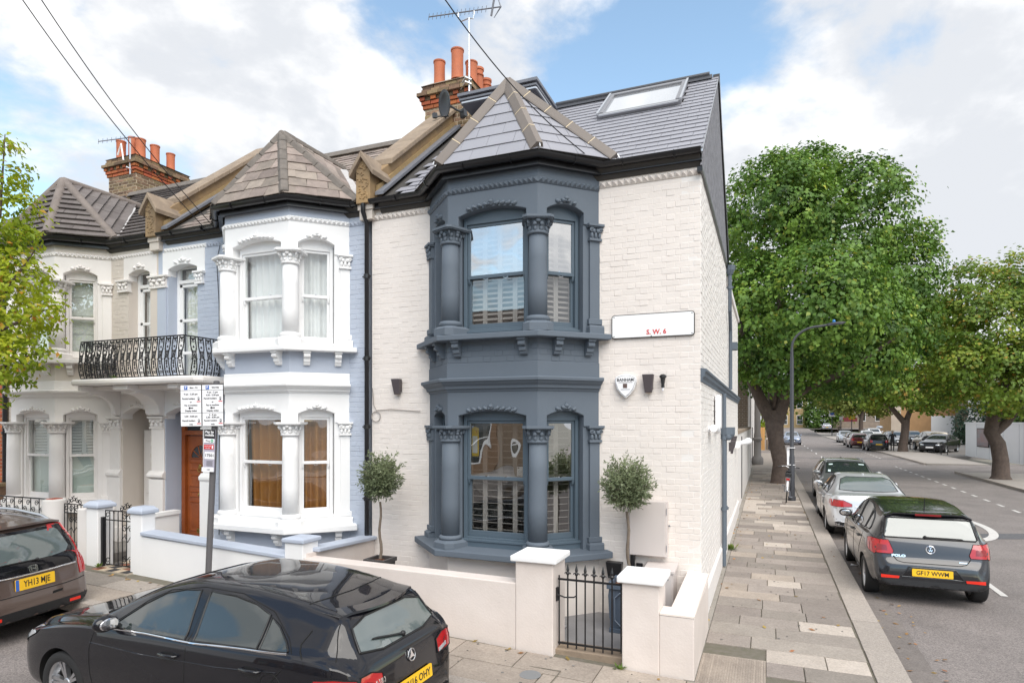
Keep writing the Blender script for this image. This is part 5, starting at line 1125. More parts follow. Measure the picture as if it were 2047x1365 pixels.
def ornate_gate(name, label, x0, x1, y, z0, z1, bars, panel):
    g = thing(name, label, 'gate', ((x0+x1)/2, y, z0)); q = MB()
    for z in (z0, z1-.14, z1): q.box(x0, y-.006, z-.008, x1, y+.006, z+.008)
    q.build('gate_rail', M_IRON, g)
    l = MB().tube([(0, 0, 0), (0, 0, z1-z0)], .0075, 6).mesh('gate_bar')
    xs = [x0+(x1-x0)*i/bars for i in range(bars+1)]
    for i, x in enumerate(xs): put('gate_bar', l, g, T(x, y, z0, s=1), M_IRON)
    s = MB(); a, b = panel; c = (a+b)/2; w = (b-a)/2
    for z in (z0+.1, z1-.07, z1-.25):
        scroll(s, (c-w*.5, y-.008, z), w*.45, 1); scroll(s, (c+w*.5, y-.008, z), w*.45, -1)
    for sx in (-1, 1): s.tube([(c+sx*w, y-.008, z1-.42), (c+sx*w*.5, y-.008, z1-.36), (c, y-.008, z1-.45)], .006, 5)
    scroll(s, (x0+.06, y-.008, z1-.07), .05, 1, 1); scroll(s, (x0+.06, y-.008, z0+.06), .05, 1, 1)
    for i, dx in enumerate((-.16, -.08, 0, .08, .16)): scroll(s, (c+dx*.9, y, z1+.04+(.05 if i == 2 else .025 if i in (1, 3) else 0)), .045, -1 if i < 2 else 1, 1.1, .007, rot=PI/2)
    s.build('scroll', M_IRON, g, fix=False); return g
ornate_gate('iron_gate', 'black scrolled wrought iron gate between the blue capped white piers', -8.52, -7.88, -1.30, .31, 1.12, 7, (-8.16, -7.90))
q = MB(); q.box(-8.585, -1.33, .28, -8.545, -1.29, 1.02); tag(q.build('gate_post', M_IRON), 'thin black hinge post beside the scrolled gate', 'post')
GWP = thing('garden_wall', 'round topped white gate pier with a red tile top beside black railings', 'pier', (-9.9, -1.2, .35))
q = MB(); q.lathe([(.17, .25), (.17, 1.12), (.165, 1.18), (.13, 1.2)], 16, (-10.0, -1.12, 0)); q.build('pier', M_WHITE2, GWP, smooth=40); q = MB(); q.box(-10.08, -1.2, 1.195, -9.92, -1.04, 1.21); q.build('cap', M_REDBRICK, GWP)
ornate_gate('iron_gate', 'small black iron gate in front of the stone coloured house', -9.72, -9.24, -1.14, .36, 1.14, 6, (-9.60, -9.36))
RL = thing('iron_railing', 'black scrolled railing on the low wall at the far left', 'railing', (-11.5, -1.1, .3))
q = MB(); q.box(-13.1, -1.16, .2, -10.2, -.98, .82); q.build('low_wall', M_WHITE2, RL)
q = MB(); q.box(-13.1, -1.08, .88, -10.2, -1.06, .9); q.box(-13.1, -1.08, 1.17, -10.2, -1.06, 1.19)
for i in range(14): q.tube([(-10.25-i*.22, -1.07, .82), (-10.25-i*.22, -1.07, 1.18)], .008, 5); scroll(q, (-10.32-i*.22, -1.07, 1.1), .05, 1); scroll(q, (-10.40-i*.22, -1.07, .99), .05, -1)
q.build('rails', M_IRON, RL, fix=False)
q = MB(); q.box(-13.2, -1.3, .2, -13.05, -.02, 1.2); q.box(-13.25, -1.3, 1.2, -13.0, -.02, 1.26); tag(q.build('dividing_wall', M_STOCK), 'low stock brick wall by the red brick house', 'wall')
# ================================================================== fittings on the corner house
def fit(name, label, cat, loc, rz=0, group=None): return thing(name, label, cat, loc, rz, group)
SG = fit('street_sign', 'white enamel street name plate with small red S.W.6 on the cream wall', 'sign', (-.565, -.012, 3.63))
Wt = frame((-.565, -.03, 3.632), (1, 0, 0), (0, -1, 0))
def rrect(q, w, h, r, y0, y1, n=5):
    pts = []
    for cx, cy, a0 in ((w/2-r, h/2-r, 0), (-w/2+r, h/2-r, 90), (-w/2+r, -h/2+r, 180), (w/2-r, -h/2+r, 270)):
        for i in range(n+1): a = R(a0+90*i/n); pts.append((cx+r*math.cos(a), y0, cy+r*math.sin(a)))
    q.prism(pts, (0, y1-y0, 0)); return q
q = MB(); q.M = Wt; rrect(q, 1.0, .292, .035, .0, .028); q.build('border', M_TXT, SG); q = MB(); q.M = Wt; rrect(q, .982, .274, .028, -.002, .004); q.build('plate', mat('enamel', (.9, .9, .9), .25, coat=.5), SG)
text('S. W. 6', .08, SG, Wt @ T(.05, -.004, -.085), M_RED, bold=.0022)
q = MB(); q.M = Wt
for x, z in ((-.47, .12), (.47, .12), (-.47, -.12), (.47, -.12), (-.01, -.13)): q.lathe([(.008, -.004), (.008, .0)], 8, (x, 0, z), 'y')
q.build('screw', M_LEAD, SG)
# alarm box: shield with lettering
AL = fit('alarm_box', 'white shield shaped alarm box lettered BANHAM on the cream wall', 'alarm', (-.885, -.02, 2.9))
def shield(s, n=12):
    P = []
    for i in range(n+1): t = -1+2*i/n; P.append((t*.132*s, (.085+.042*(1-t*t))*s))
    P += [(.135*s, .03*s), (.105*s, -.06*s), (.055*s, -.125*s), (0, -.17*s), (-.055*s, -.125*s), (-.105*s, -.06*s), (-.135*s, .03*s)]
    return P
Wa = frame((-.885, -.012, 2.915), (1, 0, 0), (0, -1, 0))
for s_, y0, y1, mm, nm in ((1.0, -.055, 0, M_SIGNW, 'case'), (.90, -.057, -.05, M_TXT, 'outline'), (.87, -.059, -.05, M_SIGNW, 'face')):
    q = MB(); q.M = Wa; q.prism([(x, y0, z) for x, z in shield(s_)], (0, y1-y0, 0)); q.build(nm, mm, AL, bevel=.012 if nm == 'case' else 0)
text('BANHAM', .05, AL, Wa @ T(0, -.06, .055), M_TXT, bold=.0012)
q = MB(); q.M = Wa; q.box(-.085, -.061, .022, .085, -.058, .027); q.box(-.03, -.061, -.045, .022, -.058, .01); q.build('emblem', mat('emblem_brown', (.12, .08, .07), .5), AL)
q = MB(); q.M = Wa; q.box(-.055, -.0605, -.066, .055, -.058, -.06); q.build('lettering', M_LEAD, AL)
def updown(label, W_):
    t = thing('wall_light', label, 'wall light', Wm=W_, group='dark wedge wall lights'); q = MB()
    q.add([(-.068, -.03, .10), (.068, -.03, .10), (.068, -.115, .10), (-.068, -.115, .10), (-.042, -.03, -.12), (.042, -.03, -.12), (.042, -.07, -.12), (-.042, -.07, -.12)], [(0, 1, 2, 3), (7, 6, 5, 4), (3, 2, 6, 7), (0, 3, 7, 4), (1, 5, 6, 2), (0, 4, 5, 1)])
    q.M = None; q.build('lamp_body', mat('bronze_grey', (.085, .072, .078), .45), t, Wm=W_, bevel=.004)
    q = MB(); q.box(-.05, -.03, -.08, .05, .0, .08); q.build('back_plate', MATS['bronze_grey'], t, Wm=W_)
    q = MB(); q.box(-.03, -.066, -.124, .03, -.034, -.119); q.build('lamp_glass', mat('warm_lens', (.35, .25, .16), .3), t, Wm=W_)
updown('dark wedge wall light right of the shield alarm box', frame((-.605, -.006, 2.93), (1, 0, 0), (0, -1, 0)))
updown('dark wedge wall light alone left of the dark bay', frame((-4.175, -.006, 2.965), (1, 0, 0), (0, -1, 0)))
updown('nearer dark wedge wall light on the white side wall', frame((.09, 4.25, 2.0), (0, 1, 0), (1, 0, 0)))
updown('farther dark wedge wall light on the white side wall', frame((.09, 4.95, 2.08), (0, 1, 0), (1, 0, 0)))
FL = fit('security_lamp', 'small black sensor lamp on a stalk beside the wedge light', 'wall lamp', (-.43, -.05, 2.95)); q = MB()
q.tube([(-.43, 0, 3.0), (-.43, -.06, 3.0)], .018, 8); q.ell((-.43, -.07, 3.0), (.045, .045, .03)); q.tube([(-.43, -.07, 2.98), (-.43, -.075, 2.9), (-.43, -.07, 2.87)], [.03, .018, .022], 8); q.build('lamp_body', M_IRON, FL)
q = MB(); q.ell((-.43, -.07, 2.85), (.014, .014, .03)); q.build('bulb', M_SIGNW, FL)
q = MB(); q.M = frame((.0, 2.1, 2.59), (0, 1, 0), (1, 0, 0)); q.prism([(-.17, -.02, -.24), (.17, -.02, -.24), (.19, -.02, .2), (.12, -.02, .26), (-.12, -.02, .26), (-.19, -.02, .2)], (0, -.08, 0)); tag(q.build('alarm_box', M_SIGNW, bevel=.02), 'plain white alarm box on the side wall', 'alarm')
CM = fit('camera', 'white bullet security camera near the corner on the side wall', 'camera', (.1, 1.06, 2.35)); q = MB(); q.lathe([(.05, 0), (.05, .02)], 12, (.0, 1.0, 2.35), 'x'); q.tube([(.0, 1.0, 2.35), (.06, 1.05, 2.35)], .02, 8); q.build('bracket', M_SIGNW, CM); q = MB(); q.tube([(.08, .9, 2.37), (.09, 1.25, 2.34)], [.05, .055], 12); q.ell((.09, 1.25, 2.34), (.055, .07, .055)); q.build('body', M_SIGNW, CM, smooth=50)
CM = fit('security_lamp', 'white floodlight far along the side wall', 'wall lamp', (.1, 8.4, 1.9)); q = MB(); q.box(0, 8.3, 1.82, .12, 8.42, 1.98); q.build('back_plate', M_SIGNW, CM); q = MB(); q.tube([(.12, 8.36, 1.93), (.24, 8.6, 1.95), (.3, 8.9, 1.97)], [.05, .07, .09], 10); q.build('lamp_body', M_SIGNW, CM, smooth=50)
# utility cabinets
CB = fit('meter_cabinet', 'large beige utility cabinet fixed to the wall behind the olive tree', 'cabinet', (-.6, -.05, .83)); M_CAB = mat('cabinet_beige', (.60, .545, .52), .5)
q = MB(); q.box(-.83, -.11, .83, -.375, -.012, 1.50); q.build('case', M_CAB, CB, bevel=.006); q = MB(); q.box(-.822, -.125, .84, -.395, -.112, 1.492); q.build('door', M_CAB, CB, bevel=.004); q = MB(); q.box(-.383, -.124, .9, -.377, -.118, .98); q.box(-.383, -.124, 1.34, -.377, -.118, 1.42); q.ell((-.36, -.03, 1.2), (.012, .012, .012)); q.build('hinge', M_LEAD, CB)
CB = fit('meter_cabinet', 'small pale meter box standing under the large cabinet', 'cabinet', (-.45, -.2, .06)); q = MB(); q.box(-.60, -.36, .06, -.27, -.03, .70); q.prism([(-.615, -.38, .70), (-.615, -.01, .70), (-.615, -.01, .76), (-.615, -.38, .735)], (.36, 0, 0)); q.build('case', M_CAB, CB, bevel=.006); q = MB(); q.box(-.585, -.372, .1, -.285, -.361, .68); q.build('door', M_CAB, CB, bevel=.003); q = MB(); q.box(-.55, -.378, .63, -.46, -.371, .64); q.box(-.41, -.378, .63, -.32, -.371, .64); q.build('vent_slot', M_LEAD, CB)
for i, (a, b, c) in enumerate((((-.80, -.02, .2), .045, .62), )): pipe(H1, [(a[0], -.05, .06), (a[0], -.05, .83)], .03, M_BLACK, name='cable_duct')
# dark hanging planters on the wall below the bay
for x, w, lb in ((-1.55, .17, 'small dark wall planter by the gate latch'), (-1.02, .2, 'dark wall planter seen through the gate spears'), (-.72, .08, 'narrow dark wall vent below the bay sill')):
    q = MB(); q.prism([(x-w/2, -.13 if w > .1 else -.03, .72), (x+w/2, -.13 if w > .1 else -.03, .72), (x+w/2*.75, -.1 if w > .1 else -.03, .52), (x-w/2*.75, -.1 if w > .1 else -.03, .52)], (0, .11 if w > .1 else .02, 0)); tag(q.build('wall_planter', M_IRON, bevel=.004), lb, 'planter')
# grating over the light well
GR = thing('grating', 'galvanised steel grating in the garden floor under the bay', 'grating', (-1.9, -.9, .06)); q = MB()
for i in range(11): q.box(-2.45+i*.1, -1.28, .058, -2.443+i*.1, -.72, .075)
q.build('bar', M_STEEL, GR); q = MB()
for i in range(9): q.box(-2.45, -1.28+i*.07, .06, -1.44, -1.274+i*.07, .074)
q.build('cross_bar', M_STEEL, GR); q = MB(); q.box(-2.45, -1.28, .0, -1.44, -.72, .057); q.build('light_well', M_TXT, GR)
# planters and the black sack
M_PLANT = mat('planter_blue', (.085, .115, .16), .5)
def planter(label, x, y, z, w, h, m):
    p = thing('planter', label, 'planter', (x, y, z)); q = MB(); a, b = w*.44, w*.5; W_ = T(x, y, z)
    q.add([(-a, -a, 0), (a, -a, 0), (a, a, 0), (-a, a, 0), (-b*.96, -b*.96, h), (b*.96, -b*.96, h), (b*.96, b*.96, h), (-b*.96, b*.96, h)], [(3, 2, 1, 0), (0, 1, 5, 4), (1, 2, 6, 5), (2, 3, 7, 6), (3, 0, 4, 7)]); q.build('body', m, p, Wm=W_)
    q = MB(); k = b+.012
    for (x0, y0, x1, y1) in ((-k, -k, k, -k+.04), (-k, k-.04, k, k), (-k, -k+.04, -k+.04, k-.04), (k-.04, -k+.04, k, k-.04)): q.box(x0, y0, h-.05, x1, y1, h+.005)
    q.box(-a-.015, -a-.015, 0, a+.015, a+.015, .05); q.build('rim', m, p, Wm=W_, bevel=.004)
    for s_, rz in ((1, 0), (1, PI/2), (1, -PI/2)):
        q = MB(); c = a*.72; q.M = W_ @ Matrix.Rotation(rz, 4, 'Z') @ T(0, -a-.004, h*.5); e = .06; hh = h*.34
        pts = [(-c+e, 0, -hh), (c-e, 0, -hh), (c, 0, -hh+e), (c, 0, hh-e), (c-e, 0, hh), (-c+e, 0, hh), (-c, 0, hh-e), (-c, 0, -hh+e)]
        q.tube([(x_, -.008-.03*(z_/h+.5), z_) for x_, _, z_ in pts], .008, 5, closed=True); q.build('panel_moulding', mat('planter_edge', (.16, .2, .26), .5), p)
    q = MB(); q.box(-b+.03, -b+.03, h-.08, b-.03, b-.03, h-.045); r_ = random.Random(4)
    for i in range(70): q.ell((r_.uniform(-b+.05, b-.05), r_.uniform(-b+.05, b-.05), h-.04), (.02, .018, .014), None, 5, 3)
    q.build('bark_mulch', mat('bark', (.16, .07, .04), .9, var=.4), p, Wm=W_, fix=False); return p
planter('square blue grey planter with panel moulding behind the right gate pier', -.73, -.5, .055, .44, .55, M_PLANT)
planter('dark square planter behind the long cream garden wall', -4.08, -.62, .055, .30, .57, mat('planter_dark', (.06, .055, .055), .5))
q = MB(); r_ = random.Random(5)
for i in range(26): q.ell((-.33+r_.uniform(-.1, .1), -.85+r_.uniform(-.25, .2), .10+r_.uniform(0, .26)), (r_.uniform(.06, .12), r_.uniform(.06, .12), r_.uniform(.03, .09)), Matrix.Rotation(r_.uniform(0, 3), 3, 'X'), 7, 4)
tag(q.build('rubbish_sack', mat('black_sack', (.02, .021, .027), .3, bump=(18, .03)), fix=False), 'crumpled black sack behind the low corner wall', 'sack')
# window stickers and the lit lantern inside the bay
ST = thing('window_notice', 'yellow edged parking notice inside the left of the ground floor bay window', 'notice', (-2.83, -.38, 2.2)); Ws = frame((-2.775, -.395, 2.21), (1, 0, 0), (0, -1, 0))
q = MB(); q.M = Ws; rrect(q, .1, .36, .04, 0, .004); q.box(-.05, -.001, -.2, .05, .003, .0); q.build('card', mat('yellow_card', (.9, .6, .02), .5), ST); q = MB(); q.M = Ws; q.box(-.038, -.004, -.16, .03, 0, .06); q.build('paper', M_SIGNW, ST); text('i', .06, ST, Ws @ T(.02, -.003, .12), M_RED)
ST = thing('window_notice', 'small white printed notice in the lower corner of the bay window upper sash', 'notice', (-2.1, -.4, 1.8)); Ws = frame((-2.135, -.405, 1.83), (1, 0, 0), (0, -1, 0))
q = MB(); q.M = Ws; q.box(-.055, 0, -.06, .055, .003, .06); q.build('paper', M_SIGNW, ST); q = MB(); q.M = Ws; q.box(-.045, -.002, .035, -.025, .001, .052); q.box(-.045, -.002, -.05, .045, .001, -.046)
for i in range(4): q.box(-.04, -.002, .01-i*.012, .04, .001, .013-i*.012)
q.build('lettering', M_LEAD, ST)
LN = thing('lantern', 'small lit amber pendant lantern inside the right bay window', 'lantern', (-1.35, .6, 2.0)); q = MB(); q.tube([(-1.5, .25, 2.14), (-1.5, .25, 2.85)], .004, 5); q.box(-1.54, .21, 2.12, -1.46, .29, 2.14); q.box(-1.535, .215, 1.95, -1.465, .285, 1.965)
for x in (-1.53, -1.47):
    for y in (.22, .28): q.box(x-.004, y-.004, 1.96, x+.004, y+.004, 2.13)
q.build('lantern_frame', M_IRON, LN); q = MB(); q.ell((-1.5, .25, 2.04), (.024, .024, .055)); q.build('bulb', mat('lit_bulb', (1, .55, .2), .5, emit=9), LN)
# satellite dish and aerials
DS = thing('satellite_dish', 'dark grey satellite dish on the brick chimney above the corner house', 'satellite dish', (-4.5, 2.2, 7.9)); M_DISH = mat('dish_grey', (.045, .048, .055), .4)
q = MB(); q.smooth = True; dm_ = T(-4.48, 1.95, 8.0, R(-32)) @ Matrix.Rotation(R(8), 4, 'X'); q.M = dm_; vs = []; n = 24
for k in range(6):
    for i in range(n): t = 2*PI*i/n; rr = k/5; vs.append((.19*rr*math.cos(t), -.07*rr*rr+.05, .235*rr*math.sin(t)))
q.add(vs+[(a, b+.012, c) for a, b, c in vs], [(k*n+i, k*n+(i+1) % n, (k+1)*n+(i+1) % n, (k+1)*n+i) for k in range(5) for i in range(n)]+[(6*n+k*n+i, 6*n+(k+1)*n+i, 6*n+(k+1)*n+(i+1) % n, 6*n+k*n+(i+1) % n) for k in range(5) for i in range(n)]+[(5*n+i, 5*n+(i+1) % n, 11*n+(i+1) % n, 11*n+i) for i in range(n)]); q.build('dish', M_DISH, DS)
q = MB(); q.M = dm_; q.tube([(0, .05, -.2), (0, -.2, -.24)], .011, 6); q.box(-.03, -.27, -.27, .03, -.2, -.19); q.tube([(0, .06, 0), (.02, .22, -.08), (.05, .36, -.12)], .018, 6); q.box(-.02, .3, -.2, .12, .36, -.06); q.build('bracket', M_DISH, DS)
def aerial(label, base, top, a, b, n, loop=True, mount=None):
    t = thing('tv_aerial', label, 'aerial', base); q = MB(); q.tube([base, top], .018, 8); q.build('mast', M_STEEL, t)
    a, b = Vector(a), Vector(b); d = (b-a).normalized(); up = Vector((.25, -.1, 1)).normalized(); sd = Vector((0, 0, 1))
    q = MB(); q.tube([a, b], .011, 6)
    for i in range(n):
        p = a+(b-a)*(i/n*.86); q.tube([p-sd*.0-up*.055, p+up*.055], .005, 5)
    q.build('boom', M_LEAD, t)
    if loop:
        p = a+(b-a)*.89; q = MB(); q.tube([p-up*.13, p+up*.13], .018, 6); q.tube([b+up*.17-d*.1, b, b-up*.17-d*.1], [.005, .014, .005], 6); q.tube([b+up*.25-d*.12, b+up*.1-d*.05], .005, 5); q.build('reflector', M_LEAD, t)
        p1, p2 = a+(b-a)*.42, a+(b-a)*.64; tp = Vector(top); q = MB(); q.tube([p1, p1-Vector((0, 0, .1)), p1*.8+tp*.2-Vector((0, 0, .14)), tp, p2*.8+tp*.2-Vector((0, 0, .12)), p2-Vector((0, 0, .06)), p2], .011, 6); q.build('yoke', M_STEEL, t)
    if mount:
        q = MB()
        for z in mount: q.tube([(base[0]-.25, base[1]+.12, z), (base[0]-.05, base[1]-.05, z+.06), (base[0]+.04, base[1]-.02, z+.02), (base[0]-.02, base[1]+.1, z-.04)], .016, 6)
        q.build('bracket', M_STEEL, t)
    return t
aerial('tall television aerial with long finned boom on the chimney', (-4.17, 2.28, 8.25), (-4.17, 2.28, 9.62), (-4.99, 2.28, 9.84), (-3.56, 2.28, 9.80-.13), 15, mount=(8.42, 8.5))
aerial('small television aerial on the far left chimney', (-13.1, 2.48, 8.25), (-13.1, 2.48, 9.08), (-14.2, 2.48, 9.2), (-12.95, 2.48, 9.1), 7, loop=False, mount=(8.35,))
q = MB(); q.tube([(-13.5, 2.46, 8.75), (-13.38, 2.46, 9.0), (-13.3, 2.46, 8.6)], .02, 6); tag(q.build('cable_conduit', M_SIGNW), 'white cable looped over the far left chimney pots', 'cable')
# overhead phone wires
def ray(px, py, d):
    t = (px-1023.5)/1252; v = (842-py)/1252; th = math.atan(510/1252); s_, c_ = math.sin(th), math.cos(th)
    return Vector((.733+d*(c_*t-s_), -7.745+d*(s_*t+c_), 2.46+d*v))
for lb, e, s_ in (('phone wire running down to the dark bay gutter', Vector((-1.22, -.12, 5.66)), ray(940, 0, 6.2)), ('left phone wire crossing the sky to the blue house', Vector((-7.7, -.1, 5.5)), ray(85, 0, 7.5)), ('right phone wire crossing the sky to the blue house', Vector((-7.6, -.12, 5.6)), ray(122, 0, 7.2))):
    f = e+(s_-e)*1.75; q = MB(); q.tube([e+(f-e)*(i/24)-Vector((0, 0, .35*math.sin(PI*i/24))) for i in range(25)], .0065, 5); tag(q.build('phone_wire', M_TXT), lb, 'wire')
# parking sign post in front of the white wall
SP = thing('sign_post', 'grey post with two white parking plates and pay by mobile notices', 'sign', (-5.89, -1.78, G(-5.9)))
pb, pt_ = Vector((-5.90, -1.80, .1)), Vector((-5.735, -1.80, 2.965)); pd = (pt_-pb).normalized(); M_POST = mat('post_grey', (.12, .115, .12), .5)
q = MB(); q.tube([pb, pt_], .038, 14); q.ell(pt_, (.038, .038, .014)); q.build('post', M_POST, SP, smooth=50)
Fs = frame((-5.875, -1.90, 2.66), (math.cos(R(16)), math.sin(R(16)), 0), (math.sin(R(16)), -math.cos(R(16)), 0)) @ Matrix.Rotation(R(-.8), 4, 'Y')
P_W, P_H = .285, .525
for k, (day, l1, l2, l3, l4) in enumerate((('Mon - Fri', '9 am - 5.30 pm', '', '5.30 - 8.00 pm', ''), ('Saturday', '9 am - 2 pm', '4.30 - 5.30 pm', '2 - 4 pm', '5.30 - 8.00 pm'))):
    F = Fs @ T((k-.5)*(P_W+.006), 0, 0); pl = MB(); pl.M = F; rrect(pl, P_W, P_H, .012, 0, .012); po = pl.build('parking_plate', M_TXT, SP)
    q = MB(); q.M = F; i_ = .004; 
    for z0, z1 in ((.195, .2585), (-.09, .190), (-.2585, -.095)): q.box(-P_W/2+i_, -.002, z0, P_W/2-i_, .006, z1)
    q.build('white_panel', M_SIGNW, po)
    q = MB(); q.M = F; q.box(-.09, -.004, .202, -.045, -.001, .25); q.build('blue_panel', M_BLUESIGN, po)
    tx = lambda s, z, sz=.03, x=0, m=M_TXT, b=.0004: text(s, sz, po, F @ T(x, -.004, z), m, bold=b)
    text('P', .045, po, F @ T(-.067, -.005, .226), M_SIGNW, bold=.001); tx(day, .226, .028, .04)
    tx(l1, .165 if l2 else .145); l2 and tx(l2, .13)
    tx('Permit holders', .088, .029, -.03); tx('or', .045, .026); tx('Pay at machine', .005, .029); tx('Display ticket', -.065, .029)
    tx(l3, -.118 if l4 else -.135); l4 and tx(l4, -.15); tx('Permit holders', -.19, .029, -.03); tx('only', -.235, .029)
    q = MB(); q.M = F
    for z in (.088, -.19): q.box(.092, -.004, z-.022, .115, -.001, z+.018)
    q.prism([(-.035, -.004, -.03), (-.012, -.004, -.012), (-.012, -.004, -.024), (.03, -.004, -.024), (.03, -.004, -.036), (-.012, -.004, -.036), (-.012, -.004, -.048)], (0, .003, 0)); q.build('symbol', M_TXT, po)
    for z in (.088, -.19): text('P', .03, po, F @ T(.1035, -.005, z-.002), M_SIGNW, bold=.001)
    q = MB(); q.M = F
    for z in (.052, -.226): q.box(.078, -.004, z-.006, .13, -.001, z+.004)
    q.build('red_bar', M_RED, po)
Fn = frame((-5.79, -1.865, 2.09), (math.cos(R(16)), math.sin(R(16)), 0), (math.sin(R(16)), -math.cos(R(16)), 0)) @ Matrix.Rotation(R(2), 4, 'Y')
q = MB(); q.M = Fn; q.box(-.072, 0, -.265, .072, .01, .265); nb = q.build('notice_board', mat('notice_grey', (.42, .40, .48), .5), SP)
q = MB(); q.M = Fn; q.box(-.072, -.003, .155, .072, .002, .265); q.build('black_panel', M_TXT, nb); text('Pay by', .044, nb, Fn @ T(0, -.004, .237), M_SIGNW, bold=.0012); text('mobile', .044, nb, Fn @ T(0, -.004, .197), M_SIGNW, bold=.0012)
q = MB(); q.M = Fn; q.box(-.072, -.005, .1, .066, .002, .15); q.build('white_panel', M_SIGNW, nb); text('Ring', .032, nb, Fn @ T(-.02, -.006, .125), M_TXT); q = MB(); q.M = Fn; q.lathe([(.019, -.007), (.019, -.004)], 14, (.036, 0, .125), 'y'); q.build('logo', M_GREENSIGN, nb); text('Go', .022, nb, Fn @ T(.036, -.008, .125), M_SIGNW)
q = MB(); q.M = Fn; q.box(-.07, -.004, .02, .06, .002, .075); q.build('red_panel', M_RED, nb); text('cards only', .02, nb, Fn @ T(-.018, -.005, .058), M_SIGNW); text('no cash', .02, nb, Fn @ T(-.018, -.005, .036), M_SIGNW); q = MB(); q.M = Fn; q.box(.036, -.006, .028, .054, -.003, .066); q.build('symbol', M_SIGNW, nb)
q = MB(); q.M = Fn; q.box(-.058, -.004, -.105, .072, .002, -.015); q.build('white_panel', M_SIGNW, nb); text('17501', .05, nb, Fn @ T(.008, -.005, -.06), M_TXT, bold=.0008)
q = MB(); q.M = Fn
for i in range(5): q.box(-.03, -.003, -.135-i*.014, .055-.01*(i % 2), .002, -.130-i*.014)
q.build('small_print', M_POST, nb); q = MB(); q.M = Fn; q.box(-.09, -.005, -.265, .07, .002, -.21); q.build('white_panel', M_SIGNW, nb); text('h&f', .03, nb, Fn @ T(0, -.006, -.237), M_LEAD)
# weeds along the wall foot
M_WEED = leafmat('weed_leaf', (.16, .26, .05), (.35, .3, .05))
def weed(label, x, y, z, n, s):
    r_ = random.Random(int(x*1000)); q = MB()
    for i in range(n):
        a = r_.uniform(0, 2*PI); l = r_.uniform(.5, 1)*s; e = Vector((math.cos(a)*l, math.sin(a)*l, r_.uniform(.2, 1)*s)); w = Vector((-e.y, e.x, 0)).normalized()*l*.22; c = Vector((x+r_.uniform(-s, s)*.5, y+r_.uniform(-s, s)*.5, z))
        q.add([c, c+e*.6+w, c+e, c+e*.6-w], [(0, 1, 2, 3)])
    tag(q.build('weed', M_WEED, fix=False), label, 'weed')
weed('green weed at the left foot of the right gate pier', -.62, -1.62, .02, 26, .06); weed('weed at the hinge post of the scrolled gate', -8.5, -1.42, .29, 24, .07); weed('weeds growing at the foot of the white side wall', .09, 5.0, 0, 40, .12); weed('small weed in the gutter of the balcony slab', -9.1, -.76, 3.16, 18, .06)
q = MB(); q.ell((1.93, 6.2, -.07), (.035, .05, .04)); q.box(1.9, 6.1, -.095, 1.97, 6.16, -.05); tag(q.build('litter', M_RED), 'crushed red can lying in the gutter behind the silver saloon', 'litter')
q = MB(); q.add([(2.1, 4.8, -.09), (2.2, 4.75, -.07), (2.22, 4.86, -.088), (2.12, 4.9, -.075)], [(0, 1, 2, 3)]); tag(q.build('litter', M_SIGNW, fix=False), 'scrap of white paper in the gutter beside the black hatchback', 'litter')
# ================================================================== cars
def pchip(P):
    xs = np.array([p[0] for p in P], float); ys = np.array([p[1] for p in P], float); h = np.diff(xs); d = np.diff(ys)/h; m = np.zeros(len(xs))
    for i in range(1, len(xs)-1):
        if d[i-1]*d[i] > 0: w1, w2 = 2*h[i]+h[i-1], h[i]+2*h[i-1]; m[i] = (w1+w2)/(w1/d[i-1]+w2/d[i])
    m[0], m[-1] = d[0], d[-1]
    def f(x):
        x = min(max(x, xs[0]), xs[-1]); i = min(int(np.searchsorted(xs, x, 'right'))-1, len(h)-1); i = max(i, 0); t = (x-xs[i])/h[i]
        return float(ys[i]*(1+2*t)*(1-t)**2+m[i]*h[i]*t*(1-t)**2+ys[i+1]*t*t*(3-2*t)+m[i+1]*h[i]*t*t*(t-1))
    return f
def paint(name, col, met=.3, rough=.28): return mat(name, col, rough, metal=met, coat=1.0, spec=.5 if met else .1)
M_CGLASS = mat('car_glass', (.022, .03, .03), .03, spec=.9, coat=.6)
M_CGLASS2 = mat('car_rear_glass', (.10, .125, .125), .03, spec=1.0, coat=.9)
M_RUB = mat('black_trim', (.012, .012, .013), .45)
M_GAP = mat('panel_gap', (.003, .003, .003), .8)
M_TYRE = mat('tyre_rubber', (.016, .016, .017), .75)
M_RIM = mat('alloy', (.55, .56, .58), .3, metal=.9)
M_LAMP = mat('tail_lens', (.42, .008, .010), .12, coat=.8)
M_LAMPD = mat('tail_lens_dark', (.22, .006, .008), .12, coat=.8)
M_HEAD = mat('head_lens', (.62, .65, .68), .08, coat=.8, metal=.4)
M_REFL = mat('reflector_red', (.75, .03, .015), .25)
def inner_arch(): return mat('arch_liner', (.006, .006, .006), .9)
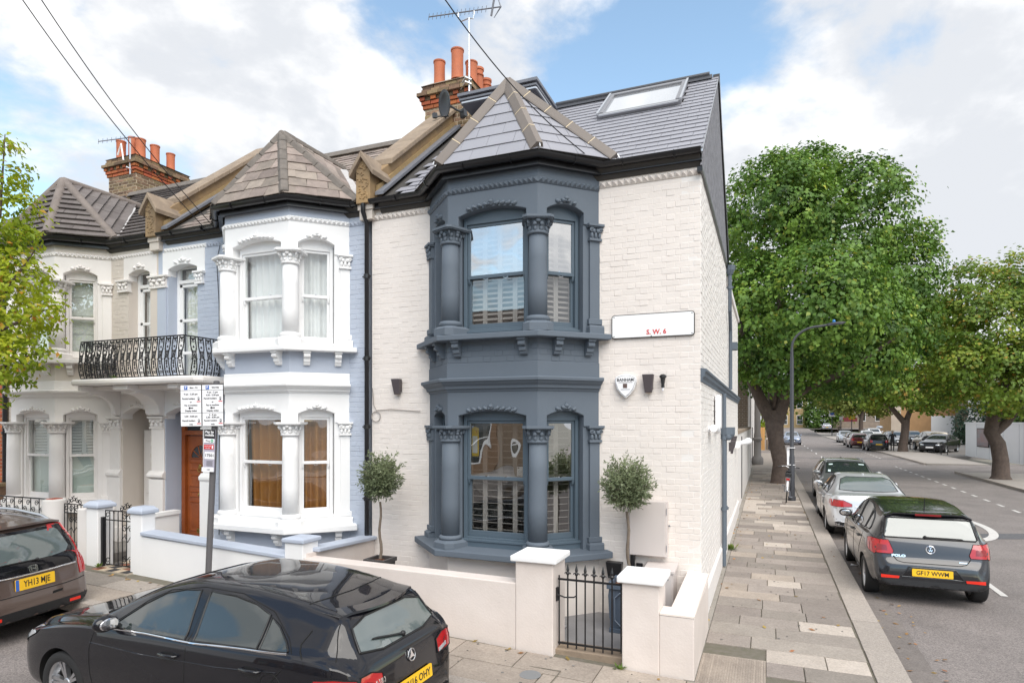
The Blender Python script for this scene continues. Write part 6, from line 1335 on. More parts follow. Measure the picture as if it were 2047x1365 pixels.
class Car:
    def __init__(s, name, label, spec, pm, W_, group=None, cat='car'):
        s.W = W_; s.sp = spec; s.pm = pm
        s.root = thing(name, label, cat, Wm=W_, group=group); s.body_build()
    def body_build(s):
        sp = s.sp; L = sp['L']; f = {k: pchip(sp[k]) for k in ('top', 'belt', 'w', 'wr', 'z0')}; s.f = f
        us = [0, .006, .015, .03, .05, .08, .12, .17, .23, .3]+[.3+.05*i for i in range(1, int((L-.8)/.05))]
        us = sorted(set(round(u, 4) for u in us+[L-u for u in (0, .006, .015, .03, .045, .06, .08, .10, .13, .16, .2, .24, .28, .33, .38, .44, .5)]))
        N = 34; vs = []; rings = []
        for x in us:
            top, w, wr, z0 = f['top'](x), f['w'](x), f['wr'](x), f['z0'](x); be = min(f['belt'](x), top-.025); h = top-be
            k = min(1, h/.35)
            P = [(0, z0), (.72*w, z0), (.90*w, z0+.02), (.965*w, z0+.11*(be-z0)+.03), (.99*w, z0+.36*(be-z0)), (1.0*w, z0+.58*(be-z0)), (.99*w, z0+.80*(be-z0)), (.962*w, be-.015*k)]
            sw = .915*w*(k)+min(.95*w, wr+.1)*(1-k)
            rx = wr; P += [(sw, be+.02*k+.12*h*(1-k)), ((sw*.62+rx*.38), be+.38*h), ((sw*.25+rx*.75), be+.70*h), (rx*1.0, be+.865*h), (rx*.90, be+.948*h), (rx*.62, be+.985*h), (rx*.3, be+.998*h), (0, top)]
            ds = [0]
            for a, b in zip(P, P[1:]): ds.append(ds[-1]+max(1e-4, math.hypot(a[0]-b[0], a[1]-b[1])))
            # keep parameter positions fixed along the car so panels stay clean
            fy = pchip([(i, p[0]) for i, p in enumerate(P)]); fz = pchip([(i, p[1]) for i, p in enumerate(P)])
            half = [(fy(i*(len(P)-1)/(N-1)), fz(i*(len(P)-1)/(N-1))) for i in range(N)]
            ring = half+[(-y, z) for y, z in half[-2:0:-1]]; rings.append([(x, y, z) for y, z in ring])
        n = len(rings[0]); m = MB(); vs = [p for r_ in rings for p in r_]
        fs = [(i*n+j, i*n+(j+1) % n, (i+1)*n+(j+1) % n, (i+1)*n+j) for i in range(len(rings)-1) for j in range(n)]
        fs += [tuple(range(n-1, -1, -1)), tuple(range((len(rings)-1)*n, len(rings)*n))]
        m.add(vs, fs); me = m.mesh('body', [s.pm])
        b = bmesh.new(); b.from_mesh(me); bmesh.ops.recalc_face_normals(b, faces=b.faces); b.to_mesh(me)
        bmesh.ops.triangulate(b, faces=b.faces); s.bvh = BVHTree.FromBMesh(b); b.free()
        o = bpy.data.objects.new('body', me); COL.objects.link(o)
        cm = MB(); R_ = sp['R']
        for x in sp['axles']:
            for sy in (-1, 1): cm.tube([(x, sy*(sp['hw']-.28), R_-.01), (x, sy*(sp['hw']+.3), R_-.01)], R_+.055, 40)
        cme = cm.mesh('cut', [inner_arch()]); b = bmesh.new(); b.from_mesh(cme); bmesh.ops.recalc_face_normals(b, faces=b.faces); b.to_mesh(cme); b.free()
        co = bpy.data.objects.new('cut', cme); COL.objects.link(co)
        bo = o.modifiers.new('b', 'BOOLEAN'); bo.operation = 'DIFFERENCE'; bo.object = co; bo.solver = 'EXACT'; bo.material_mode = 'TRANSFER'
        dg = bpy.context.evaluated_depsgraph_get(); dg.update(); nm = bpy.data.meshes.new_from_object(o.evaluated_get(dg))
        bpy.data.objects.remove(o); bpy.data.objects.remove(co); nm.name = 'body'; smoothen(nm, 32)
        s.body = put('body', nm, s.root, s.W)
    def hit(s, p, d):
        r_ = s.bvh.ray_cast(Vector(p), Vector(d))
        return (r_[0], r_[1]) if r_[0] is not None else (None, None)
    def proj(s, a, b, ax, off):
        """ax 'l'/'r': (x,z) from the left(-y)/right(+y); 'b'/'f': (y,z) from behind/front; 't': (x,y) from above"""
        o, d = {'l': ((a, -3, b), (0, 1, 0)), 'r': ((a, 3, b), (0, -1, 0)), 'b': ((9, a, b), (-1, 0, 0)), 'f': ((-4, a, b), (1, 0, 0)), 't': ((a, b, 4), (0, 0, -1))}[ax]
        p, n = s.hit(o, d)
        if p is None:
            q = {'l': Vector((a, -s.sp['hw'], b)), 'r': Vector((a, s.sp['hw'], b)), 'b': Vector((s.sp['L'], a, b)), 'f': Vector((0, a, b)), 't': Vector((a, b, 1.4))}[ax]; p, n = s.bvh.find_nearest(q)[:2]
        if n.dot(Vector(d)) > 0: n = -n
        return p+n*off
    def panel(s, name, poly, ax, m, off=.004, cut=.075, parent=None, edge=None, er=.006, **kw):
        b = bmesh.new(); vs = [b.verts.new((p[0], p[1], 0)) for p in poly]; b.faces.new(vs); bmesh.ops.triangulate(b, faces=b.faces)
        for _ in range(5):
            es = [e for e in b.edges if e.calc_length() > cut]
            if not es: break
            bmesh.ops.subdivide_edges(b, edges=es, cuts=1); bmesh.ops.triangulate(b, faces=b.faces)
        for v in b.verts: v.co = s.proj(v.co.x, v.co.y, ax, off)
        r_ = bmesh.ops.extrude_edge_only(b, edges=[e for e in b.edges if e.is_boundary])
        for v in [g for g in r_['geom'] if isinstance(g, bmesh.types.BMVert)]:
            q = s.bvh.find_nearest(v.co); n = q[1]; v.co = q[0]-n*.012 if (v.co-q[0]).dot(n) >= 0 else q[0]+n*.012
        bmesh.ops.recalc_face_normals(b, faces=b.faces); me = bpy.data.meshes.new(name); b.to_mesh(me); b.free(); me.materials.append(m); smoothen(me, 35)
        o = put(name, me, parent or s.root, s.W, **kw)
        if edge: s.line(name+'_seal', poly+[poly[0]], ax, edge, er, parent=o, off=off)
        return o
    def pts(s, poly, ax, off, step=.06):
        out = []
        for a, b in zip(poly, poly[1:]):
            n = max(1, int(math.hypot(a[0]-b[0], a[1]-b[1])/step))
            for i in range(n): out.append(s.proj(a[0]+(b[0]-a[0])*i/n, a[1]+(b[1]-a[1])*i/n, ax, off))
        out.append(s.proj(*poly[-1], ax, off)); return out
    def line(s, name, poly, ax, m, r=.004, off=0., parent=None, flat=None):
        q = MB(); q.tube(s.pts(poly, ax, off), r, 6); return q.build(name, m, parent or s.root, Wm=s.W, fix=False, smooth=60)
    def both(s, fn):
        for a in ('l', 'r'): fn(a)
    def wheels(s, spokes=5, rim=M_RIM, style=0):
        sp = s.sp; R_ = sp['R']; rr = R_*.715; w = .1
        t = MB(); t.smooth = True; t.lathe([(rr*.98, -w*.9), (rr*1.06, -w), (R_*.93, -w), (R_*.985, -w*.86), (R_, -w*.6), (R_, w*.6), (R_*.985, w*.86), (R_*.93, w), (rr*1.06, w), (rr*.98, w*.9)], 44, axis='y', cap=False); tm = t.mesh('tyre')
        q = MB(); q.smooth = True; q.lathe([(rr*.86, .06), (rr*.92, -w*.55), (rr, -w*.92), (rr*1.03, -w*.9), (rr*1.03, w*.9), (rr*.8, w*.9)], 40, axis='y'); q.smooth = False
        for i in range(spokes):
            for da in ((-.14, .14) if style == 0 else (0,)):
                a = 2*PI*i/spokes+da; wd = .075 if style else .05; q.M = Matrix.Rotation(a, 4, 'Y'); k = rr
                q.add([(x, y, z) for x, z, y in ((-wd*k, .16*k, -.05), (wd*k, .16*k, -.05), (wd*k*1.5, .97*k, -.066), (-wd*k*1.5, .97*k, -.066), (-wd*k, .16*k, -.01), (wd*k, .16*k, -.01), (wd*k*1.5, .97*k, -.02), (-wd*k*1.5, .97*k, -.02))], [(3, 2, 1, 0), (4, 5, 6, 7), (0, 1, 5, 4), (1, 2, 6, 5), (2, 3, 7, 6), (3, 0, 4, 7)])
        q.M = None; q.lathe([(.2*rr, -.058), (.24*rr, -.05), (.24*rr, 0)], 16, axis='y'); rm = q.mesh('rim'); bb = bmesh.new(); bb.from_mesh(rm); bmesh.ops.recalc_face_normals(bb, faces=bb.faces); bb.to_mesh(rm); bb.free()
        d = MB(); d.lathe([(rr*.95, .0), (rr*.95, .05)], 24, axis='y'); dm_ = d.mesh('brake_disc')
        for x in sp['axles']:
            for sy in (-1, 1):
                W_ = s.W @ T(x, sy*(sp['hw']-w-.025), R_, 0 if sy < 0 else PI) @ Matrix.Rotation(U(0, 1), 4, 'Y')
                h = put('wheel', dm_, s.root, W_, M_GAP); put('tyre', tm, h, W_, M_TYRE); put('rim', rm, h, W_, rim)
    def plate(s, txt, W_, col=M_YEL, w=.52, h=.111, band=True, tx=1.0):
        """W_: local frame, x along the plate, -y outward"""
        q = MB(); rrect(q, w, h, .01, -.008, .004); p = q.build('number_plate', col, s.root, Wm=s.W @ W_)
        if band: q = MB(); q.box(-w/2+.002, -.0095, -h/2+.002, -w/2+.045, -.007, h/2-.002); q.build('band', M_BLUESIGN, p, Wm=s.W @ W_)
        if txt: text(txt, h*.80, p, s.W @ W_ @ T(.02 if band else 0, -.0092, -.002), M_TXT, bold=.0012, sx=tx)
        return p
    def handle(s, x, z, a, m=None, cup=True):
        sy = -1 if a == 'l' else 1; p = s.proj(x, z, a, 0)
        if cup: s.panel('handle_recess', [(x+.10*math.cos(t), z-.008+.042*math.sin(t)) for t in [2*PI*i/14 for i in range(14)]], a, M_RUB, off=.001, cut=.06)
        q = MB(); q.tube([p+Vector((-.10, 0, .004)), p+Vector((-.09, sy*.028, .008)), p+Vector((0, sy*.036, .01)), p+Vector((.09, sy*.028, .012)), p+Vector((.10, 0, .012))], [.01, .015, .016, .015, .01], 8); q.build('door_handle', m or s.pm, s.root, Wm=s.W, smooth=60)
    def mirror(s, x, z, a, m=None):
        sy = -1 if a == 'l' else 1; p = s.proj(x, z, a, 0); q = MB(); q.smooth = True
        q.ell(p+Vector((.0, sy*.13, .06)), (.065, .115, .075), None, 16, 10); o = q.build('door_mirror', m or s.pm, s.root, Wm=s.W)
        q = MB(); q.tube([p, p+Vector((.0, sy*.09, .02))], [.03, .025], 8); q.build('mirror_arm', M_RUB, o, Wm=s.W)
        q = MB(); q.M = T(*(p+Vector((.058, sy*.13, .062)))); q.ell((0, 0, 0), (.012, .09, .055), None, 12, 8); q.build('mirror_glass', M_CHROME, o, Wm=s.W)
    def wiper(s, a, b, ax):
        q = MB(); P = s.pts([a, b], ax, .018); q.tube(P, [.014]+[.009]*(len(P)-2)+[.006], 6); q.tube(s.pts([a, b], ax, .007), .005, 5); q.ell(P[0], (.025, .025, .025)); q.build('wiper', M_RUB, s.root, Wm=s.W, fix=False)
def sidewins(c, wins, gaps, trim=None, glass=M_CGLASS):
    for a in ('l', 'r'):
        for w in wins: c.panel('side_window', w, a, glass, edge=M_RUB, er=.009)
        for g in gaps: c.line('panel_gap', g, a, M_GAP, .0042)
        if trim: c.line('window_trim', trim[0], a, trim[1], trim[2], off=.004)
def mir(P): return [(-a, b) for a, b in P[::-1]]
SP_HATCH_A = dict(L=4.29, hw=.89, R=.315, axles=(.87, 3.56),
    top=[(0, .56), (.02, .64), (.08, .73), (.25, .82), (.6, .905), (1.0, .965), (1.22, 1.0), (1.6, 1.19), (1.95, 1.345), (2.35, 1.425), (2.8, 1.43), (3.3, 1.395), (3.7, 1.335), (3.93, 1.285), (4.0, 1.20), (4.1, 1.06), (4.19, .97), (4.235, .86), (4.26, .72), (4.28, .60), (4.29, .52)],
    belt=[(0, .53), (.1, .66), (.6, .83), (1.2, .925), (2.0, .965), (3.0, 1.0), (3.6, 1.02), (4.0, 1.0), (4.2, .9), (4.29, .48)],
    w=[(0, .50), (.03, .62), (.12, .75), (.3, .84), (.6, .875), (1.0, .888), (3.3, .892), (3.7, .875), (4.0, .83), (4.15, .76), (4.24, .68), (4.29, .58)],
    wr=[(0, .42), (.3, .62), (.8, .70), (1.2, .70), (1.6, .645), (2.0, .60), (2.6, .585), (3.2, .565), (3.7, .545), (3.95, .54), (4.1, .545), (4.2, .56), (4.29, .5)],
    z0=[(0, .30), (.1, .23), (.5, .19), (3.7, .19), (4.1, .24), (4.29, .33)])
def car_a():
    W_ = T(-5.58, -3.47, ROADZ(-4.0), R(-1.5), 0, R(.7), .888)
    c = Car('hatchback', 'glossy black hatchback in the foreground, seen from its side and tail', SP_HATCH_A, paint('black_paint', (.005, .005, .008), 0, .5), W_)
    W1 = [(1.50, .955), (1.62, 1.045), (1.80, 1.165), (2.02, 1.28), (2.25, 1.335), (2.43, 1.35), (2.50, .985)]
    W2 = [(2.60, .99), (2.55, 1.352), (2.85, 1.345), (3.1, 1.31), (3.28, 1.255), (3.30, 1.03)]
    W3 = [(3.325, 1.032), (3.31, 1.24), (3.42, 1.19), (3.55, 1.10), (3.60, 1.05), (3.60, 1.04)]
    sidewins(c, [W1, W2, W3], [[(1.35, .92), (1.30, .75), (1.32, .5), (1.38, .28)], [(2.545, 1.37), (2.54, .98), (2.56, .6), (2.52, .27)], [(3.62, 1.04), (3.60, .93), (3.42, .72), (3.30, .60)], [(1.38, .27), (3.2, .27)], [(1.45, .95), (1.8, 1.19), (2.05, 1.31), (2.45, 1.375), (2.9, 1.37), (3.3, 1.28), (3.55, 1.13), (3.64, 1.04)]], ([(1.46, .945), (2.0, .968), (2.6, .98), (3.2, 1.015), (3.61, 1.033)], M_CHROME, .011))
    for a in 'lr':
        c.panel('pillar_trim', [(2.505, .985), (2.44, 1.352), (2.54, 1.354), (2.595, .99)], a, paint('pillar_black', (.006, .006, .007), 0, .15), off=.003)
        c.handle(2.36, .845, a); c.handle(3.30, .875, a); c.mirror(1.60, .97, a)
        c.line('body_crease', [(1.3, .80), (2.0, .80), (2.9, .84), (3.55, .90)], a, c.pm, .006, -.002)
        c.line('body_crease', [(1.35, .42), (2.2, .40), (3.0, .47), (3.2, .52)], a, c.pm, .006, -.002)
        c.panel('headlight', [(.02, .58), (.12, .60), (.42, .74), (.52, .82), (.35, .79), (.12, .72), (.03, .66)], a, M_HEAD, edge=M_GAP, er=.005)
        c.panel('tail_light', [(3.84, .80), (3.90, .89), (4.06, .905), (4.19, .89), (4.24, .82), (4.255, .74), (4.08, .73), (3.94, .75)], a, M_LAMP, off=.007, edge=M_GAP, er=.005)
        c.line('panel_gap', [(3.72, 1.19), (3.68, 1.10), (3.70, 1.06), (3.80, .99)], a, M_GAP, .006)
        c.line('panel_gap', [(3.92, 1.24), (3.93, 1.20), (3.98, 1.08), (4.05, .95)], a, M_GAP, .005)
    c.line('panel_gap', [(3.50+.10*math.cos(t), .80+.085*math.sin(t)) for t in [2*PI*i/20 for i in range(21)]], 'l', M_GAP, .004)
    c.panel('windscreen', [(-.62, .99), (.62, .99), (.55, 1.30), (.3, 1.345), (-.3, 1.345), (-.55, 1.30)], 'f', M_CGLASS, edge=M_RUB)
    c.panel('rear_window', [(-.55, 1.035), (-.3, 1.0), (.3, 1.0), (.55, 1.035), (.50, 1.20), (.3, 1.245), (-.3, 1.245), (-.50, 1.20)], 'b', M_CGLASS2, edge=M_RUB, er=.01)
    c.panel('grille', [(-.5, .52), (.5, .52), (.42, .66), (-.42, .66)], 'f', M_RUB)
    for P in ([(.42, .74), (.42, .86), (.54, .90), (.66, .895), (.69, .83), (.67, .74)],): c.panel('tail_light', P, 'b', M_LAMP, off=.006, edge=M_GAP); c.panel('tail_light', mir(P), 'b', M_LAMP, off=.006, edge=M_GAP)
    for P in ([(.44, .745), (.44, .775), (.58, .80), (.58, .77)],): c.panel('reversing_lens', P, 'b', M_HEAD, off=.012); c.panel('reversing_lens', mir(P), 'b', M_HEAD, off=.012)
    c.panel('bumper_trim', [(-.6, .30), (.6, .30), (.62, .42), (-.62, .42)], 'b', M_RUB)
    c.line('panel_gap', [(-.66, .66), (-.36, .58), (.36, .58), (.66, .66)], 'b', M_GAP, .005); c.line('panel_gap', [(3.56, -.50), (3.60, -.3), (3.62, 0), (3.60, .3), (3.56, .5)], 't', M_GAP, .006)
    sp = MB(); sp.smooth = True; P = [c.proj(3.90-.10*abs(y/.5)**2, y, 't', .008) for y in [-.53+.1*i*1.06 for i in range(11)]]
    vs = []
    for p in P: vs += [p+Vector((-.16, 0, .012)), p+Vector((.10, 0, -.012)), p+Vector((.105, 0, -.03)), p+Vector((-.05, 0, -.03))]
    sp.add(vs, [(4*i+j, 4*i+(j+1) % 4, 4*i+4+(j+1) % 4, 4*i+4+j) for i in range(10) for j in range(4)]+[(0, 1, 2, 3), (43, 42, 41, 40)]); sp.build('roof_spoiler', c.pm, c.root, Wm=c.W, smooth=50)
    c.wiper((.0, 1.02), (-.36, 1.08), 'b')
    p = c.proj(0, .62, 'b', .0); c.plate('KV16 OHY', frame(p+Vector((.012, 0, .03)), (0, 1, 0), (1, 0, .12)))
    pb = c.proj(0, .86, 'b', .012); F = frame(pb, (0, 1, 0), (1, 0, .2)); q = MB(); torus(q, (0, 0, 0), .05, .006, Matrix.Identity(3), 24, 6)
    for a in (90, 210, 330): q.prism([(0, -.004, 0)]*1+[(.016*math.cos(R(a+60)), -.004, .016*math.sin(R(a+60))), (.05*math.cos(R(a)), -.004, .05*math.sin(R(a))), (.016*math.cos(R(a-60)), -.004, .016*math.sin(R(a-60)))], (0, .006, 0))
    q.build('star_badge', M_CHROME, c.root, Wm=c.W @ F, fix=False)
    text('A180', .062, c.root, c.W @ frame(c.proj(-.46, .80, 'b', .006), (0, 1, 0), (1, -.35, .2)), M_CHROME, bold=.002, ext=.002, name='badge')
    c.wheels(5); return c
SP_SUV = dict(L=4.57, hw=.91, R=.345, axles=(.92, 3.54),
    top=[(0, .62), (.03, .75), (.12, .87), (.4, .98), (.9, 1.06), (1.15, 1.11), (1.5, 1.32), (1.85, 1.53), (2.2, 1.63), (2.8, 1.655), (3.5, 1.64), (4.0, 1.60), (4.20, 1.575), (4.26, 1.50), (4.36, 1.32), (4.44, 1.14), (4.49, 1.04), (4.515, .92), (4.535, .80), (4.56, .68), (4.57, .58)],
    belt=[(0, .58), (.2, .80), (.9, .96), (1.5, 1.03), (2.5, 1.06), (3.4, 1.10), (4.1, 1.12), (4.4, 1.0), (4.57, .5)],
    w=[(0, .55), (.05, .68), (.2, .82), (.5, .89), (1.0, .905), (3.6, .91), (4.0, .89), (4.3, .845), (4.45, .80), (4.53, .76), (4.57, .70)],
    wr=[(0, .45), (.5, .7), (1.15, .74), (1.6, .68), (2.2, .65), (3.2, .64), (4.0, .60), (4.25, .60), (4.4, .66), (4.57, .6)],
    z0=[(0, .36), (.2, .27), (3.8, .27), (4.3, .30), (4.57, .38)])
def car_b():
    c = Car('sport_utility_car', 'grey brown sport utility car at the left edge with yellow plate YH13 MJE', SP_SUV, paint('brown_grey_paint', (.12, .085, .072), .4, .3), T(-10.83, -3.55, ROADZ(-7.0), R(6.0), R(1.2), R(.7), .84))
    sidewins(c, [[(1.5, 1.07), (1.75, 1.28), (2.05, 1.5), (2.45, 1.555), (2.5, 1.08)], [(2.6, 1.08), (2.55, 1.56), (3.2, 1.545), (3.42, 1.45), (3.45, 1.13)], [(3.52, 1.14), (3.52, 1.44), (3.85, 1.33), (4.0, 1.2), (3.95, 1.15)]], [[(2.55, 1.57), (2.55, .35)], [(3.5, 1.1), (3.45, .9), (3.3, .75)]], ([(1.45, 1.05), (2.6, 1.075), (3.98, 1.14)], M_CHROME, .009))
    for a in 'lr':
        c.handle(2.38, .97, a, cup=False); c.handle(3.3, 1.0, a, cup=False); c.mirror(1.62, 1.08, a)
        c.panel('tail_light', [(4.14, 1.545), (4.22, 1.555), (4.32, 1.40), (4.41, 1.22), (4.46, 1.08), (4.50, .93), (4.52, .78), (4.47, .78), (4.40, .98), (4.30, 1.20), (4.20, 1.40)], a, M_LAMP, off=.010, cut=.05)
        c.panel('bumper_trim', [(3.95, .30), (4.54, .34), (4.56, .52), (4.3, .55), (4.0, .42)], a, M_RUB, off=.006)
        q = MB(); sy = -1 if a == 'l' else 1; q.tube([Vector((x, sy*(c.f['wr'](x)*.9), c.f['top'](x)-.05+d)) for x, d in ((1.75, .02), (1.9, .055), (2.6, .07), (3.4, .07), (3.95, .055), (4.1, .01))], .022, 8); q.build('roof_rail', M_STEEL, c.root, Wm=c.W, smooth=60)
    T_ = [(.61, 1.50), (.655, 1.50), (.70, 1.32), (.755, 1.12), (.775, .95), (.775, .80), (.735, .80), (.725, .98), (.685, 1.15), (.64, 1.33)]
    c.panel('tail_light', T_, 'b', M_LAMP, off=.016, cut=.05); c.panel('tail_light', mir(T_), 'b', M_LAMP, off=.016, cut=.05)
    c.panel('tailgate_glass', [(-.57, 1.50), (.57, 1.50), (.665, 1.0), (.60, .965), (0, .95), (-.60, .965), (-.665, 1.0)], 'b', paint('tailgate_black', (.008, .008, .01), 0, .12), off=.004)
    c.panel('rear_window', [(-.51, 1.13), (-.3, 1.105), (.3, 1.105), (.51, 1.13), (.57, 1.20), (.50, 1.43), (.46, 1.46), (-.46, 1.46), (-.50, 1.43), (-.57, 1.20)], 'b', M_CGLASS2, off=.008)
    c.line('chrome_bar', [(-.60, .952), (-.3, .938), (.3, .938), (.60, .952)], 'b', M_CHROME, .014, .008)
    c.panel('bumper_trim', [(-.72, .33), (.72, .33), (.76, .50), (-.76, .50)], 'b', M_RUB, off=.010); c.line('panel_gap', [(-.74, .72), (-.4, .70), (.4, .70), (.74, .72)], 'b', M_GAP, .006)
    c.panel('tow_cover', [(.22, .60), (.36, .61), (.37, .64), (.23, .635)], 'b', M_GAP, off=.004)
    for P in ([(-.62, .42), (-.46, .42), (-.46, .46), (-.62, .46)],): c.panel('reflector', P, 'b', M_REFL, off=.014); c.panel('reflector', mir(P), 'b', M_REFL, off=.014)
    c.wiper((.08, 1.10), (-.38, 1.11), 'b')
    sp = MB(); sp.smooth = True; P = [c.proj(4.17-.06*abs(y/.55)**2, y, 't', .006) for y in [-.58+.116*i for i in range(11)]]; vs = []
    for p in P: vs += [p+Vector((-.18, 0, .014)), p+Vector((.13, 0, .0)), p+Vector((.13, 0, -.03)), p+Vector((-.05, 0, -.03))]
    sp.add(vs, [(4*i+j, 4*i+(j+1) % 4, 4*i+4+(j+1) % 4, 4*i+4+j) for i in range(10) for j in range(4)]+[(0, 1, 2, 3), (43, 42, 41, 40)]); sp.build('roof_spoiler', c.pm, c.root, Wm=c.W, smooth=50)
    p = c.proj(0, .83, 'b', 0); c.plate('YH13 MJE', frame(p+Vector((.016, 0, 0)), (0, 1, 0), (1, 0, .05)), w=.53, h=.15, tx=.72)
    p = c.proj(0, 1.0, 'b', .012); F = frame(p, (0, 1, 0), (1, 0, .3)); q = MB(); rrect(q, .12, .095, .025, -.004, .002); q.build('badge_ring', M_CHROME, c.root, Wm=c.W @ F); q = MB(); rrect(q, .1, .076, .018, -.0055, -.003); q.build('badge_field', M_RUB, c.root, Wm=c.W @ F)
    q = MB()
    for sx in (-1, 1): q.prism([(sx*.022, -.008, -.034), (sx*.036, -.008, -.034), (sx*.042, -.008, .034), (sx*.026, -.008, .034)], (0, .004, 0))
    q.box(-.026, -.008, -.006, .026, -.004, .008); q.build('badge', M_CHROME, c.root, Wm=c.W @ F)
    text('CR-V', .085, c.root, c.W @ frame(c.proj(-.56, .90, 'b', .004), (0, 1, 0), (1, 0, .1)), M_CHROME, bold=.002, ext=.002, name='badge', sx=1.25)
    q = MB(); p = c.proj(3.7, 0, 't', 0); q.prism([p+Vector((-.09, 0, 0)), p+Vector((.07, -.02, 0)), p+Vector((.09, 0, .06)), p+Vector((.07, .02, 0))], (0, .012, 0)); q.ell(p+Vector((.02, 0, .01)), (.09, .03, .03)); q.build('roof_fin', c.pm, c.root, Wm=c.W)
    c.panel('windscreen', [(-.65, 1.1), (.65, 1.1), (.6, 1.5), (-.6, 1.5)], 'f', M_CGLASS)
    c.wheels(5, style=1); return c
SP_HATCH_P = dict(L=3.97, hw=.841, R=.30, axles=(.80, 3.27),
    top=[(0, .58), (.02, .68), (.1, .79), (.3, .88), (.7, .96), (.95, 1.0), (1.3, 1.19), (1.65, 1.37), (2.0, 1.45), (2.5, 1.465), (3.0, 1.445), (3.4, 1.40), (3.62, 1.365), (3.66, 1.30), (3.74, 1.14), (3.80, 1.0), (3.84, .90), (3.87, .80), (3.90, .70), (3.945, .62), (3.965, .54), (3.97, .48)],
    belt=[(0, .54), (.15, .72), (.7, .88), (1.3, .93), (2.2, .96), (3.0, .985), (3.5, .99), (3.75, .93), (3.97, .45)],
    w=[(0, .50), (.04, .62), (.15, .74), (.4, .81), (.8, .832), (3.0, .841), (3.4, .825), (3.65, .79), (3.8, .755), (3.9, .73), (3.95, .69), (3.97, .64)],
    wr=[(0, .4), (.4, .62), (.95, .66), (1.4, .615), (2.0, .575), (2.8, .57), (3.4, .555), (3.62, .56), (3.75, .60), (3.86, .64), (3.97, .55)],
    z0=[(0, .32), (.15, .23), (.5, .2), (3.3, .2), (3.7, .25), (3.97, .30)])
def car_c():
    c = Car('hatchback', 'black hatchback with plate GF17 WWM parked at the kerb, rear facing', SP_HATCH_P, paint('blue_black_paint', (.011, .012, .016), .2, .25), T(2.83, 3.03+3.27*.92, -.1, R(-90), s=.92))
    W1 = [(1.22, .955), (1.45, 1.13), (1.75, 1.315), (2.05, 1.38), (2.12, 1.38), (2.16, .98)]; W2 = [(2.26, .985), (2.22, 1.385), (2.7, 1.375), (2.98, 1.33), (3.02, 1.02)]; W3 = [(3.08, 1.03), (3.06, 1.31), (3.26, 1.22), (3.38, 1.08), (3.36, 1.04)]
    sidewins(c, [W1, W2, W3], [[(2.21, 1.39), (2.20, .95), (2.2, .28)], [(3.2, 1.02), (3.12, .85), (2.95, .68), (2.9, .58)], [(1.12, .9), (1.1, .6), (1.14, .3)]])
    for a in 'lr':
        c.handle(2.02, .84, a, cup=False); c.handle(2.92, .86, a, cup=False); c.mirror(1.32, .97, a, M_RUB)
        c.panel('tail_light', [(3.54, .94), (3.62, .965), (3.80, .95), (3.85, .80), (3.84, .74), (3.7, .75), (3.58, .80)], a, M_LAMP, off=.008, edge=M_GAP, er=.004)
        c.line('body_crease', [(.6, .80), (1.5, .83), (2.5, .86), (3.4, .89)], a, c.pm, .006, -.002)
    TL = [(.50, .755), (.485, .80), (.545, .955), (.74, .955), (.775, .88), (.77, .755)]
    for P in (TL, mir(TL)): c.panel('tail_light', P, 'b', M_LAMP, off=.008, edge=M_GAP, er=.004)
    IN = [(.565, .80), (.575, .88), (.69, .885), (.71, .80)]
    for P in (IN, mir(IN)): c.panel('inner_lens', P, 'b', M_LAMPD, off=.012)
    c.panel('rear_window', [(-.60, 1.02), (-.58, 1.0), (.58, 1.0), (.60, 1.02), (.55, 1.27), (.5, 1.285), (-.5, 1.285), (-.55, 1.27)], 'b', M_CGLASS2, off=.004, edge=M_RUB, er=.012)
    for P in ([(.585, 1.0), (.655, 1.0), (.60, 1.28), (.55, 1.285)],): c.panel('window_surround', P, 'b', M_RUB, off=.003); c.panel('window_surround', mir(P), 'b', M_RUB, off=.003)
    sp = MB(); sp.smooth = True; P = [c.proj(3.60-.05*abs(y/.55)**2, y, 't', .006) for y in [-.57+.114*i for i in range(11)]]; vs = []
    for p in P: vs += [p+Vector((-.14, 0, .010)), p+Vector((.10, 0, -.008)), p+Vector((.10, 0, -.03)), p+Vector((-.02, 0, -.03))]
    sp.add(vs, [(4*i+j, 4*i+(j+1) % 4, 4*i+4+(j+1) % 4, 4*i+4+j) for i in range(10) for j in range(4)]+[(0, 1, 2, 3), (43, 42, 41, 40)]); so = sp.build('roof_spoiler', c.pm, c.root, Wm=c.W, smooth=50)
    q = MB(); p = c.proj(3.60, 0, 't', 0); q.box(p.x+.095, -.17, p.z-.036, p.x+.109, .17, p.z-.006); q.build('brake_light', M_LAMPD, c.root, Wm=c.W)
    c.line('panel_gap', [(-.50, .74), (-.44, .665), (-.36, .645), (.36, .645), (.44, .665), (.50, .74)], 'b', M_GAP, .006); c.line('panel_gap', [(-.66, 1.0), (-.56, .74)], 'b', M_GAP, .003)
    c.panel('plate_recess', [(-.40, .44), (.40, .44), (.30, .585), (-.30, .585)], 'b', paint('recess_black', (.007, .007, .009), 0, .3), off=.003, edge=c.pm, er=.01)
    c.panel('bumper_trim', [(-.66, .27), (.66, .27), (.70, .395), (-.70, .395)], 'b', mat('bumper_plastic', (.02, .021, .024), .5), off=.008)
    for P in ([(-.66, .405), (-.43, .41), (-.42, .445), (-.66, .452)],): c.panel('reflector', P, 'b', M_REFL, off=.010); c.panel('reflector', mir(P), 'b', M_REFL, off=.010)
    c.wiper((-.06, 1.02), (.42, 1.015), 'b')
    p = c.proj(0, .52, 'b', 0); c.plate('GF17 WWM', frame(p+Vector((.018, 0, -.005)), (0, 1, 0), (1, 0, .06)), band=False, tx=.88)
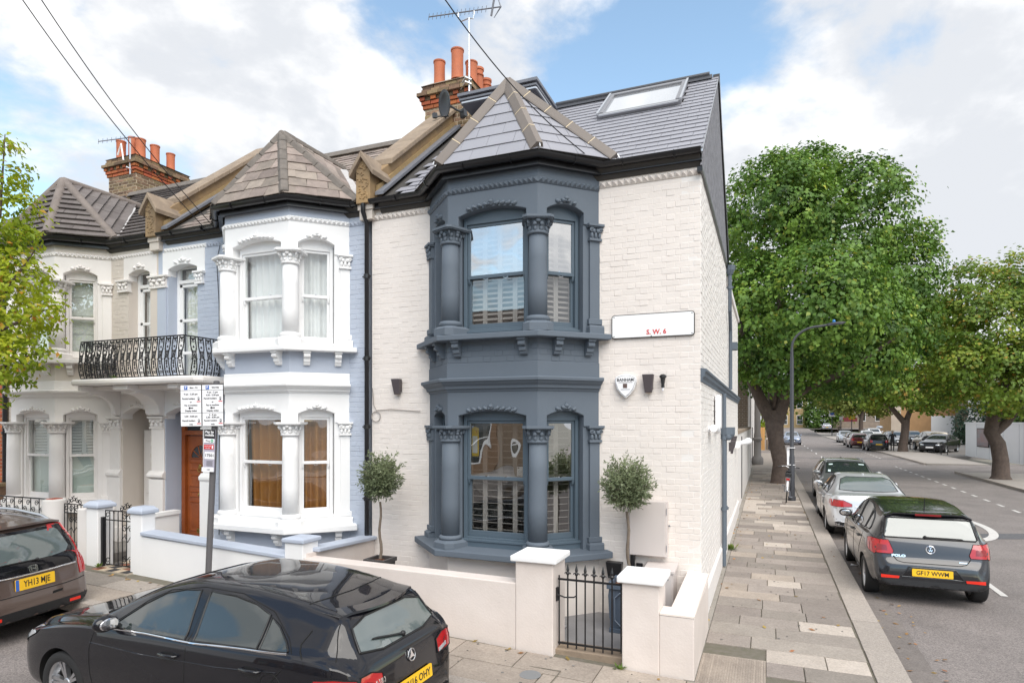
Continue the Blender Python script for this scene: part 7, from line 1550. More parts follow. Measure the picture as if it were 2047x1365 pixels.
    p = c.proj(0, .845, 'b', .010); F = frame(p, (0, 1, 0), (1, 0, .25)); q = MB(); torus(q, (0, 0, 0), .056, .007, Matrix.Identity(3), 28, 6); q.lathe([(.05, -.004), (.05, 0)], 24, axis='y'); q.build('badge_ring', M_CHROME, c.root, Wm=c.W @ F, fix=False); q = MB(); q.lathe([(.049, -.005), (.049, -.004)], 24, axis='y'); q.build('badge_field', M_RUB, c.root, Wm=c.W @ F)
    text('V', .05, c.root, c.W @ F @ T(0, -.0065, .024), M_CHROME, bold=.001, name='badge'); text('W', .052, c.root, c.W @ F @ T(0, -.0065, -.016), M_CHROME, bold=.001, name='badge')
    text('POLO', .05, c.root, c.W @ frame(c.proj(-.42, .735, 'b', .005), (0, 1, 0), (1, 0, .2)), M_CHROME, bold=.003, ext=.002, name='badge', sx=1.4)
    q = MB(); q.M = frame(c.proj(.40, .69, 'b', .005), (0, 1, 0), (1, 0, .2)); q.box(-.05, -.003, -.009, .05, 0, .009); q.build('badge', M_CHROME, c.root, Wm=c.W)
    q = MB(); p = c.proj(3.35, .02, 't', 0); q.tube([p, p+Vector((.05, 0, .18))], [.008, .004], 6); q.ell(p, (.03, .015, .012)); q.build('roof_aerial', M_RUB, c.root, Wm=c.W)
    c.panel('windscreen', [(-.6, 1.0), (.6, 1.0), (.55, 1.36), (-.55, 1.36)], 'f', M_CGLASS); c.wheels(5, style=1); return c
SP_SALOON = dict(L=4.88, hw=.927, R=.325, axles=(.84, 3.71),
    top=[(0, .58), (.03, .70), (.12, .80), (.5, .90), (1.0, .975), (1.3, 1.02), (1.75, 1.22), (2.15, 1.38), (2.6, 1.455), (3.0, 1.455), (3.4, 1.40), (3.8, 1.27), (4.15, 1.11), (4.3, 1.075), (4.6, 1.065), (4.74, 1.055), (4.79, .99), (4.81, .90), (4.83, .78), (4.86, .64), (4.88, .52)],
    belt=[(0, .54), (.2, .74), (1.0, .89), (2.0, .94), (3.2, .965), (4.2, .99), (4.6, .98), (4.88, .45)],
    w=[(0, .55), (.05, .68), (.2, .82), (.6, .90), (1.0, .92), (3.6, .927), (4.2, .90), (4.6, .855), (4.78, .81), (4.85, .77), (4.88, .70)],
    wr=[(0, .45), (.6, .72), (1.3, .73), (1.8, .66), (2.4, .60), (3.1, .585), (3.7, .61), (4.15, .70), (4.5, .74), (4.75, .72), (4.88, .6)],
    z0=[(0, .3), (.2, .2), (4.1, .2), (4.5, .26), (4.88, .34)])
def car_d():
    c = Car('saloon_car', 'silver saloon parked between the black hatchback and the grey estate', SP_SALOON, paint('silver_paint', (.60, .61, .63), .35, .35), T(2.80, 8.4+3.71*.92, -.1, R(-90), s=.92))
    sidewins(c, [[(1.5, .96), (1.85, 1.2), (2.2, 1.34), (2.55, 1.38), (2.6, .98)], [(2.7, .985), (2.66, 1.38), (3.1, 1.37), (3.45, 1.26), (3.6, 1.12), (3.62, 1.0)]], [[(2.65, 1.4), (2.65, .3)], [(3.7, 1.0), (3.45, .7)]], ([(1.45, .95), (2.6, .972), (3.64, .995)], M_CHROME, .009))
    for a in 'lr': c.mirror(1.62, 1.0, a); c.handle(2.45, .85, a, cup=False); c.handle(3.5, .88, a, cup=False); c.panel('tail_light', [(4.42, .86), (4.5, .95), (4.72, .94), (4.8, .88), (4.8, .78), (4.6, .80)], a, M_LAMP, off=.007)
    TL = [(.42, .80), (.42, .86), (.60, .94), (.78, .95), (.81, .88), (.80, .79), (.6, .785)]
    for P in (TL, mir(TL)): c.panel('tail_light', P, 'b', M_LAMP, off=.008, edge=M_GAP, er=.004)
    c.panel('rear_window', [(-.62, 1.12), (-.3, 1.10), (.3, 1.10), (.62, 1.12), (.54, 1.34), (.4, 1.39), (-.4, 1.39), (-.54, 1.34)], 'b', M_CGLASS2, edge=M_RUB, er=.01)
    c.line('chrome_bar', [(-.36, .80), (.36, .80)], 'b', M_CHROME, .009, .006); c.line('panel_gap', [(-.80, .76), (-.42, .74), (-.40, .62), (.40, .62), (.42, .74), (.80, .76)], 'b', M_GAP, .004)
    for P in ([(-.76, .36), (-.40, .36), (-.44, .42), (-.70, .46), (-.78, .44)],): c.panel('bumper_vent', P, 'b', M_RUB, off=.006, edge=M_CHROME, er=.006); c.panel('bumper_vent', mir(P), 'b', M_RUB, off=.006, edge=M_CHROME, er=.006)
    c.line('bumper_vent_edge', [(-.74, .50), (-.80, .54), (-.80, .58)], 'b', M_GAP, .006)
    p = c.proj(0, .70, 'b', 0); c.plate('EK16 ZVL', frame(p+Vector((.014, 0, 0)), (0, 1, 0), (1, 0, .05)))
    F = frame(c.proj(0, .955, 'b', .008), (0, 1, 0), (1, 0, .3)); q = MB(); torus(q, (0, 0, 0), .038, .005, Matrix.Identity(3), 20, 6)
    for a in (90, 210, 330): q.tube([(0, -.004, 0), (.037*math.cos(R(a)), -.004, .037*math.sin(R(a)))], [.006, .003], 5)
    q.build('star_badge', M_CHROME, c.root, Wm=c.W @ F, fix=False); text('E220', .055, c.root, c.W @ frame(c.proj(-.52, 1.0, 'b', .008), (0, 1, 0), (1, 0, .4)), M_CHROME, bold=.002, name='badge')
    q = MB(); p = c.proj(3.15, 0, 't', 0); q.ell(p, (.09, .03, .03)); q.build('roof_fin', c.pm, c.root, Wm=c.W)
    c.panel('windscreen', [(-.65, 1.02), (.65, 1.02), (.58, 1.38), (-.58, 1.38)], 'f', M_CGLASS); c.wheels(5); return c
SP_ESTATE = dict(SP_SALOON, top=[(0, .58), (.03, .70), (.12, .80), (.5, .90), (1.0, .975), (1.3, 1.02), (1.75, 1.22), (2.15, 1.38), (2.6, 1.46), (3.2, 1.47), (4.0, 1.44), (4.5, 1.38), (4.62, 1.25), (4.74, 1.06), (4.8, .92), (4.84, .75), (4.87, .62), (4.88, .52)], wr=[(0, .45), (.6, .72), (1.3, .73), (1.8, .66), (2.4, .62), (3.5, .61), (4.4, .60), (4.62, .66), (4.88, .6)])
def headlights(c, P):
    for Q in (P, mir(P)): c.panel('headlight', Q, 'f', M_HEAD, off=.008, edge=M_GAP, er=.004)
def car_e():
    c = Car('estate_car', 'dark grey estate car facing the camera with stickers on its windscreen', SP_ESTATE, paint('grey_paint', (.19, .195, .20), .4, .3), T(3.02, 12.6, -.1, R(90), s=.92))
    sidewins(c, [[(1.5, .96), (1.85, 1.2), (2.2, 1.34), (2.55, 1.39), (2.6, .98)], [(2.7, .985), (2.66, 1.39), (3.5, 1.385), (3.52, 1.0)], [(3.6, 1.0), (3.6, 1.38), (4.3, 1.33), (4.4, 1.03)]], [[(2.65, 1.4), (2.65, .3)], [(3.6, .98), (3.4, .7)]], ([(1.45, .95), (2.6, .972), (4.4, 1.015)], M_CHROME, .009))
    c.panel('windscreen', [(-.66, 1.05), (.66, 1.05), (.58, 1.36), (.3, 1.40), (-.3, 1.40), (-.58, 1.36)], 'f', M_CGLASS, edge=M_RUB, er=.012)
    for P in ([(-.54, 1.30), (-.38, 1.31), (-.38, 1.335), (-.54, 1.325)], [(.40, 1.30), (.52, 1.29), (.52, 1.32), (.40, 1.33)], [(.50, 1.09), (.58, 1.09), (.57, 1.15), (.49, 1.15)]): c.panel('windscreen_sticker', P, 'f', mat('sticker', (.6, .72, .70), .5), off=.007)
    q = MB(); q.ell((1.95, 0, 1.32), (.03, .11, .035)); q.build('rear_view_mirror', M_RUB, c.root, Wm=c.W)
    for a in 'lr':
        c.mirror(1.6, 1.0, a); sy = -1 if a == 'l' else 1
        q = MB(); q.tube([Vector((x, sy*(c.f['wr'](x)*.93), c.f['top'](x)-.06+d)) for x, d in ((2.2, .01), (2.4, .06), (3.2, .065), (4.0, .06), (4.3, .01))], .018, 8); q.build('roof_rail', M_STEEL, c.root, Wm=c.W)
    headlights(c, [(.42, .66), (.44, .76), (.7, .80), (.78, .72), (.66, .66)]); c.panel('grille', [(-.36, .56), (.36, .56), (.33, .74), (-.33, .74)], 'f', M_RUB, edge=M_CHROME, er=.01)
    for x in (-.15, .18): c.wiper((x, 1.03), (x+.4, 1.08), 'f')
    c.panel('bumper_vent', [(-.6, .34), (.6, .34), (.55, .46), (-.55, .46)], 'f', M_RUB); q = MB(); p = c.proj(3.6, 0, 't', 0); q.ell(p, (.09, .03, .03)); q.build('roof_fin', M_RUB, c.root, Wm=c.W); c.wheels(5); return c
def ROADZ(x): return -.1+.012*max(0, -x)
CA = car_a(); CB_ = car_b(); CC = car_c(); CD = car_d(); CE = car_e()
# ---- cars farther down the street: small detailed bodies, copied and repainted
def simple_car(name, label, sp, pm, W_, group, head=True):
    c = Car(name, label, sp, pm, W_, group); h = sp['top']; L = sp['L']; k = max(z for x, z in h)
    tall = k/1.45
    z1, z2 = k*.68, k*.94
    sidewins(c, [[(1.35, z1), (1.7, k*.86), (2.1, z2), (2.45, z2), (2.5, z1)], [(2.6, z1), (2.58, z2), (3.0, z2), (L*.80, k*.82), (L*.82, z1+.03)]], [])
    c.panel('windscreen', [(-.6, z1+.02), (.6, z1+.02), (.52, z2), (-.52, z2)], 'f', M_CGLASS); c.panel('rear_window', [(-.56, z1+.07), (.56, z1+.07), (.48, z2-.08), (-.48, z2-.08)], 'b', M_CGLASS)
    headlights(c, [(.40, .60*tall), (.42, .68*tall), (.66, .72*tall), (.68, .60*tall)]); c.panel('grille', [(-.34, .50), (.34, .50), (.32, .62), (-.32, .62)], 'f', M_RUB)
    P = [(.50, k*.50), (.50, k*.62), (.70, k*.64), (.72, k*.50)]
    for Q in (P, mir(P)): c.panel('tail_light', Q, 'b', M_LAMP, off=.008)
    for a in 'lr': c.mirror(1.5, z1+.01, a)
    p = c.proj(0, k*.40, 'b', 0); c.plate('', frame(p+Vector((.02, 0, 0)), (0, 1, 0), (1, 0, 0)), band=False)
    p = c.proj(0, .44, 'f', 0); c.plate('', frame(p+Vector((-.02, 0, 0)), (0, -1, 0), (-1, 0, 0)), M_SIGNW, band=False)
    c.panel('bumper_trim', [(-.62, .29), (.62, .29), (.62, .38), (-.62, .38)], 'b', M_RUB, off=.006); c.wheels(5, style=1); return c
def clone(root, Wn, paint_m=None, **props):
    W0 = WM[root.name]
    def rec(o, par):
        n = o.copy(); COL.objects.link(n); Wo = Wn @ W0.inverted() @ WM[o.name]; WM[n.name] = Wo
        if par is not None: n.parent = par; n.matrix_basis = WM[par.name].inverted() @ Wo
        else: n.parent = None; n.matrix_basis = Wo
        if paint_m and o.name.split('.')[0] in ('body', 'door_mirror'):
            n.material_slots[0].link = 'OBJECT'; n.material_slots[0].material = paint_m
        for ch in list(o.children): rec(ch, n)
        return n
    n = rec(root, None)
    for k, v in props.items(): n[k] = v
    return n
GC = 'cars parked far along the right side of the street'
P_BLK, P_SIL, P_WHT, P_BEI, P_RED, P_GRY = paint('far_black', (.012, .012, .015), 0), paint('far_silver', (.42, .45, .50), .5), paint('far_white', (.75, .75, .76), 0), paint('far_beige', (.42, .37, .29), .4), paint('far_maroon', (.10, .015, .02), .2), paint('far_grey', (.15, .16, .18), .4)
RZ = lambda y: -.1+hill(y)
c1 = simple_car('sport_utility_car', 'black sport utility car with the person in black standing at its side', SP_SUV, P_BLK, T(9.5, 57.2, -.1, R(-90), s=.92), GC)
c2 = simple_car('hatchback', 'dark maroon hatchback parked just beyond the black sport utility car', SP_HATCH_P, P_RED, T(8.9, 63.6, -.1, R(-90)), GC)
clone(c2.root, T(9.5, 76.0, -.1, R(90)), P_SIL, label='pale silver hatchback facing the camera beyond the maroon hatchback')
clone(c2.root, T(9.2, 69.5, -.1, R(-90)), P_BLK, label='black hatchback squeezed between the maroon car and the silver car')
clone(c1.root, T(13.6, 58.3, -.02, R(-84)), P_BEI, label='beige four wheel drive with spare wheel on its back door behind the bike hoops', group='cars in the forecourt behind the trees')
c3 = simple_car('saloon_car', 'blue silver saloon driving towards the camera in the left lane', SP_SALOON, paint('oncoming_blue', (.25, .30, .40), .5), T(3.25, 66.2, -.1, R(90)), 'moving and distant cars')
clone(c3.root, T(12.55, 50.2, -.02, R(62)), P_BLK, label='black car with its nose towards the white hoarding', group='cars in the forecourt behind the trees')
clone(c2.root, T(13.2, 66.0, -.02, R(95)), P_GRY, label='dark grey car facing out behind the second street tree', group='cars in the forecourt behind the trees')
clone(c2.root, T(15.6, 70.0, -.02, R(95)), P_BLK, label='black hatchback facing out of the forecourt beside the grey car', group='cars in the forecourt behind the trees')
clone(c1.root, T(14.0, 86.0, RZ(80), R(92)), P_WHT, label='white van like car with a roof box farther along the right kerb', group=GC)
clone(c3.root, T(12.2, 78.0, RZ(74), R(92)), P_WHT, label='white saloon half hidden behind the person in black', group='cars in the forecourt behind the trees')
clone(c3.root, T(12.4, 144, RZ(142), R(-90)), P_SIL, label='silver saloon parked at the far end of the street before the church wall', group='moving and distant cars')
clone(c2.root, T(-1.0, 112, RZ(110), R(90)), P_WHT, label='white car glimpsed behind the lamp post beyond the blue saloon', group='moving and distant cars')
q = MB(); q.ell((0, 0, 0), (.7, .4, .2), None, 14, 8); rb = q.build('roof_box', P_SIL, None, Wm=T(14.0, 83.8, 1.82+RZ(80), R(90)), smooth=60); tag(rb, 'grey roof box on the white car far along the right kerb', 'roof box')
q = MB(); q.lathe([(.30, -.1), (.36, -.08), (.36, .08), (.30, .1)], 24, axis='y'); sw = q.build('spare_wheel', M_TYRE, None, Wm=T(13.1, 53.66, .92, R(6)), smooth=40); tag(sw, 'black covered spare wheel on the beige four wheel drive', 'spare wheel')
# ================================================================== trees and shrubs
M_BARK = mat('street_tree_bark', (.135, .10, .082), .95, noise=(7, .7), col2=(.06, .045, .038), bump=(22, .03))
M_BARK2 = mat('olive_bark', (.20, .16, .125), .95, noise=(20, .6), bump=(60, .004))
L_MAPLE = leafmat('maple_leaf', (.125, .26, .04), (.30, .34, .05), .65, .03, .28)
L_YEL = leafmat('yellowing_leaf', (.19, .31, .04), (.52, .32, .06), .4, .035)
L_FAR = leafmat('far_leaf', (.20, .26, .05), (.36, .3, .07), .3, .03)
L_OLIVE = leafmat('olive_leaf', (.20, .245, .13), (.38, .42, .28), .3, .02, .2)
L_LEFT = leafmat('bright_leaf', (.36, .50, .035), (.62, .32, .05), .4, .04, .5)
L_BUSH = leafmat('bush_leaf', (.10, .20, .03), (.2, .28, .06), .3, .02)
def leaves(name, parent, pts, dirs, size, m, aspect=.75, jit=.45, fold=.12, flat=.0, seed=1):
    """pts (n,3), dirs (n,3) outward hints; one rhombus leaf per point"""
    g = np.random.default_rng(seed); n = len(pts)
    nrm = dirs*(1-flat)+np.array([0, 0, 1.])*(.55+flat)+g.normal(0, jit, (n, 3)); nrm /= np.linalg.norm(nrm, axis=1)[:, None]
    t = g.normal(0, 1, (n, 3))+dirs*.9-np.array([0, 0, .5]); t -= nrm*(t*nrm).sum(1)[:, None]; t /= np.linalg.norm(t, axis=1)[:, None]
    b = np.cross(nrm, t); s = size*g.uniform(.65, 1.25, n)[:, None]; w = s*aspect*.5
    v = np.empty((n, 5, 3)); v[:, 0] = pts; v[:, 1] = pts+t*s*.45+b*w+nrm*s*fold; v[:, 2] = pts+t*s-nrm*s*.1; v[:, 3] = pts+t*s*.45-b*w+nrm*s*fold; v[:, 4] = pts+t*s*.5
    v = v[:, :4].reshape(-1, 3); me = bpy.data.meshes.new(name); me.vertices.add(4*n); me.vertices.foreach_set('co', v.ravel()); me.loops.add(4*n); me.loops.foreach_set('vertex_index', np.arange(4*n, dtype=np.int32)); me.polygons.add(n); me.polygons.foreach_set('loop_start', np.arange(0, 4*n, 4, dtype=np.int32)); me.polygons.foreach_set('loop_total', np.full(n, 4, dtype=np.int32)); me.update(); me.validate()
    me.materials.append(m); return put(name, me, parent)
def crown_pts(blobs, per_m2, k, spread, seed, inner=.72, droop=.15):
    """clusters of leaves over the shell of each blob; returns points and outward directions"""
    g = np.random.default_rng(seed); P = []; D = []
    for c, r in blobs:
        r = np.array(r if hasattr(r, '__len__') else (r, r, r)); n = int(per_m2*4*PI*(r.prod())**(2/3)); u = g.normal(0, 1, (n, 3)); u /= np.linalg.norm(u, axis=1)[:, None]
        rad = inner+(1.06-inner)*g.random(n)**.6; q = np.array(c)+u*r*rad[:, None]
        # drop clusters that sit deep inside another blob
        keep = np.ones(n, bool)
        for c2, r2 in blobs:
            if c2 is c: continue
            keep &= (((q-np.array(c2))/np.array(r2 if hasattr(r2, '__len__') else (r2,)*3))**2).sum(1) > .42
        keep &= g.random(n) > .08; q, u = q[keep], u[keep]; n = len(q)
        kk = g.integers(int(k*.6), int(k*1.4)+1, n); idx = np.repeat(np.arange(n), kk)
        off = g.normal(0, 1, (len(idx), 3))*np.array([1, 1, .5])*spread*g.uniform(.7, 1.3, (n, 1))[idx]; off[:, 2] -= droop*np.hypot(off[:, 0], off[:, 1])
        P.append(q[idx]+off); D.append(u[idx])
    return np.concatenate(P), np.concatenate(D)
def px(x, y, d): return tuple(ray(x, y, d))
def limbs(name, parent, segs, m):
    q = MB(); q.smooth = True
    for pts, rs in segs: q.tube(pts, rs, 10)
    return q.build(name, m, parent, smooth=70, fix=False)
def curve(a, b, n, bend, seed):
    r_ = random.Random(seed); a, b = Vector(a), Vector(b); return [a+(b-a)*(i/n)+Vector((r_.uniform(-1, 1), r_.uniform(-1, 1), r_.uniform(-.3, .3)))*bend*math.sin(PI*i/n) for i in range(n+1)]
def tapers(a, b, n): return [a+(b-a)*i/n for i in range(n+1)]
# big dark maple on the pavement
t1 = thing('street_tree', 'large dark green maple on the pavement behind the lamp post', 'tree', (1.22, 19.5, 0))
B = [(px(1550, 425, 24), 2.1), (px(1700, 440, 25), 2.3), (px(1615, 390, 26.5), 1.9), (px(1625, 560, 25), 2.9), (px(1770, 560, 25.5), 2.0), (px(1530, 620, 23.5), 2.0), (px(1690, 670, 24), 2.3), (px(1570, 705, 23.2), 1.4), (px(1790, 650, 26), 1.5), (px(1500, 520, 26.5), 2.2), (px(1640, 600, 21.6), 2.0), (px(1590, 690, 28), 2.6), (px(1730, 620, 28.5), 2.4), (px(1620, 340, 24.5), .9), (px(1550, 345, 25), .8), (px(1750, 365, 25.5), .9), (px(1830, 480, 25.5), .8), (px(1490, 715, 24.5), .9), (px(1720, 715, 24.5), 1.0)]
P, D = crown_pts(B, 8.5, 17, .20, 1); leaves('crown', t1, P, D, .155, L_MAPLE, .85, seed=1)
c0 = Vector((1.2, 19.5, -.1)); f0 = Vector((1.0, 19.5, 2.3))
limbs('trunk', t1, [([c0+Vector((.0, 0, -.05)), c0+Vector((0, 0, .15)), c0+Vector((.03, 0, .9)), Vector((1.06, 19.5, 1.7)), f0, Vector((.95, 19.5, 2.9))], [.46, .36, .30, .30, .36, .31]),
    ([f0, Vector((.55, 19.3, 3.2)), Vector((.1, 19.2, 4.2)), Vector((-.3, 19, 6.5))], [.26, .24, .18, .08]), ([f0+Vector((.1, 0, .1)), Vector((1.35, 19.4, 3.3)), Vector((1.9, 19.2, 5.0)), Vector((2.4, 19, 8))], [.28, .24, .17, .07]),
    ([Vector((1.3, 19.4, 3.2)), Vector((2.3, 19.2, 3.8)), Vector((3.6, 19.3, 4.4)), Vector((5.2, 19.6, 5.6))], [.17, .14, .11, .05]), ([f0, Vector((.95, 19.9, 3.6)), Vector((.9, 20.4, 5.2)), Vector((1.4, 20.8, 9))], [.24, .2, .16, .06]), ([Vector((.98, 19.45, 3.0)), Vector((1.0, 19.2, 4.0)), Vector((.9, 18.9, 5.2))], [.13, .10, .06]),
    ([Vector((1.5, 19.3, 3.7)), Vector((2.0, 18.6, 4.5)), Vector((2.6, 17.8, 6))], [.11, .09, .05])], M_BARK)
# right hand trees
t2 = thing('street_tree', 'yellow green maple in front of the white hoarding on the right', 'tree', (9.97, 24.9, 0))
B = [(px(1950, 660, 26.5), 1.9), (px(2050, 640, 27), 2.2), (px(1915, 730, 26), 1.35), (px(2010, 745, 25.4), 1.6), (px(2110, 700, 27), 2.4), (px(1945, 585, 27.5), 1.4), (px(2030, 570, 27.5), 1.5), (px(1985, 690, 29.4), 2.2), (px(2075, 770, 26), 1.2), (px(1890, 665, 27.5), 1.1), (px(1975, 800, 26.2), .6), (px(1880, 790, 26.8), .7)]
P, D = crown_pts(B, 7.5, 16, .20, 2); leaves('crown', t2, P, D, .155, L_YEL, .85, seed=2)
a = Vector((9.97, 24.9, 0))
limbs('trunk', t2, [([a+Vector((0, 0, -.05)), a+Vector((0, 0, .12)), a+Vector((.0, 0, .8)), a+Vector((-.1, 0, 1.5)), a+Vector((-.35, 0, 2.0)), a+Vector((-.25, 0, 2.6)), a+Vector((.1, 0, 3.6)), a+Vector((.2, .1, 5.5))], [.44, .33, .29, .28, .26, .27, .2, .1]), ([a+Vector((-.3, 0, 1.85)), a+Vector((.2, 0, 2.4)), a+Vector((.7, 0, 3.2)), a+Vector((1.4, .2, 5))], [.18, .17, .15, .07]), ([a+Vector((-.1, 0, 3)), a+Vector((-.9, -.3, 4)), a+Vector((-1.6, -.3, 5.2))], [.13, .1, .05])], M_BARK)
t3 = thing('street_tree', 'forked street tree beside the parked black sport utility car', 'tree', (11.04, 51.9, 0))
B = [(px(1815, 700, 51), 3.1), (px(1755, 745, 50), 2.2), (px(1880, 760, 51), 2.1), (px(1810, 770, 49), 1.7), (px(1850, 700, 54), 2.8), (px(1780, 690, 53), 2.6), (px(1740, 790, 50.5), 1.0), (px(1850, 800, 50), .9)]
P, D = crown_pts(B, 3.0, 14, .28, 3); leaves('crown', t3, P, D, .30, L_YEL, .85, seed=3)
a = Vector((11.04, 51.9, 0)); limbs('trunk', t3, [([a+Vector((0, 0, -.1)), a+Vector((0, 0, .5)), a+Vector((.15, 0, 1.6)), a+Vector((.2, 0, 2.6))], [.42, .34, .3, .3]), ([a+Vector((.15, 0, 2.3)), a+Vector((-.6, 0, 3.3)), a+Vector((-1.6, 0, 4.4)), a+Vector((-2.2, 0, 6))], [.24, .2, .15, .07]), ([a+Vector((.2, 0, 2.4)), a+Vector((.6, 0, 3.6)), a+Vector((1.4, 0, 5))], [.22, .18, .08])], M_BARK)
t4 = thing('street_tree', 'small pale street tree near the far end of the road', 'tree', (15.2, 111, 0))
B = [(px(1712, 765, 106), 4.0), (px(1668, 785, 105), 2.9), (px(1755, 790, 106), 3.2), (px(1700, 800, 103), 2.4), (px(1640, 770, 112), 3.2), (px(1735, 740, 110), 3.6)]
P, D = crown_pts(B, 1.3, 12, .5, 4); leaves('crown', t4, P, D, .52, L_FAR, .85, seed=4)
a = Vector(px(1721, 872, 104)); limbs('trunk', t4, [([a+Vector((0, 0, -.6)), a+Vector((0, 0, 2.5)), a+Vector((.2, 0, 4.2)), a+Vector((.4, 0, 7))], [.38, .32, .28, .12]), ([a+Vector((0, 0, 3)), a+Vector((-1.6, 0, 5.5))], [.18, .08]), ([a+Vector((.1, 0, 3.4)), a+Vector((1.8, 0, 6))], [.18, .08])], M_BARK)
# leafy branch of the near left street tree
t5 = thing('street_tree', 'bright yellow green street tree leaning in at the left edge', 'tree', (-12.3, -2.2, .3))
B = [(px(8, 340, 9.2), .34), (px(-15, 420, 9.0), .55), (px(45, 560, 9.1), .42), (px(15, 640, 8.9), .52), (px(75, 625, 9.2), .30), (px(-40, 720, 8.8), .6), (px(-70, 520, 9.3), .9), (px(-80, 660, 9.6), 1.0), (px(30, 715, 8.8), .36), (px(0, 500, 9.0), .36), (px(-10, 290, 9.1), .25)]
P, D = crown_pts(B, 34, 9, .075, 5, inner=.5); P2, D2 = crown_pts([(px(100, 620, 9.1), .16), (px(62, 470, 9.1), .14), (px(90, 700, 9.0), .10), (px(50, 400, 9.2), .12)], 60, 6, .05, 6, inner=.2)
leaves('crown', t5, np.concatenate([P, P2]), np.concatenate([D, D2]), .085, L_LEFT, .58, seed=5)
a = Vector((-10.9, -2.3, .25)); limbs('trunk', t5, [([a, a+Vector((0, 0, 1.6)), a+Vector((.1, 0, 3)), a+Vector((.2, 0, 5.6))], [.16, .13, .11, .04]), ([a+Vector((.05, 0, 2.2)), Vector(px(0, 660, 9)), Vector(px(90, 620, 9.1))], [.05, .03, .008]), ([a+Vector((.1, 0, 2.8)), Vector(px(20, 570, 9)), Vector(px(70, 500, 9.1))], [.045, .025, .008]), ([a+Vector((.1, 0, 3.2)), Vector(px(0, 430, 9)), Vector(px(10, 270, 9.1))], [.04, .02, .006]), ([a+Vector((.05, 0, 1.8)), Vector(px(20, 720, 8.8)), Vector(px(85, 705, 9))], [.04, .02, .006])], M_BARK)
# olive standards
def olive(label, base, h, c, r, n, seed, sprigs):
    t = thing('olive_tree', label, 'olive tree', base); g = np.random.default_rng(seed); r_ = random.Random(seed); c = Vector(c); P = []; D = []; tw = MB()
    top = Vector((c.x, c.y, c.z-r[2]*.55)); b0 = Vector(base)
    q = MB(); q.smooth = True; q.tube([b0+(top-b0)*(i/8)+Vector((.012*math.sin(i*1.3), .01*math.sin(i), 0)) for i in range(9)], tapers(.021, .015, 8), 8); q.build('trunk', M_BARK2, t, smooth=60, fix=False)
    for i in range(n):
        u = g.normal(0, 1, 3); u /= np.linalg.norm(u); u[2] = u[2]*.8+.25; k = g.random()**.45; e = np.array(c)+u*np.array(r)*k*1.0
        if i < sprigs: u[2] = abs(u[2])+.5; u /= np.linalg.norm(u); e = np.array(c)+u*np.array(r)*(1.05+.28*g.random())
        s = np.array(c)+(e-np.array(c))*.35+g.normal(0, .02, 3); ax = e-s; L = np.linalg.norm(ax)
        if i % 3 == 0: tw.tube([tuple(s), tuple(e)], [.003, .001], 3)
        m_ = max(5, int(L/.016)); f = g.random(m_)*.9+.15; pp = s+ax*f[:, None]; dd = g.normal(0, 1, (m_, 3))+ax/L*.9; dd /= np.linalg.norm(dd, axis=1)[:, None]; P.append(pp); D.append(dd)
    if tw.v: tw.build('twig', M_BARK2, t, fix=False)
    P = np.concatenate(P); D = np.concatenate(D); n = len(P); t_ = D; nr = g.normal(0, 1, (n, 3))+np.array([0, 0, .5]); nr -= t_*(nr*t_).sum(1)[:, None]; nr /= np.linalg.norm(nr, axis=1)[:, None]; b = np.cross(nr, t_); s = g.uniform(.034, .062, n)[:, None]; w = s*.15
    v = np.empty((n, 4, 3)); v[:, 0] = P; v[:, 1] = P+t_*s*.5+b*w; v[:, 2] = P+t_*s; v[:, 3] = P+t_*s*.5-b*w
    me = bpy.data.meshes.new('crown'); me.vertices.add(4*n); me.vertices.foreach_set('co', v.reshape(-1)); me.loops.add(4*n); me.loops.foreach_set('vertex_index', np.arange(4*n, dtype=np.int32)); me.polygons.add(n); me.polygons.foreach_set('loop_start', np.arange(0, 4*n, 4, dtype=np.int32)); me.polygons.foreach_set('loop_total', np.full(n, 4, dtype=np.int32)); me.update(); me.materials.append(L_OLIVE); put('crown', me, t)
olive('clipped olive standard behind the gate pier at the right of the bay', (-.75, -.5, .55), 1.6, (-.77, -.5, 1.62), (.33, .33, .38), 900, 11, 26)
olive('olive standard with upright sprigs left of the dark bay', (-4.08, -.62, .62), 1.6, (-4.08, -.62, 1.60), (.31, .31, .40), 760, 12, 30)
# ================================================================== lamp post, pipe, bicycle, people
LP = thing('street_lamp', 'dark curved street lamp on the pavement beside the bicycle', 'street lamp', (1.447, 13.6, 0)); x, y = 1.447, 13.6; M_LP = mat('lamp_post_grey', (.05, .052, .06), .5)
q = MB(); q.smooth = True; q.lathe([(.115, 0), (.115, .12), (.085, .14), (.08, 1.35), (.062, 1.42), (.055, 4.4), (.045, 4.5), (.04, 4.75)], 18, (x, y, 0)); q.build('post', M_LP, LP, smooth=40)
q = MB(); q.smooth = True; q.tube([(x, y, 4.7)]+[(x+.75*(1-math.cos(t)), y, 4.75+.62*math.sin(t)) for t in [PI/2*i/10 for i in range(1, 11)]]+[(x+1.0, y, 5.40)], .038, 10); q.build('arm', M_LP, LP, smooth=60)
q = MB(); q.M = T(x+1.22, y, 5.43, 0, 0, R(-4)); q.ell((0, 0, 0), (.28, .1, .05), None, 16, 8); q.box(-.22, -.08, -.04, .2, .08, -.01); q.ell((-.05, 0, .06), (.035, .035, .045)); q.build('lantern', M_LP, LP); q = MB(); q.ell((x+1.17, y, 5.50), (.045, .045, .06)); q.build('photocell', mat('photocell_blue', (.03, .2, .5), .3), LP)
q = MB(); q.box(x-.14, y-.02, 1.1, x-.07, y+.02, 1.65); q.box(x-.14, y-.075, 1.63, x+.09, y+.075, 1.65); q.box(x-.14, y-.075, 1.1, x+.09, y+.075, 1.12); q.build('sign_edge', M_SIGNW, LP)
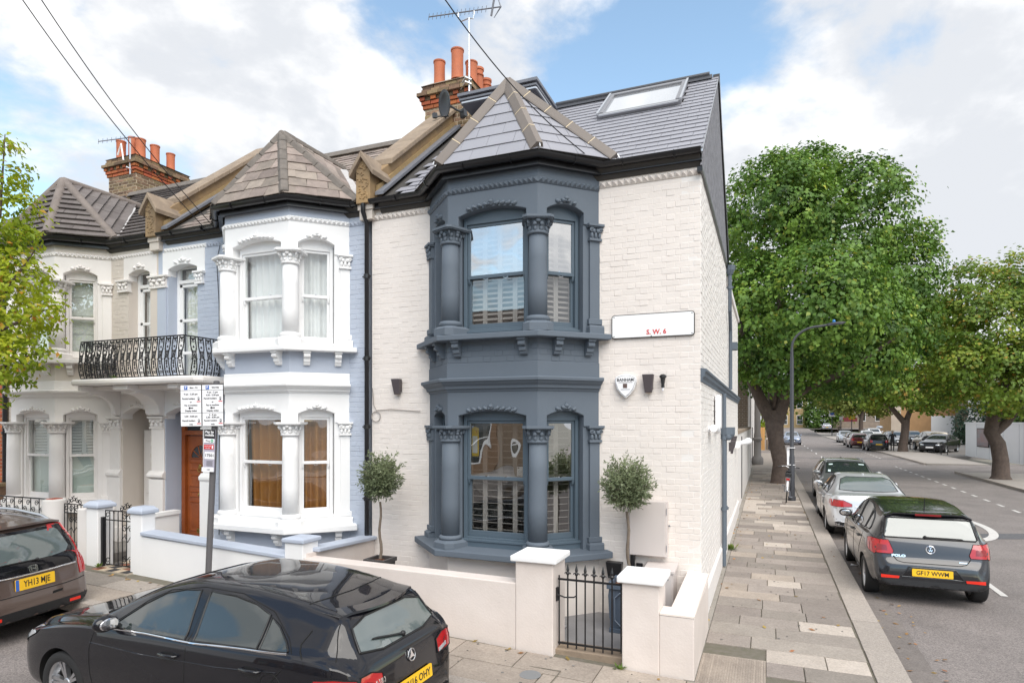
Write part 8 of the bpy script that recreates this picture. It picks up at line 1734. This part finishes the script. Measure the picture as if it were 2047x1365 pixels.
SPp = thing('vent_pipe', 'tall grey iron vent pipe on the far pavement by the white building', 'pipe', (.19, 30.7, 0)); q = MB(); q.smooth = True; q.lathe([(.30, 0), (.32, .15), (.31, .36), (.2, .5), (.2, 1.35), (.25, 1.4), (.25, 1.5), (.2, 1.55), (.19, 1.75), (.17, 1.8), (.15, 7)], 18, (.22, 30.7, 0)); q.build('pipe', mat('pipe_grey', (.20, .185, .18), .6), SPp, smooth=40)
# bicycle leaning on the lamp post
BK = thing('bicycle', 'black bicycle with red tail light leaning against the street lamp', 'bicycle', (1.30, 13.5, 0)); Wb = T(1.27, 13.02, 0, R(88), R(4)); 
for x in (0, 1.05):
    q = MB(); q.M = Wb; torus(q, (x, 0, .34), .33, .018, Matrix.Identity(3), 32, 6); wh = q.build('wheel', M_TYRE, BK, fix=False); q = MB(); q.M = Wb
    for i in range(14): a = 2*PI*i/14; q.tube([(x, .02*(-1)**i, .34), (x+.32*math.cos(a), 0, .34+.32*math.sin(a))], .0022, 3)
    q.lathe([(.02, -.04), (.02, .04)], 8, (x, 0, .34), 'y'); q.build('spoke', M_STEEL, wh, fix=False)
    q = MB(); q.M = Wb; q.tube([(x+.365*math.cos(a), 0, .34+.365*math.sin(a)) for a in [R(10)+R(160)*i/12 for i in range(13)]], .022, 5); q.build('mudguard', M_STEEL, BK)
q = MB(); q.M = Wb
for P_ in ([(0, 0, .34), (.45, 0, .30)], [(.45, 0, .30), (.30, 0, .86)], [(.33, 0, .78), (.88, 0, .84)], [(.45, 0, .30), (.90, 0, .72)], [(0, 0, .34), (.33, 0, .76)], [(.86, 0, .98), (.92, 0, .68), (1.05, 0, .34)]): q.tube(P_, .016, 6)
q.build('frame', M_IRON, BK); q = MB(); q.M = Wb; q.ell((.27, 0, .93), (.13, .075, .035), None, 10, 6); q.build('saddle', M_RUB, BK)
q = MB(); q.M = Wb; q.tube([(.78, -.30, 1.02), (.84, -.1, 1.05), (.86, 0, 1.0), (.84, .1, 1.05), (.78, .30, 1.02)], .013, 6); q.build('handlebar', M_STEEL, BK); q = MB(); q.M = Wb
for s_ in (-1, 1): q.tube([(.79, s_*.2, 1.03), (.77, s_*.31, 1.015)], .018, 6)
q.build('grip', M_RUB, BK); q = MB(); q.M = Wb; q.tube([(.45, -.08, .30), (.45, .08, .30)], .02, 6); q.tube([(.45, -.08, .3), (.40, -.09, .14)], .01, 5); q.tube([(.45, .08, .3), (.50, .09, .46)], .01, 5); q.box(.34, -.16, .12, .44, -.07, .145); q.box(.45, .07, .45, .55, .16, .475); q.build('crank', M_LEAD, BK)
q = MB(); q.M = Wb; q.box(-.25, -.06, .74, .28, .06, .76); q.tube([(-.2, -.06, .75), (-.02, -.05, .36)], .008, 5); q.tube([(-.2, .06, .75), (-.02, .05, .36)], .008, 5); q.build('rack', M_STEEL, BK)
q = MB(); q.M = Wb; q.box(-.28, -.05, .70, -.25, .05, .76); q.build('tail_light', M_LAMP, BK); q = MB(); q.M = Wb; q.box(-.37, -.03, .52, -.36, .03, .68); q.build('reflector', M_SIGNW, BK)
q = MB(); q.M = Wb; q.box(.05, -.09, .77, .3, .09, .90); q.build('bag', M_RUB, BK, bevel=.03)
def person(label, W_, pose, cols, hair, skirt=None, h=1.72, hairlen=.0):
    """one continuous skinned body; pose gives joint offsets in units of the height"""
    p = thing('person', label, 'person', Wm=W_); J = dict(pelvis=(0, 0, .52), belly=(0, 0, .60), chest=(0, 0, .72), neck=(0, 0, .83), jaw=(0, -.01, .875), head=(0, -.008, .925), crown=(0, 0, .975))
    for s_, n in ((-1, 'l'), (1, 'r')):
        J.update({f'hip{n}': (s_*.05, 0, .50), f'knee{n}': (s_*.052, -.01, .28), f'ankle{n}': (s_*.05, .01, .05), f'toe{n}': (s_*.055, -.075, .018), f'sh{n}': (s_*.105, 0, .805), f'el{n}': (s_*.14, .015, .64), f'wr{n}': (s_*.145, -.02, .495), f'palm{n}': (s_*.147, -.03, .455)})
    J.update(pose)
    E_ = [('pelvis', 'belly'), ('belly', 'chest'), ('chest', 'neck'), ('neck', 'jaw'), ('jaw', 'head'), ('head', 'crown')]; Rr = dict(pelvis=.085, belly=.075, chest=.085, neck=.032, jaw=.036, head=.048, crown=.03)
    for n in 'lr':
        E_ += [('pelvis', 'hip'+n), ('hip'+n, 'knee'+n), ('knee'+n, 'ankle'+n), ('ankle'+n, 'toe'+n), ('chest', 'sh'+n), ('sh'+n, 'el'+n), ('el'+n, 'wr'+n), ('wr'+n, 'palm'+n)]
        Rr.update({'hip'+n: .055, 'knee'+n: .034, 'ankle'+n: .024, 'toe'+n: .018, 'sh'+n: .036, 'el'+n: .026, 'wr'+n: .017, 'palm'+n: .018})
        pa, w = Vector(J['palm'+n]), Vector(J['wr'+n]); d = (pa-w).normalized(); sd = Vector((0, 1, 0))
        for k in range(4):
            a_ = f'f{n}{k}'; b_ = f'g{n}{k}'; J[a_] = tuple(pa+d*.022+sd*(k-1.5)*.011); J[b_] = tuple(pa+d*(.05-.004*abs(k-1.4))+sd*(k-1.5)*.012+Vector((0, -.01, 0))); E_ += [('palm'+n, a_), (a_, b_)]; Rr[a_] = .006; Rr[b_] = .0045
        J['th'+n] = tuple(w+d*.018+sd*-.022); J['ti'+n] = tuple(w+d*.042+sd*-.03); E_ += [('wr'+n, 'th'+n), ('th'+n, 'ti'+n)]; Rr['th'+n] = .007; Rr['ti'+n] = .005
    names = list(J); me = bpy.data.meshes.new('body'); me.from_pydata([tuple(c*h for c in J[k]) for k in names], [(names.index(a), names.index(b)) for a, b in E_], [])
    o = bpy.data.objects.new('body', me); COL.objects.link(o); md = o.modifiers.new('s', 'SKIN'); md.use_smooth_shade = True; sv = me.skin_vertices[0].data
    for i, k in enumerate(names): sv[i].radius = (Rr[k]*h*.92, Rr[k]*h*.92); sv[i].use_root = (k == 'pelvis')
    ss = o.modifiers.new('u', 'SUBSURF'); ss.levels = 1; ss.render_levels = 1
    dg = bpy.context.evaluated_depsgraph_get(); dg.update(); nm = bpy.data.meshes.new_from_object(o.evaluated_get(dg)); bpy.data.objects.remove(o); nm.name = 'body'
    sk, topc, legc, shoe = cols; nm.materials.clear()
    for m_ in cols: nm.materials.append(m_)
    for f in nm.polygons:
        z = f.center.z/h; xx = abs(f.center.x)/h
        f.material_index = 0 if z > .845 or (z < .52 and xx > .115) else (1 if z > .53 else (2 if z > .05 else 3))
    put('body', nm, p, W_)
    q = MB(); q.smooth = True; hx = Vector(J['head']); q.ell(((hx.x)*h, (hx.y+.014)*h, (hx.z+.016)*h), (.056*h, .058*h, .055*h), None, 14, 9)
    if hairlen: q.ell((hx.x*h, (hx.y+.035)*h, (hx.z-.03)*h), (.05*h, .03*h, hairlen*h), None, 10, 6)
    q.build('hair', hair, p, W_ and 0, Wm=W_)
    q = MB(); q.smooth = True; q.tube([((hx.x)*h, (hx.y-.044)*h, (hx.z)*h), (hx.x*h, (hx.y-.060)*h, (hx.z-.012)*h)], [.006*h, .008*h], 6)
    for s_ in (-1, 1): q.ell(((hx.x+s_*.049)*h, hx.y*h, (hx.z-.002)*h), (.006*h, .010*h, .016*h), None, 6, 5)
    q.build('face', sk, p, Wm=W_)
    q = MB()
    for s_ in (-1, 1): q.ell(((hx.x+s_*.018)*h, (hx.y-.046)*h, (hx.z+.006)*h), (.006*h, .004*h, .004*h), None, 6, 4)
    q.ell((hx.x*h, (hx.y-.044)*h, (hx.z-.032)*h), (.014*h, .005*h, .003*h), None, 6, 4); q.build('eyes_and_mouth', M_RUB, p, Wm=W_)
    if skirt:
        q = MB(); q.smooth = True; q.lathe([(.088*h, .535*h), (.10*h, .50*h), (.105*h, .4*h), (.115*h, .2*h), (.125*h, .07*h), (.11*h, .07*h), (.08*h, .5*h)], 22); q.build('skirt', skirt, p, Wm=W_, smooth=50)
    return p
SKIN = mat('skin', (.55, .34, .26), .6); CBLK = mat('black_cloth', (.012, .012, .014), .9); CGREY = mat('dark_grey_cloth', (.055, .055, .065), .9); CWHT = mat('white_cloth', (.72, .70, .68), .9); CBRN = mat('brown_cloth', (.14, .10, .07), .9); HRED = mat('red_hair', (.20, .045, .03), .7); HGRY = mat('grey_hair', (.32, .26, .20), .8)
person('woman with red hair, white top and long dark grey skirt beyond the tree', T(1.0, 49.6, 0, R(-70)), dict(ell=(-.13, -.05, .66), wrl=(-.08, -.15, .62), palml=(-.06, -.18, .61), elr=(.13, -.03, .66), wrr=(.10, -.14, .60), palmr=(.08, -.17, .595), jaw=(0, -.02, .87), head=(0, -.03, .92), crown=(0, -.028, .97)), (SKIN, CWHT, CGREY, CBLK), HRED, skirt=CGREY, h=1.62, hairlen=.05)
person('person in black clothes standing with back turned beside the black parked car', T(10.25, 51.6, 0, R(172)), dict(ell=(-.15, -.06, .68), wrl=(-.12, -.19, .70), palml=(-.11, -.225, .71)), (SKIN, CBLK, CBLK, CBLK), HGRY, h=1.74)
person('man in brown jacket walking away at the far end of the pavement', T(12.2, 113.5, .12, R(165)), dict(kneel=(-.05, -.07, .29), anklel=(-.05, -.06, .06), toel=(-.05, -.14, .03), kneer=(.05, .03, .28), ankler=(.05, .11, .07), toer=(.05, .04, .02)), (SKIN, CBRN, CGREY, CBLK), HGRY, h=1.76)
# ================================================================== right pavement, forecourt, hoarding, bike hoops
q = MB(); q.box(9.42, 10, -.3, 13.3, 28.5, .0); q.box(9.42, 35.5, -.3, 12.45, 146, 0); struct(q.build('pavement', mat('far_paving', (.36, .325, .295), .9, noise=(1.2, .6), col2=(.27, .245, .225))))
q = MB()
y = 10
while y < 28.3: q.box(9.30, y, -.3, 9.415, y+1.18, .006); y += 1.2
y = 35.6
while y < 100: q.box(9.30, y, -.3, 9.415, y+1.18, .006); y += 1.2
q.build('kerb_row', M_KERB, None, kind='structure')
q = MB(); q.box(12.45, 45, -.3, 40, 146, -.02); q.box(13.3, 10, -.3, 40, 25, -.03); struct(q.build('forecourt', mat('forecourt_tarmac', (.21, .195, .185), .9, noise=(.7, .5))))
q = MB(); q.box(-30, 49.3, -.3, 1.99, 146, .0); struct(q.build('pavement', MATS['far_paving'])); q = MB(); q.box(-40, 30, -.3, -.25, 45.2, -.01); struct(q.build('yard', MATS['far_paving']))
q = MB(); q.box(-40, 10.2, -.3, -.02, 30, -.01); struct(q.build('yard', MATS['far_paving']))
HO = thing('hoarding', 'white painted site hoarding with a framed poster on the right pavement', 'hoarding', (14.05, 41, 0)); a, b = Vector((13.9, 46.1, 0)), Vector((14.25, 35.6, 0)); F = frame(a, b-a, (-1, 0, 0)); L = (b-a).length; M_HO = mat('hoarding_white', (.74, .745, .77), .5, noise=(.8, .3), col2=(.66, .67, .70))
n = 9
for i in range(n): q = MB(); q.M = F; q.box(i*L/n+.006, -.02*(i % 2), 0, (i+1)*L/n-.006, .06, 2.30); q.build('panel', M_HO, HO)
q = MB(); q.M = F; q.box(-.05, -.05, 2.30, L, .1, 2.40); q.box(0, .06, 0, .06, 4.0, 2.3); q.build('rail', M_HO, HO)
q = MB(); q.M = F; q.box(L-.35, -.06, 0, L-.15, .08, 2.4); q.build('post', M_IRON, HO)
q = MB(); q.M = F; q.box(2.55, -.07, .75, 4.75, -.03, 2.0); po = q.build('poster_frame', M_IRON, HO); q = MB(); q.M = F; q.box(2.65, -.085, .82, 4.65, -.071, 1.94); q.build('poster', mat('poster_print', (.22, .23, .25), .4, noise=(1.6, .9), col2=(.30, .13, .12)), po); q = MB(); q.M = F
for i in range(3): q.box(2.8, -.09, .88+i*.07, 4.5, -.084, .91+i*.07)
q.build('poster_lines', M_LEAD, po)
hp = MB().tube([(0, -.35, 0), (0, -.35, .62), (0, -.30, .72), (0, .30, .72), (0, .35, .62), (0, .35, 0)], .03, 8).mesh('bike_hoop')
for i in range(7): o = put('bike_hoop', hp, None, T(12.95-.09*i, 47.6+i*1.7, -.02, R(20)), M_IRON); tag(o, 'black tubular bike hoop in the row before the forecourt, '+('nearest', 'second', 'third', 'fourth', 'fifth', 'sixth', 'farthest')[i]+' from the hoarding', 'bike hoop', 'black bike hoops along the forecourt')
# ================================================================== buildings farther along
def windows(root, F, xs, zs, w, h, arch=0, mf=None, deep=.12):
    for z in zs:
        for x in xs:
            q = MB(); q.M = F; q.box(x-w/2-.08, -.05, z-.1, x+w/2+.08, .0, z); q.box(x-w/2-.08, -.03, z, x-w/2, .0, z+h); q.box(x+w/2, -.03, z, x+w/2+.08, 0, z+h); q.box(x-w/2-.08, -.04, z+h, x+w/2+.08, .0, z+h+.12); q.box(x-w/2, -.025, z+h*.5-.03, x+w/2, -.004, z+h*.5+.03); wf_ = q.build('window', mf or M_WHITE, root); g = MB(); g.M = F; g.box(x-w/2, -.012, z, x+w/2, -.002, z+h); g.build('pane', M_CGLASS, wf_)
def block(label, x0, x1, y0, y1, h, m, roof='flat', name='building', mr=None, ridge='x'):
    b = thing(name, label, 'building', ((x0+x1)/2, (y0+y1)/2, 0)); z0 = -.2; q = MB(); q.box(x0, y0, z0, x1, y1, h); q.build('wall', m, b); mr = mr or M_TILE3
    q = MB()
    if roof == 'gable':
        if ridge == 'x': q.prism([(x0-.2, y0-.3, h), (x0-.2, (y0+y1)/2, h+(y1-y0)*.32), (x0-.2, y1+.3, h)], (x1-x0+.4, 0, 0))
        else: q.prism([(x0-.3, y0-.2, h), ((x0+x1)/2, y0-.2, h+(x1-x0)*.32), (x1+.3, y0-.2, h)], (0, y1-y0+.4, 0))
    else: q.box(x0-.15, y0-.15, h, x1+.15, y1+.15, h+.25)
    q.build('roof', mr, b); return b
fW = lambda x, y: frame((x, y, 0), (1, 0, 0), (0, -1, 0)); fX = lambda x, y: frame((x, y, 0), (0, -1, 0), (-1, 0, 0))
M_LBR = mat('brown_brick_far', (.27, .20, .14), .9, var=.1, noise=(14, .7), col2=(.18, .135, .10)); M_TAN = mat('tan_render', (.50, .30, .15), .9, noise=(1, .4)); M_STONEF = mat('ragstone_far', (.30, .24, .185), .9, noise=(1.5, .8), col2=(.17, .14, .12)); M_CRF = mat('cream_far', (.68, .58, .48), .8, noise=(.6, .4)); M_YBR = mat('yellow_brick_far', (.50, .37, .19), .9, noise=(2.5, .8), col2=(.30, .2, .1))
bw = thing('garden_wall', 'white rendered low side wall running on from the corner house', 'wall', (-.1, 17, 0)); q = MB(); q.box(-.22, 10.21, -.1, .0, 24.25, 2.12); q.build('wall', M_WHITE2, bw); q = MB(); q.box(-.26, 10.22, 2.12, .03, 24.25, 2.2); q.build('coping', M_STONE, bw); q = MB(); q.box(.001, 12.7, .1, .02, 12.95, 2.0); q.build('gate_jamb', M_IRON, bw)
b1 = block('white sided brown brick building beyond the low side wall', -6, -.12, 24.3, 44.8, 6.4, M_WHITE2); bricks(b1, b1, frame((-6, 24.3, 0), (1, 0, 0), (0, -1, 0)), 5.88, 0, 6.3, M_LBR, t=.01, ind=False, gauge=.09, st=.28, hd=.13)
q = MB(); q.box(-.118, 28, .1, -.08, 28.08, 4.6); q.box(-.118, 33, .1, -.09, 34.0, 2.1); q.build('side_trim', M_LP, b1)
tf = thing('fence', 'orange timber panel fence across the side road beyond the vent pipe', 'fence', (.2, 50, 0))
for i in range(6): q = MB(); q.box(-.55+i*.185, 50-.01*(i % 2), 0, -.37+i*.185, 50.06, 1.95); q.build('plank', mat('orange_timber', (.52, .28, .10), .8, var=.1), tf)
q = MB(); q.box(.6, 50.3, 0, 3.0*.66, 50.5, 1.75); tag(q.build('wall', M_STONEF), 'low grey wall behind the red haired woman', 'wall')
b2 = block('yellow brick house with stone band at the end of the street left of the tree', 3.0, 9.6, 156, 166, 9.5, M_YBR, 'gable', 'house', ridge='y'); windows(b2, fW(3, 156), (1.6, 4.9), (1.8, 5.6), 1.1, 2.0)
b3 = block('grey stone church at the far end of the street', 16.2, 30, 158, 172, 7.5, M_STONEF, 'gable', 'church', M_LEAD); windows(b3, fW(16.2, 158), (5.2, 8.2, 11), (2.6,), .9, 3.2)
q = MB(); q.prism([(17.2, 157.9, 1.4), (20.2, 157.9, 1.4), (20.2, 157.9, 3.2), (18.7, 157.9, 4.3), (17.2, 157.9, 3.2)], (0, .3, 0)); q.build('red_door', mat('dark_red_door', (.16, .02, .025), .6), b3)
q = MB(); q.box(12, 154.5, 0, 34, 155.0, 2.4); tag(q.build('wall', M_STONEF), 'low stone wall in front of the church', 'wall')
b4 = block('tan rendered house with white garage door behind the parked cars', 21, 36, 120, 132, 8.2, M_TAN, 'gable', 'house'); windows(b4, fW(21, 120), (10.2, 13), (4.8,), 1.2, 1.6); q = MB(); q.box(27, 119.9, .0, 31, 119.99, 3.4); q.build('garage_door', M_WHITE, b4); q = MB(); q.box(21, 119.8, 0, 22.5, 119.98, 7.5); q.box(33, 119.8, 0, 34.5, 119.98, 8); q.build('pilaster', M_CRF, b4)
b5 = block('cream terrace with arched dark windows behind the hoarding', 24, 34, 40, 62, 9.5, M_CRF, 'flat', 'house'); windows(b5, fX(24, 62), (2, 5, 8, 11.5, 15, 19), (3.6, 6.6), 1.0, 1.7, mf=M_WHITE); q = MB(); q.box(23.6, 40, 2.75, 24, 62, 3.0); 
for i in range(9): q.box(23.75, 41+i*2.4, 0, 24, 41.4+i*2.4, 2.75)
q.build('balustrade', M_WHITE2, b5)
b6 = block('cream three storey house with bay windows behind the shrubs', 25, 35, 63, 90, 10.5, M_CRF, 'flat', 'house'); windows(b6, fX(25, 90), (2.5, 6, 9.5, 13, 17, 21, 25), (.9, 4.0, 7.2), 1.1, 1.9)
for i in range(4): q = MB(); q.box(24.2, 65+i*6.5, 0, 25, 67.6+i*6.5, 6.2); q.build('bay', M_WHITE2, b6)
b7 = block('brown gabled houses on the far right beyond the trees', 30, 44, 92, 118, 9, M_LBR, 'gable', 'house', ridge='y'); windows(b7, fX(30, 118), (3, 7, 11, 16, 21), (1, 4.5), 1.2, 1.8)
b8 = block('pale rendered house at the left far corner behind the bright shrub', -14, -1.2, 60, 74, 7.5, M_CRF, 'gable', 'house'); windows(b8, fW(-14, 60), (3, 7, 11), (1, 4), 1.1, 1.6)
def bush(label, c, r, m, size, per, seed, cat='shrub'):
    t = thing('shrub', label, cat, (c[0], c[1], 0)); P, D = crown_pts([(c, r), ((c[0]+r[0]*.4, c[1], c[2]+r[2]*.25), tuple(k*.7 for k in r)), ((c[0]-r[0]*.4, c[1]-.1, c[2]-r[2]*.1), tuple(k*.7 for k in r))], per, 12, size*.8, seed); leaves('crown', t, P, D, size, m, .7, seed=seed)
    q = MB(); q.tube([(c[0], c[1], -.1), (c[0], c[1], c[2])], .07, 6); q.build('stem', M_BARK, t)
bush('bright green shrub showing between the vent pipe and the tree trunk', (.3, 54, 3.2), (1.7, 1.5, 2.2), L_LEFT, .22, 6, 21); bush('leafy green tree at the end of the street before the church', (12.3, 152, 4.2), (3.4, 2.4, 4.4), L_BUSH, .5, 2.2, 22, 'tree')
bush('bluish green shrub in the forecourt behind the parked cars', (21.4, 72, 2.2), (2.1, 1.8, 2.4), leafmat('blue_leaf', (.06, .11, .07), (.1, .15, .1)), .26, 4, 23); bush('tall light green shrub beside the bluish shrub', (22.0, 64, 2.4), (1.5, 1.4, 2.8), L_BUSH, .24, 4, 24); bush('clipped hedge along the forecourt edge', (20.8, 60, .9), (1.2, 6, .9), L_BUSH, .2, 4, 25, 'hedge')
def pole_sign(label, x, y, z, w, h, m, zc):
    t = thing('street_sign', label, 'sign', (x, y, 0)); q = MB(); q.tube([(x, y, hill(y)-.1), (x, y, zc+h/2)], .07, 8); q.build('post', M_LP, t); q = MB(); q.box(x-w/2, y-.12, zc-h/2, x+w/2, y-.08, zc+h/2); pl = q.build('plate', m, t); return t, pl
t, pl = pole_sign('white no waiting sign with blue disc at the far junction', 11.0, 112.0, 0, 1.0, 1.15, M_SIGNW, 3.85); q = MB(); q.lathe([(.34, -.03), (.34, .0)], 24, (11.0, 111.87, 3.85), 'y'); q.build('disc', mat('sign_violet', (.07, .05, .42), .5), pl); q = MB(); q.lathe([(.26, -.04), (.26, .0)], 24, (11.0, 111.86, 3.85), 'y'); q.build('disc_centre', M_BLUESIGN, pl)
pole_sign('yellow square sign on a post at the far junction', 14.2, 114.0, 0, .95, .85, M_YEL, 3.2); pole_sign('small white sign on a post beside the yellow sign', 12.6, 114.5, 0, .5, .6, M_SIGNW, 3.0)
# ================================================================== terrace across the road (seen in the windows and the car paint)
for i, (x0, x1, mm, lb) in enumerate(((-16, -10, M_STOCK, 'stock brick house across the road, left of three, mirrored in the windows'), (-9.95, -3.5, M_LBR, 'brown brick house across the road opposite the bay window, mirrored in its panes'), (-3.45, 3.5, M_CRF, 'cream house across the road behind the camera, mirrored in the car paint'))):
    h = thing('terraced_house', lb, 'house', ((x0+x1)/2, -19, 0)); q = MB(); q.box(x0, -24, -.1, x1, -18, 5.6); q.build('wall', mm, h); q = MB(); q.prism([(x0, -17.7, 5.5), (x0, -21, 8.0), (x0, -24.3, 5.5)], (x1-x0, 0, 0)); q.build('roof', M_OLDSLATE, h)
    Fo = frame((x1, -18, 0), (-1, 0, 0), (0, 1, 0)); windows(h, Fo, (1.4, 4.6), (.9, 3.5), 1.1, 1.7); q = MB(); q.M = Fo; q.box(2.7, -.06, 0, 3.5, 0, 2.3); q.build('door', M_FRAMEBLUE, h)
    q = MB(); q.M = frame(((x0+x1)/2, -19, 6.55), (-1, 0, 0), (0, 1, 0)); q.prism([(-.4, -.3, -.3), (.4, -.3, -.3), (.4, .5, .35), (-.4, .5, .35)], (0, -.1, .12)); q.build('roof_light', MATS['roof_light_glass'], h)
q = MB(); q.box(-40, -18, -.15, 40, -13.6, .02); struct(q.build('pavement', MATS['far_paving']))
# fallen leaves along kerb and wall foot, gum spots
r_ = random.Random(77); q = MB()
for i in range(260):
    k = r_.random()
    x, y, z = (r_.uniform(2.02, 2.5), r_.uniform(-1, 22), -.085) if k < .4 else ((r_.uniform(.02, .25), r_.uniform(.2, 24), .004) if k < .7 else ((r_.uniform(.3, 1.9), r_.uniform(-1, 22), .006) if k < .85 else (r_.uniform(-9, 0), r_.uniform(-1.72, -1.6), None)))
    if z is None: z = G(x)+.006
    a = r_.uniform(0, 6.3); l = r_.uniform(.02, .045); u, v = Vector((math.cos(a), math.sin(a), r_.uniform(-.2, .3)))*l, Vector((-math.sin(a), math.cos(a), r_.uniform(-.2, .4)))*l*.6; c = Vector((x, y, z+.004))
    q.add([c-u, c+v, c+u, c-v], [(0, 1, 2, 3)])
o = q.build('fallen_leaves', mat('dead_leaf', (.30, .17, .06), .9, var=.4, hue=.03), None, fix=False); o['kind'] = 'stuff'
q = MB()
for i in range(240):
    x, y = (r_.uniform(.15, 1.65), r_.uniform(-.7, 16)) if i < 170 else (r_.uniform(-7, 1.5), r_.uniform(-2.4, -1.65)); s_ = r_.uniform(.006, .017)
    q.lathe([(s_, 0), (s_*.9, .0025)], 7, (x, y, G(x)+.003))
o = q.build('gum_spots', mat('gum', (.15, .14, .13), .8, var=.5), None, fix=False); o['kind'] = 'stuff'
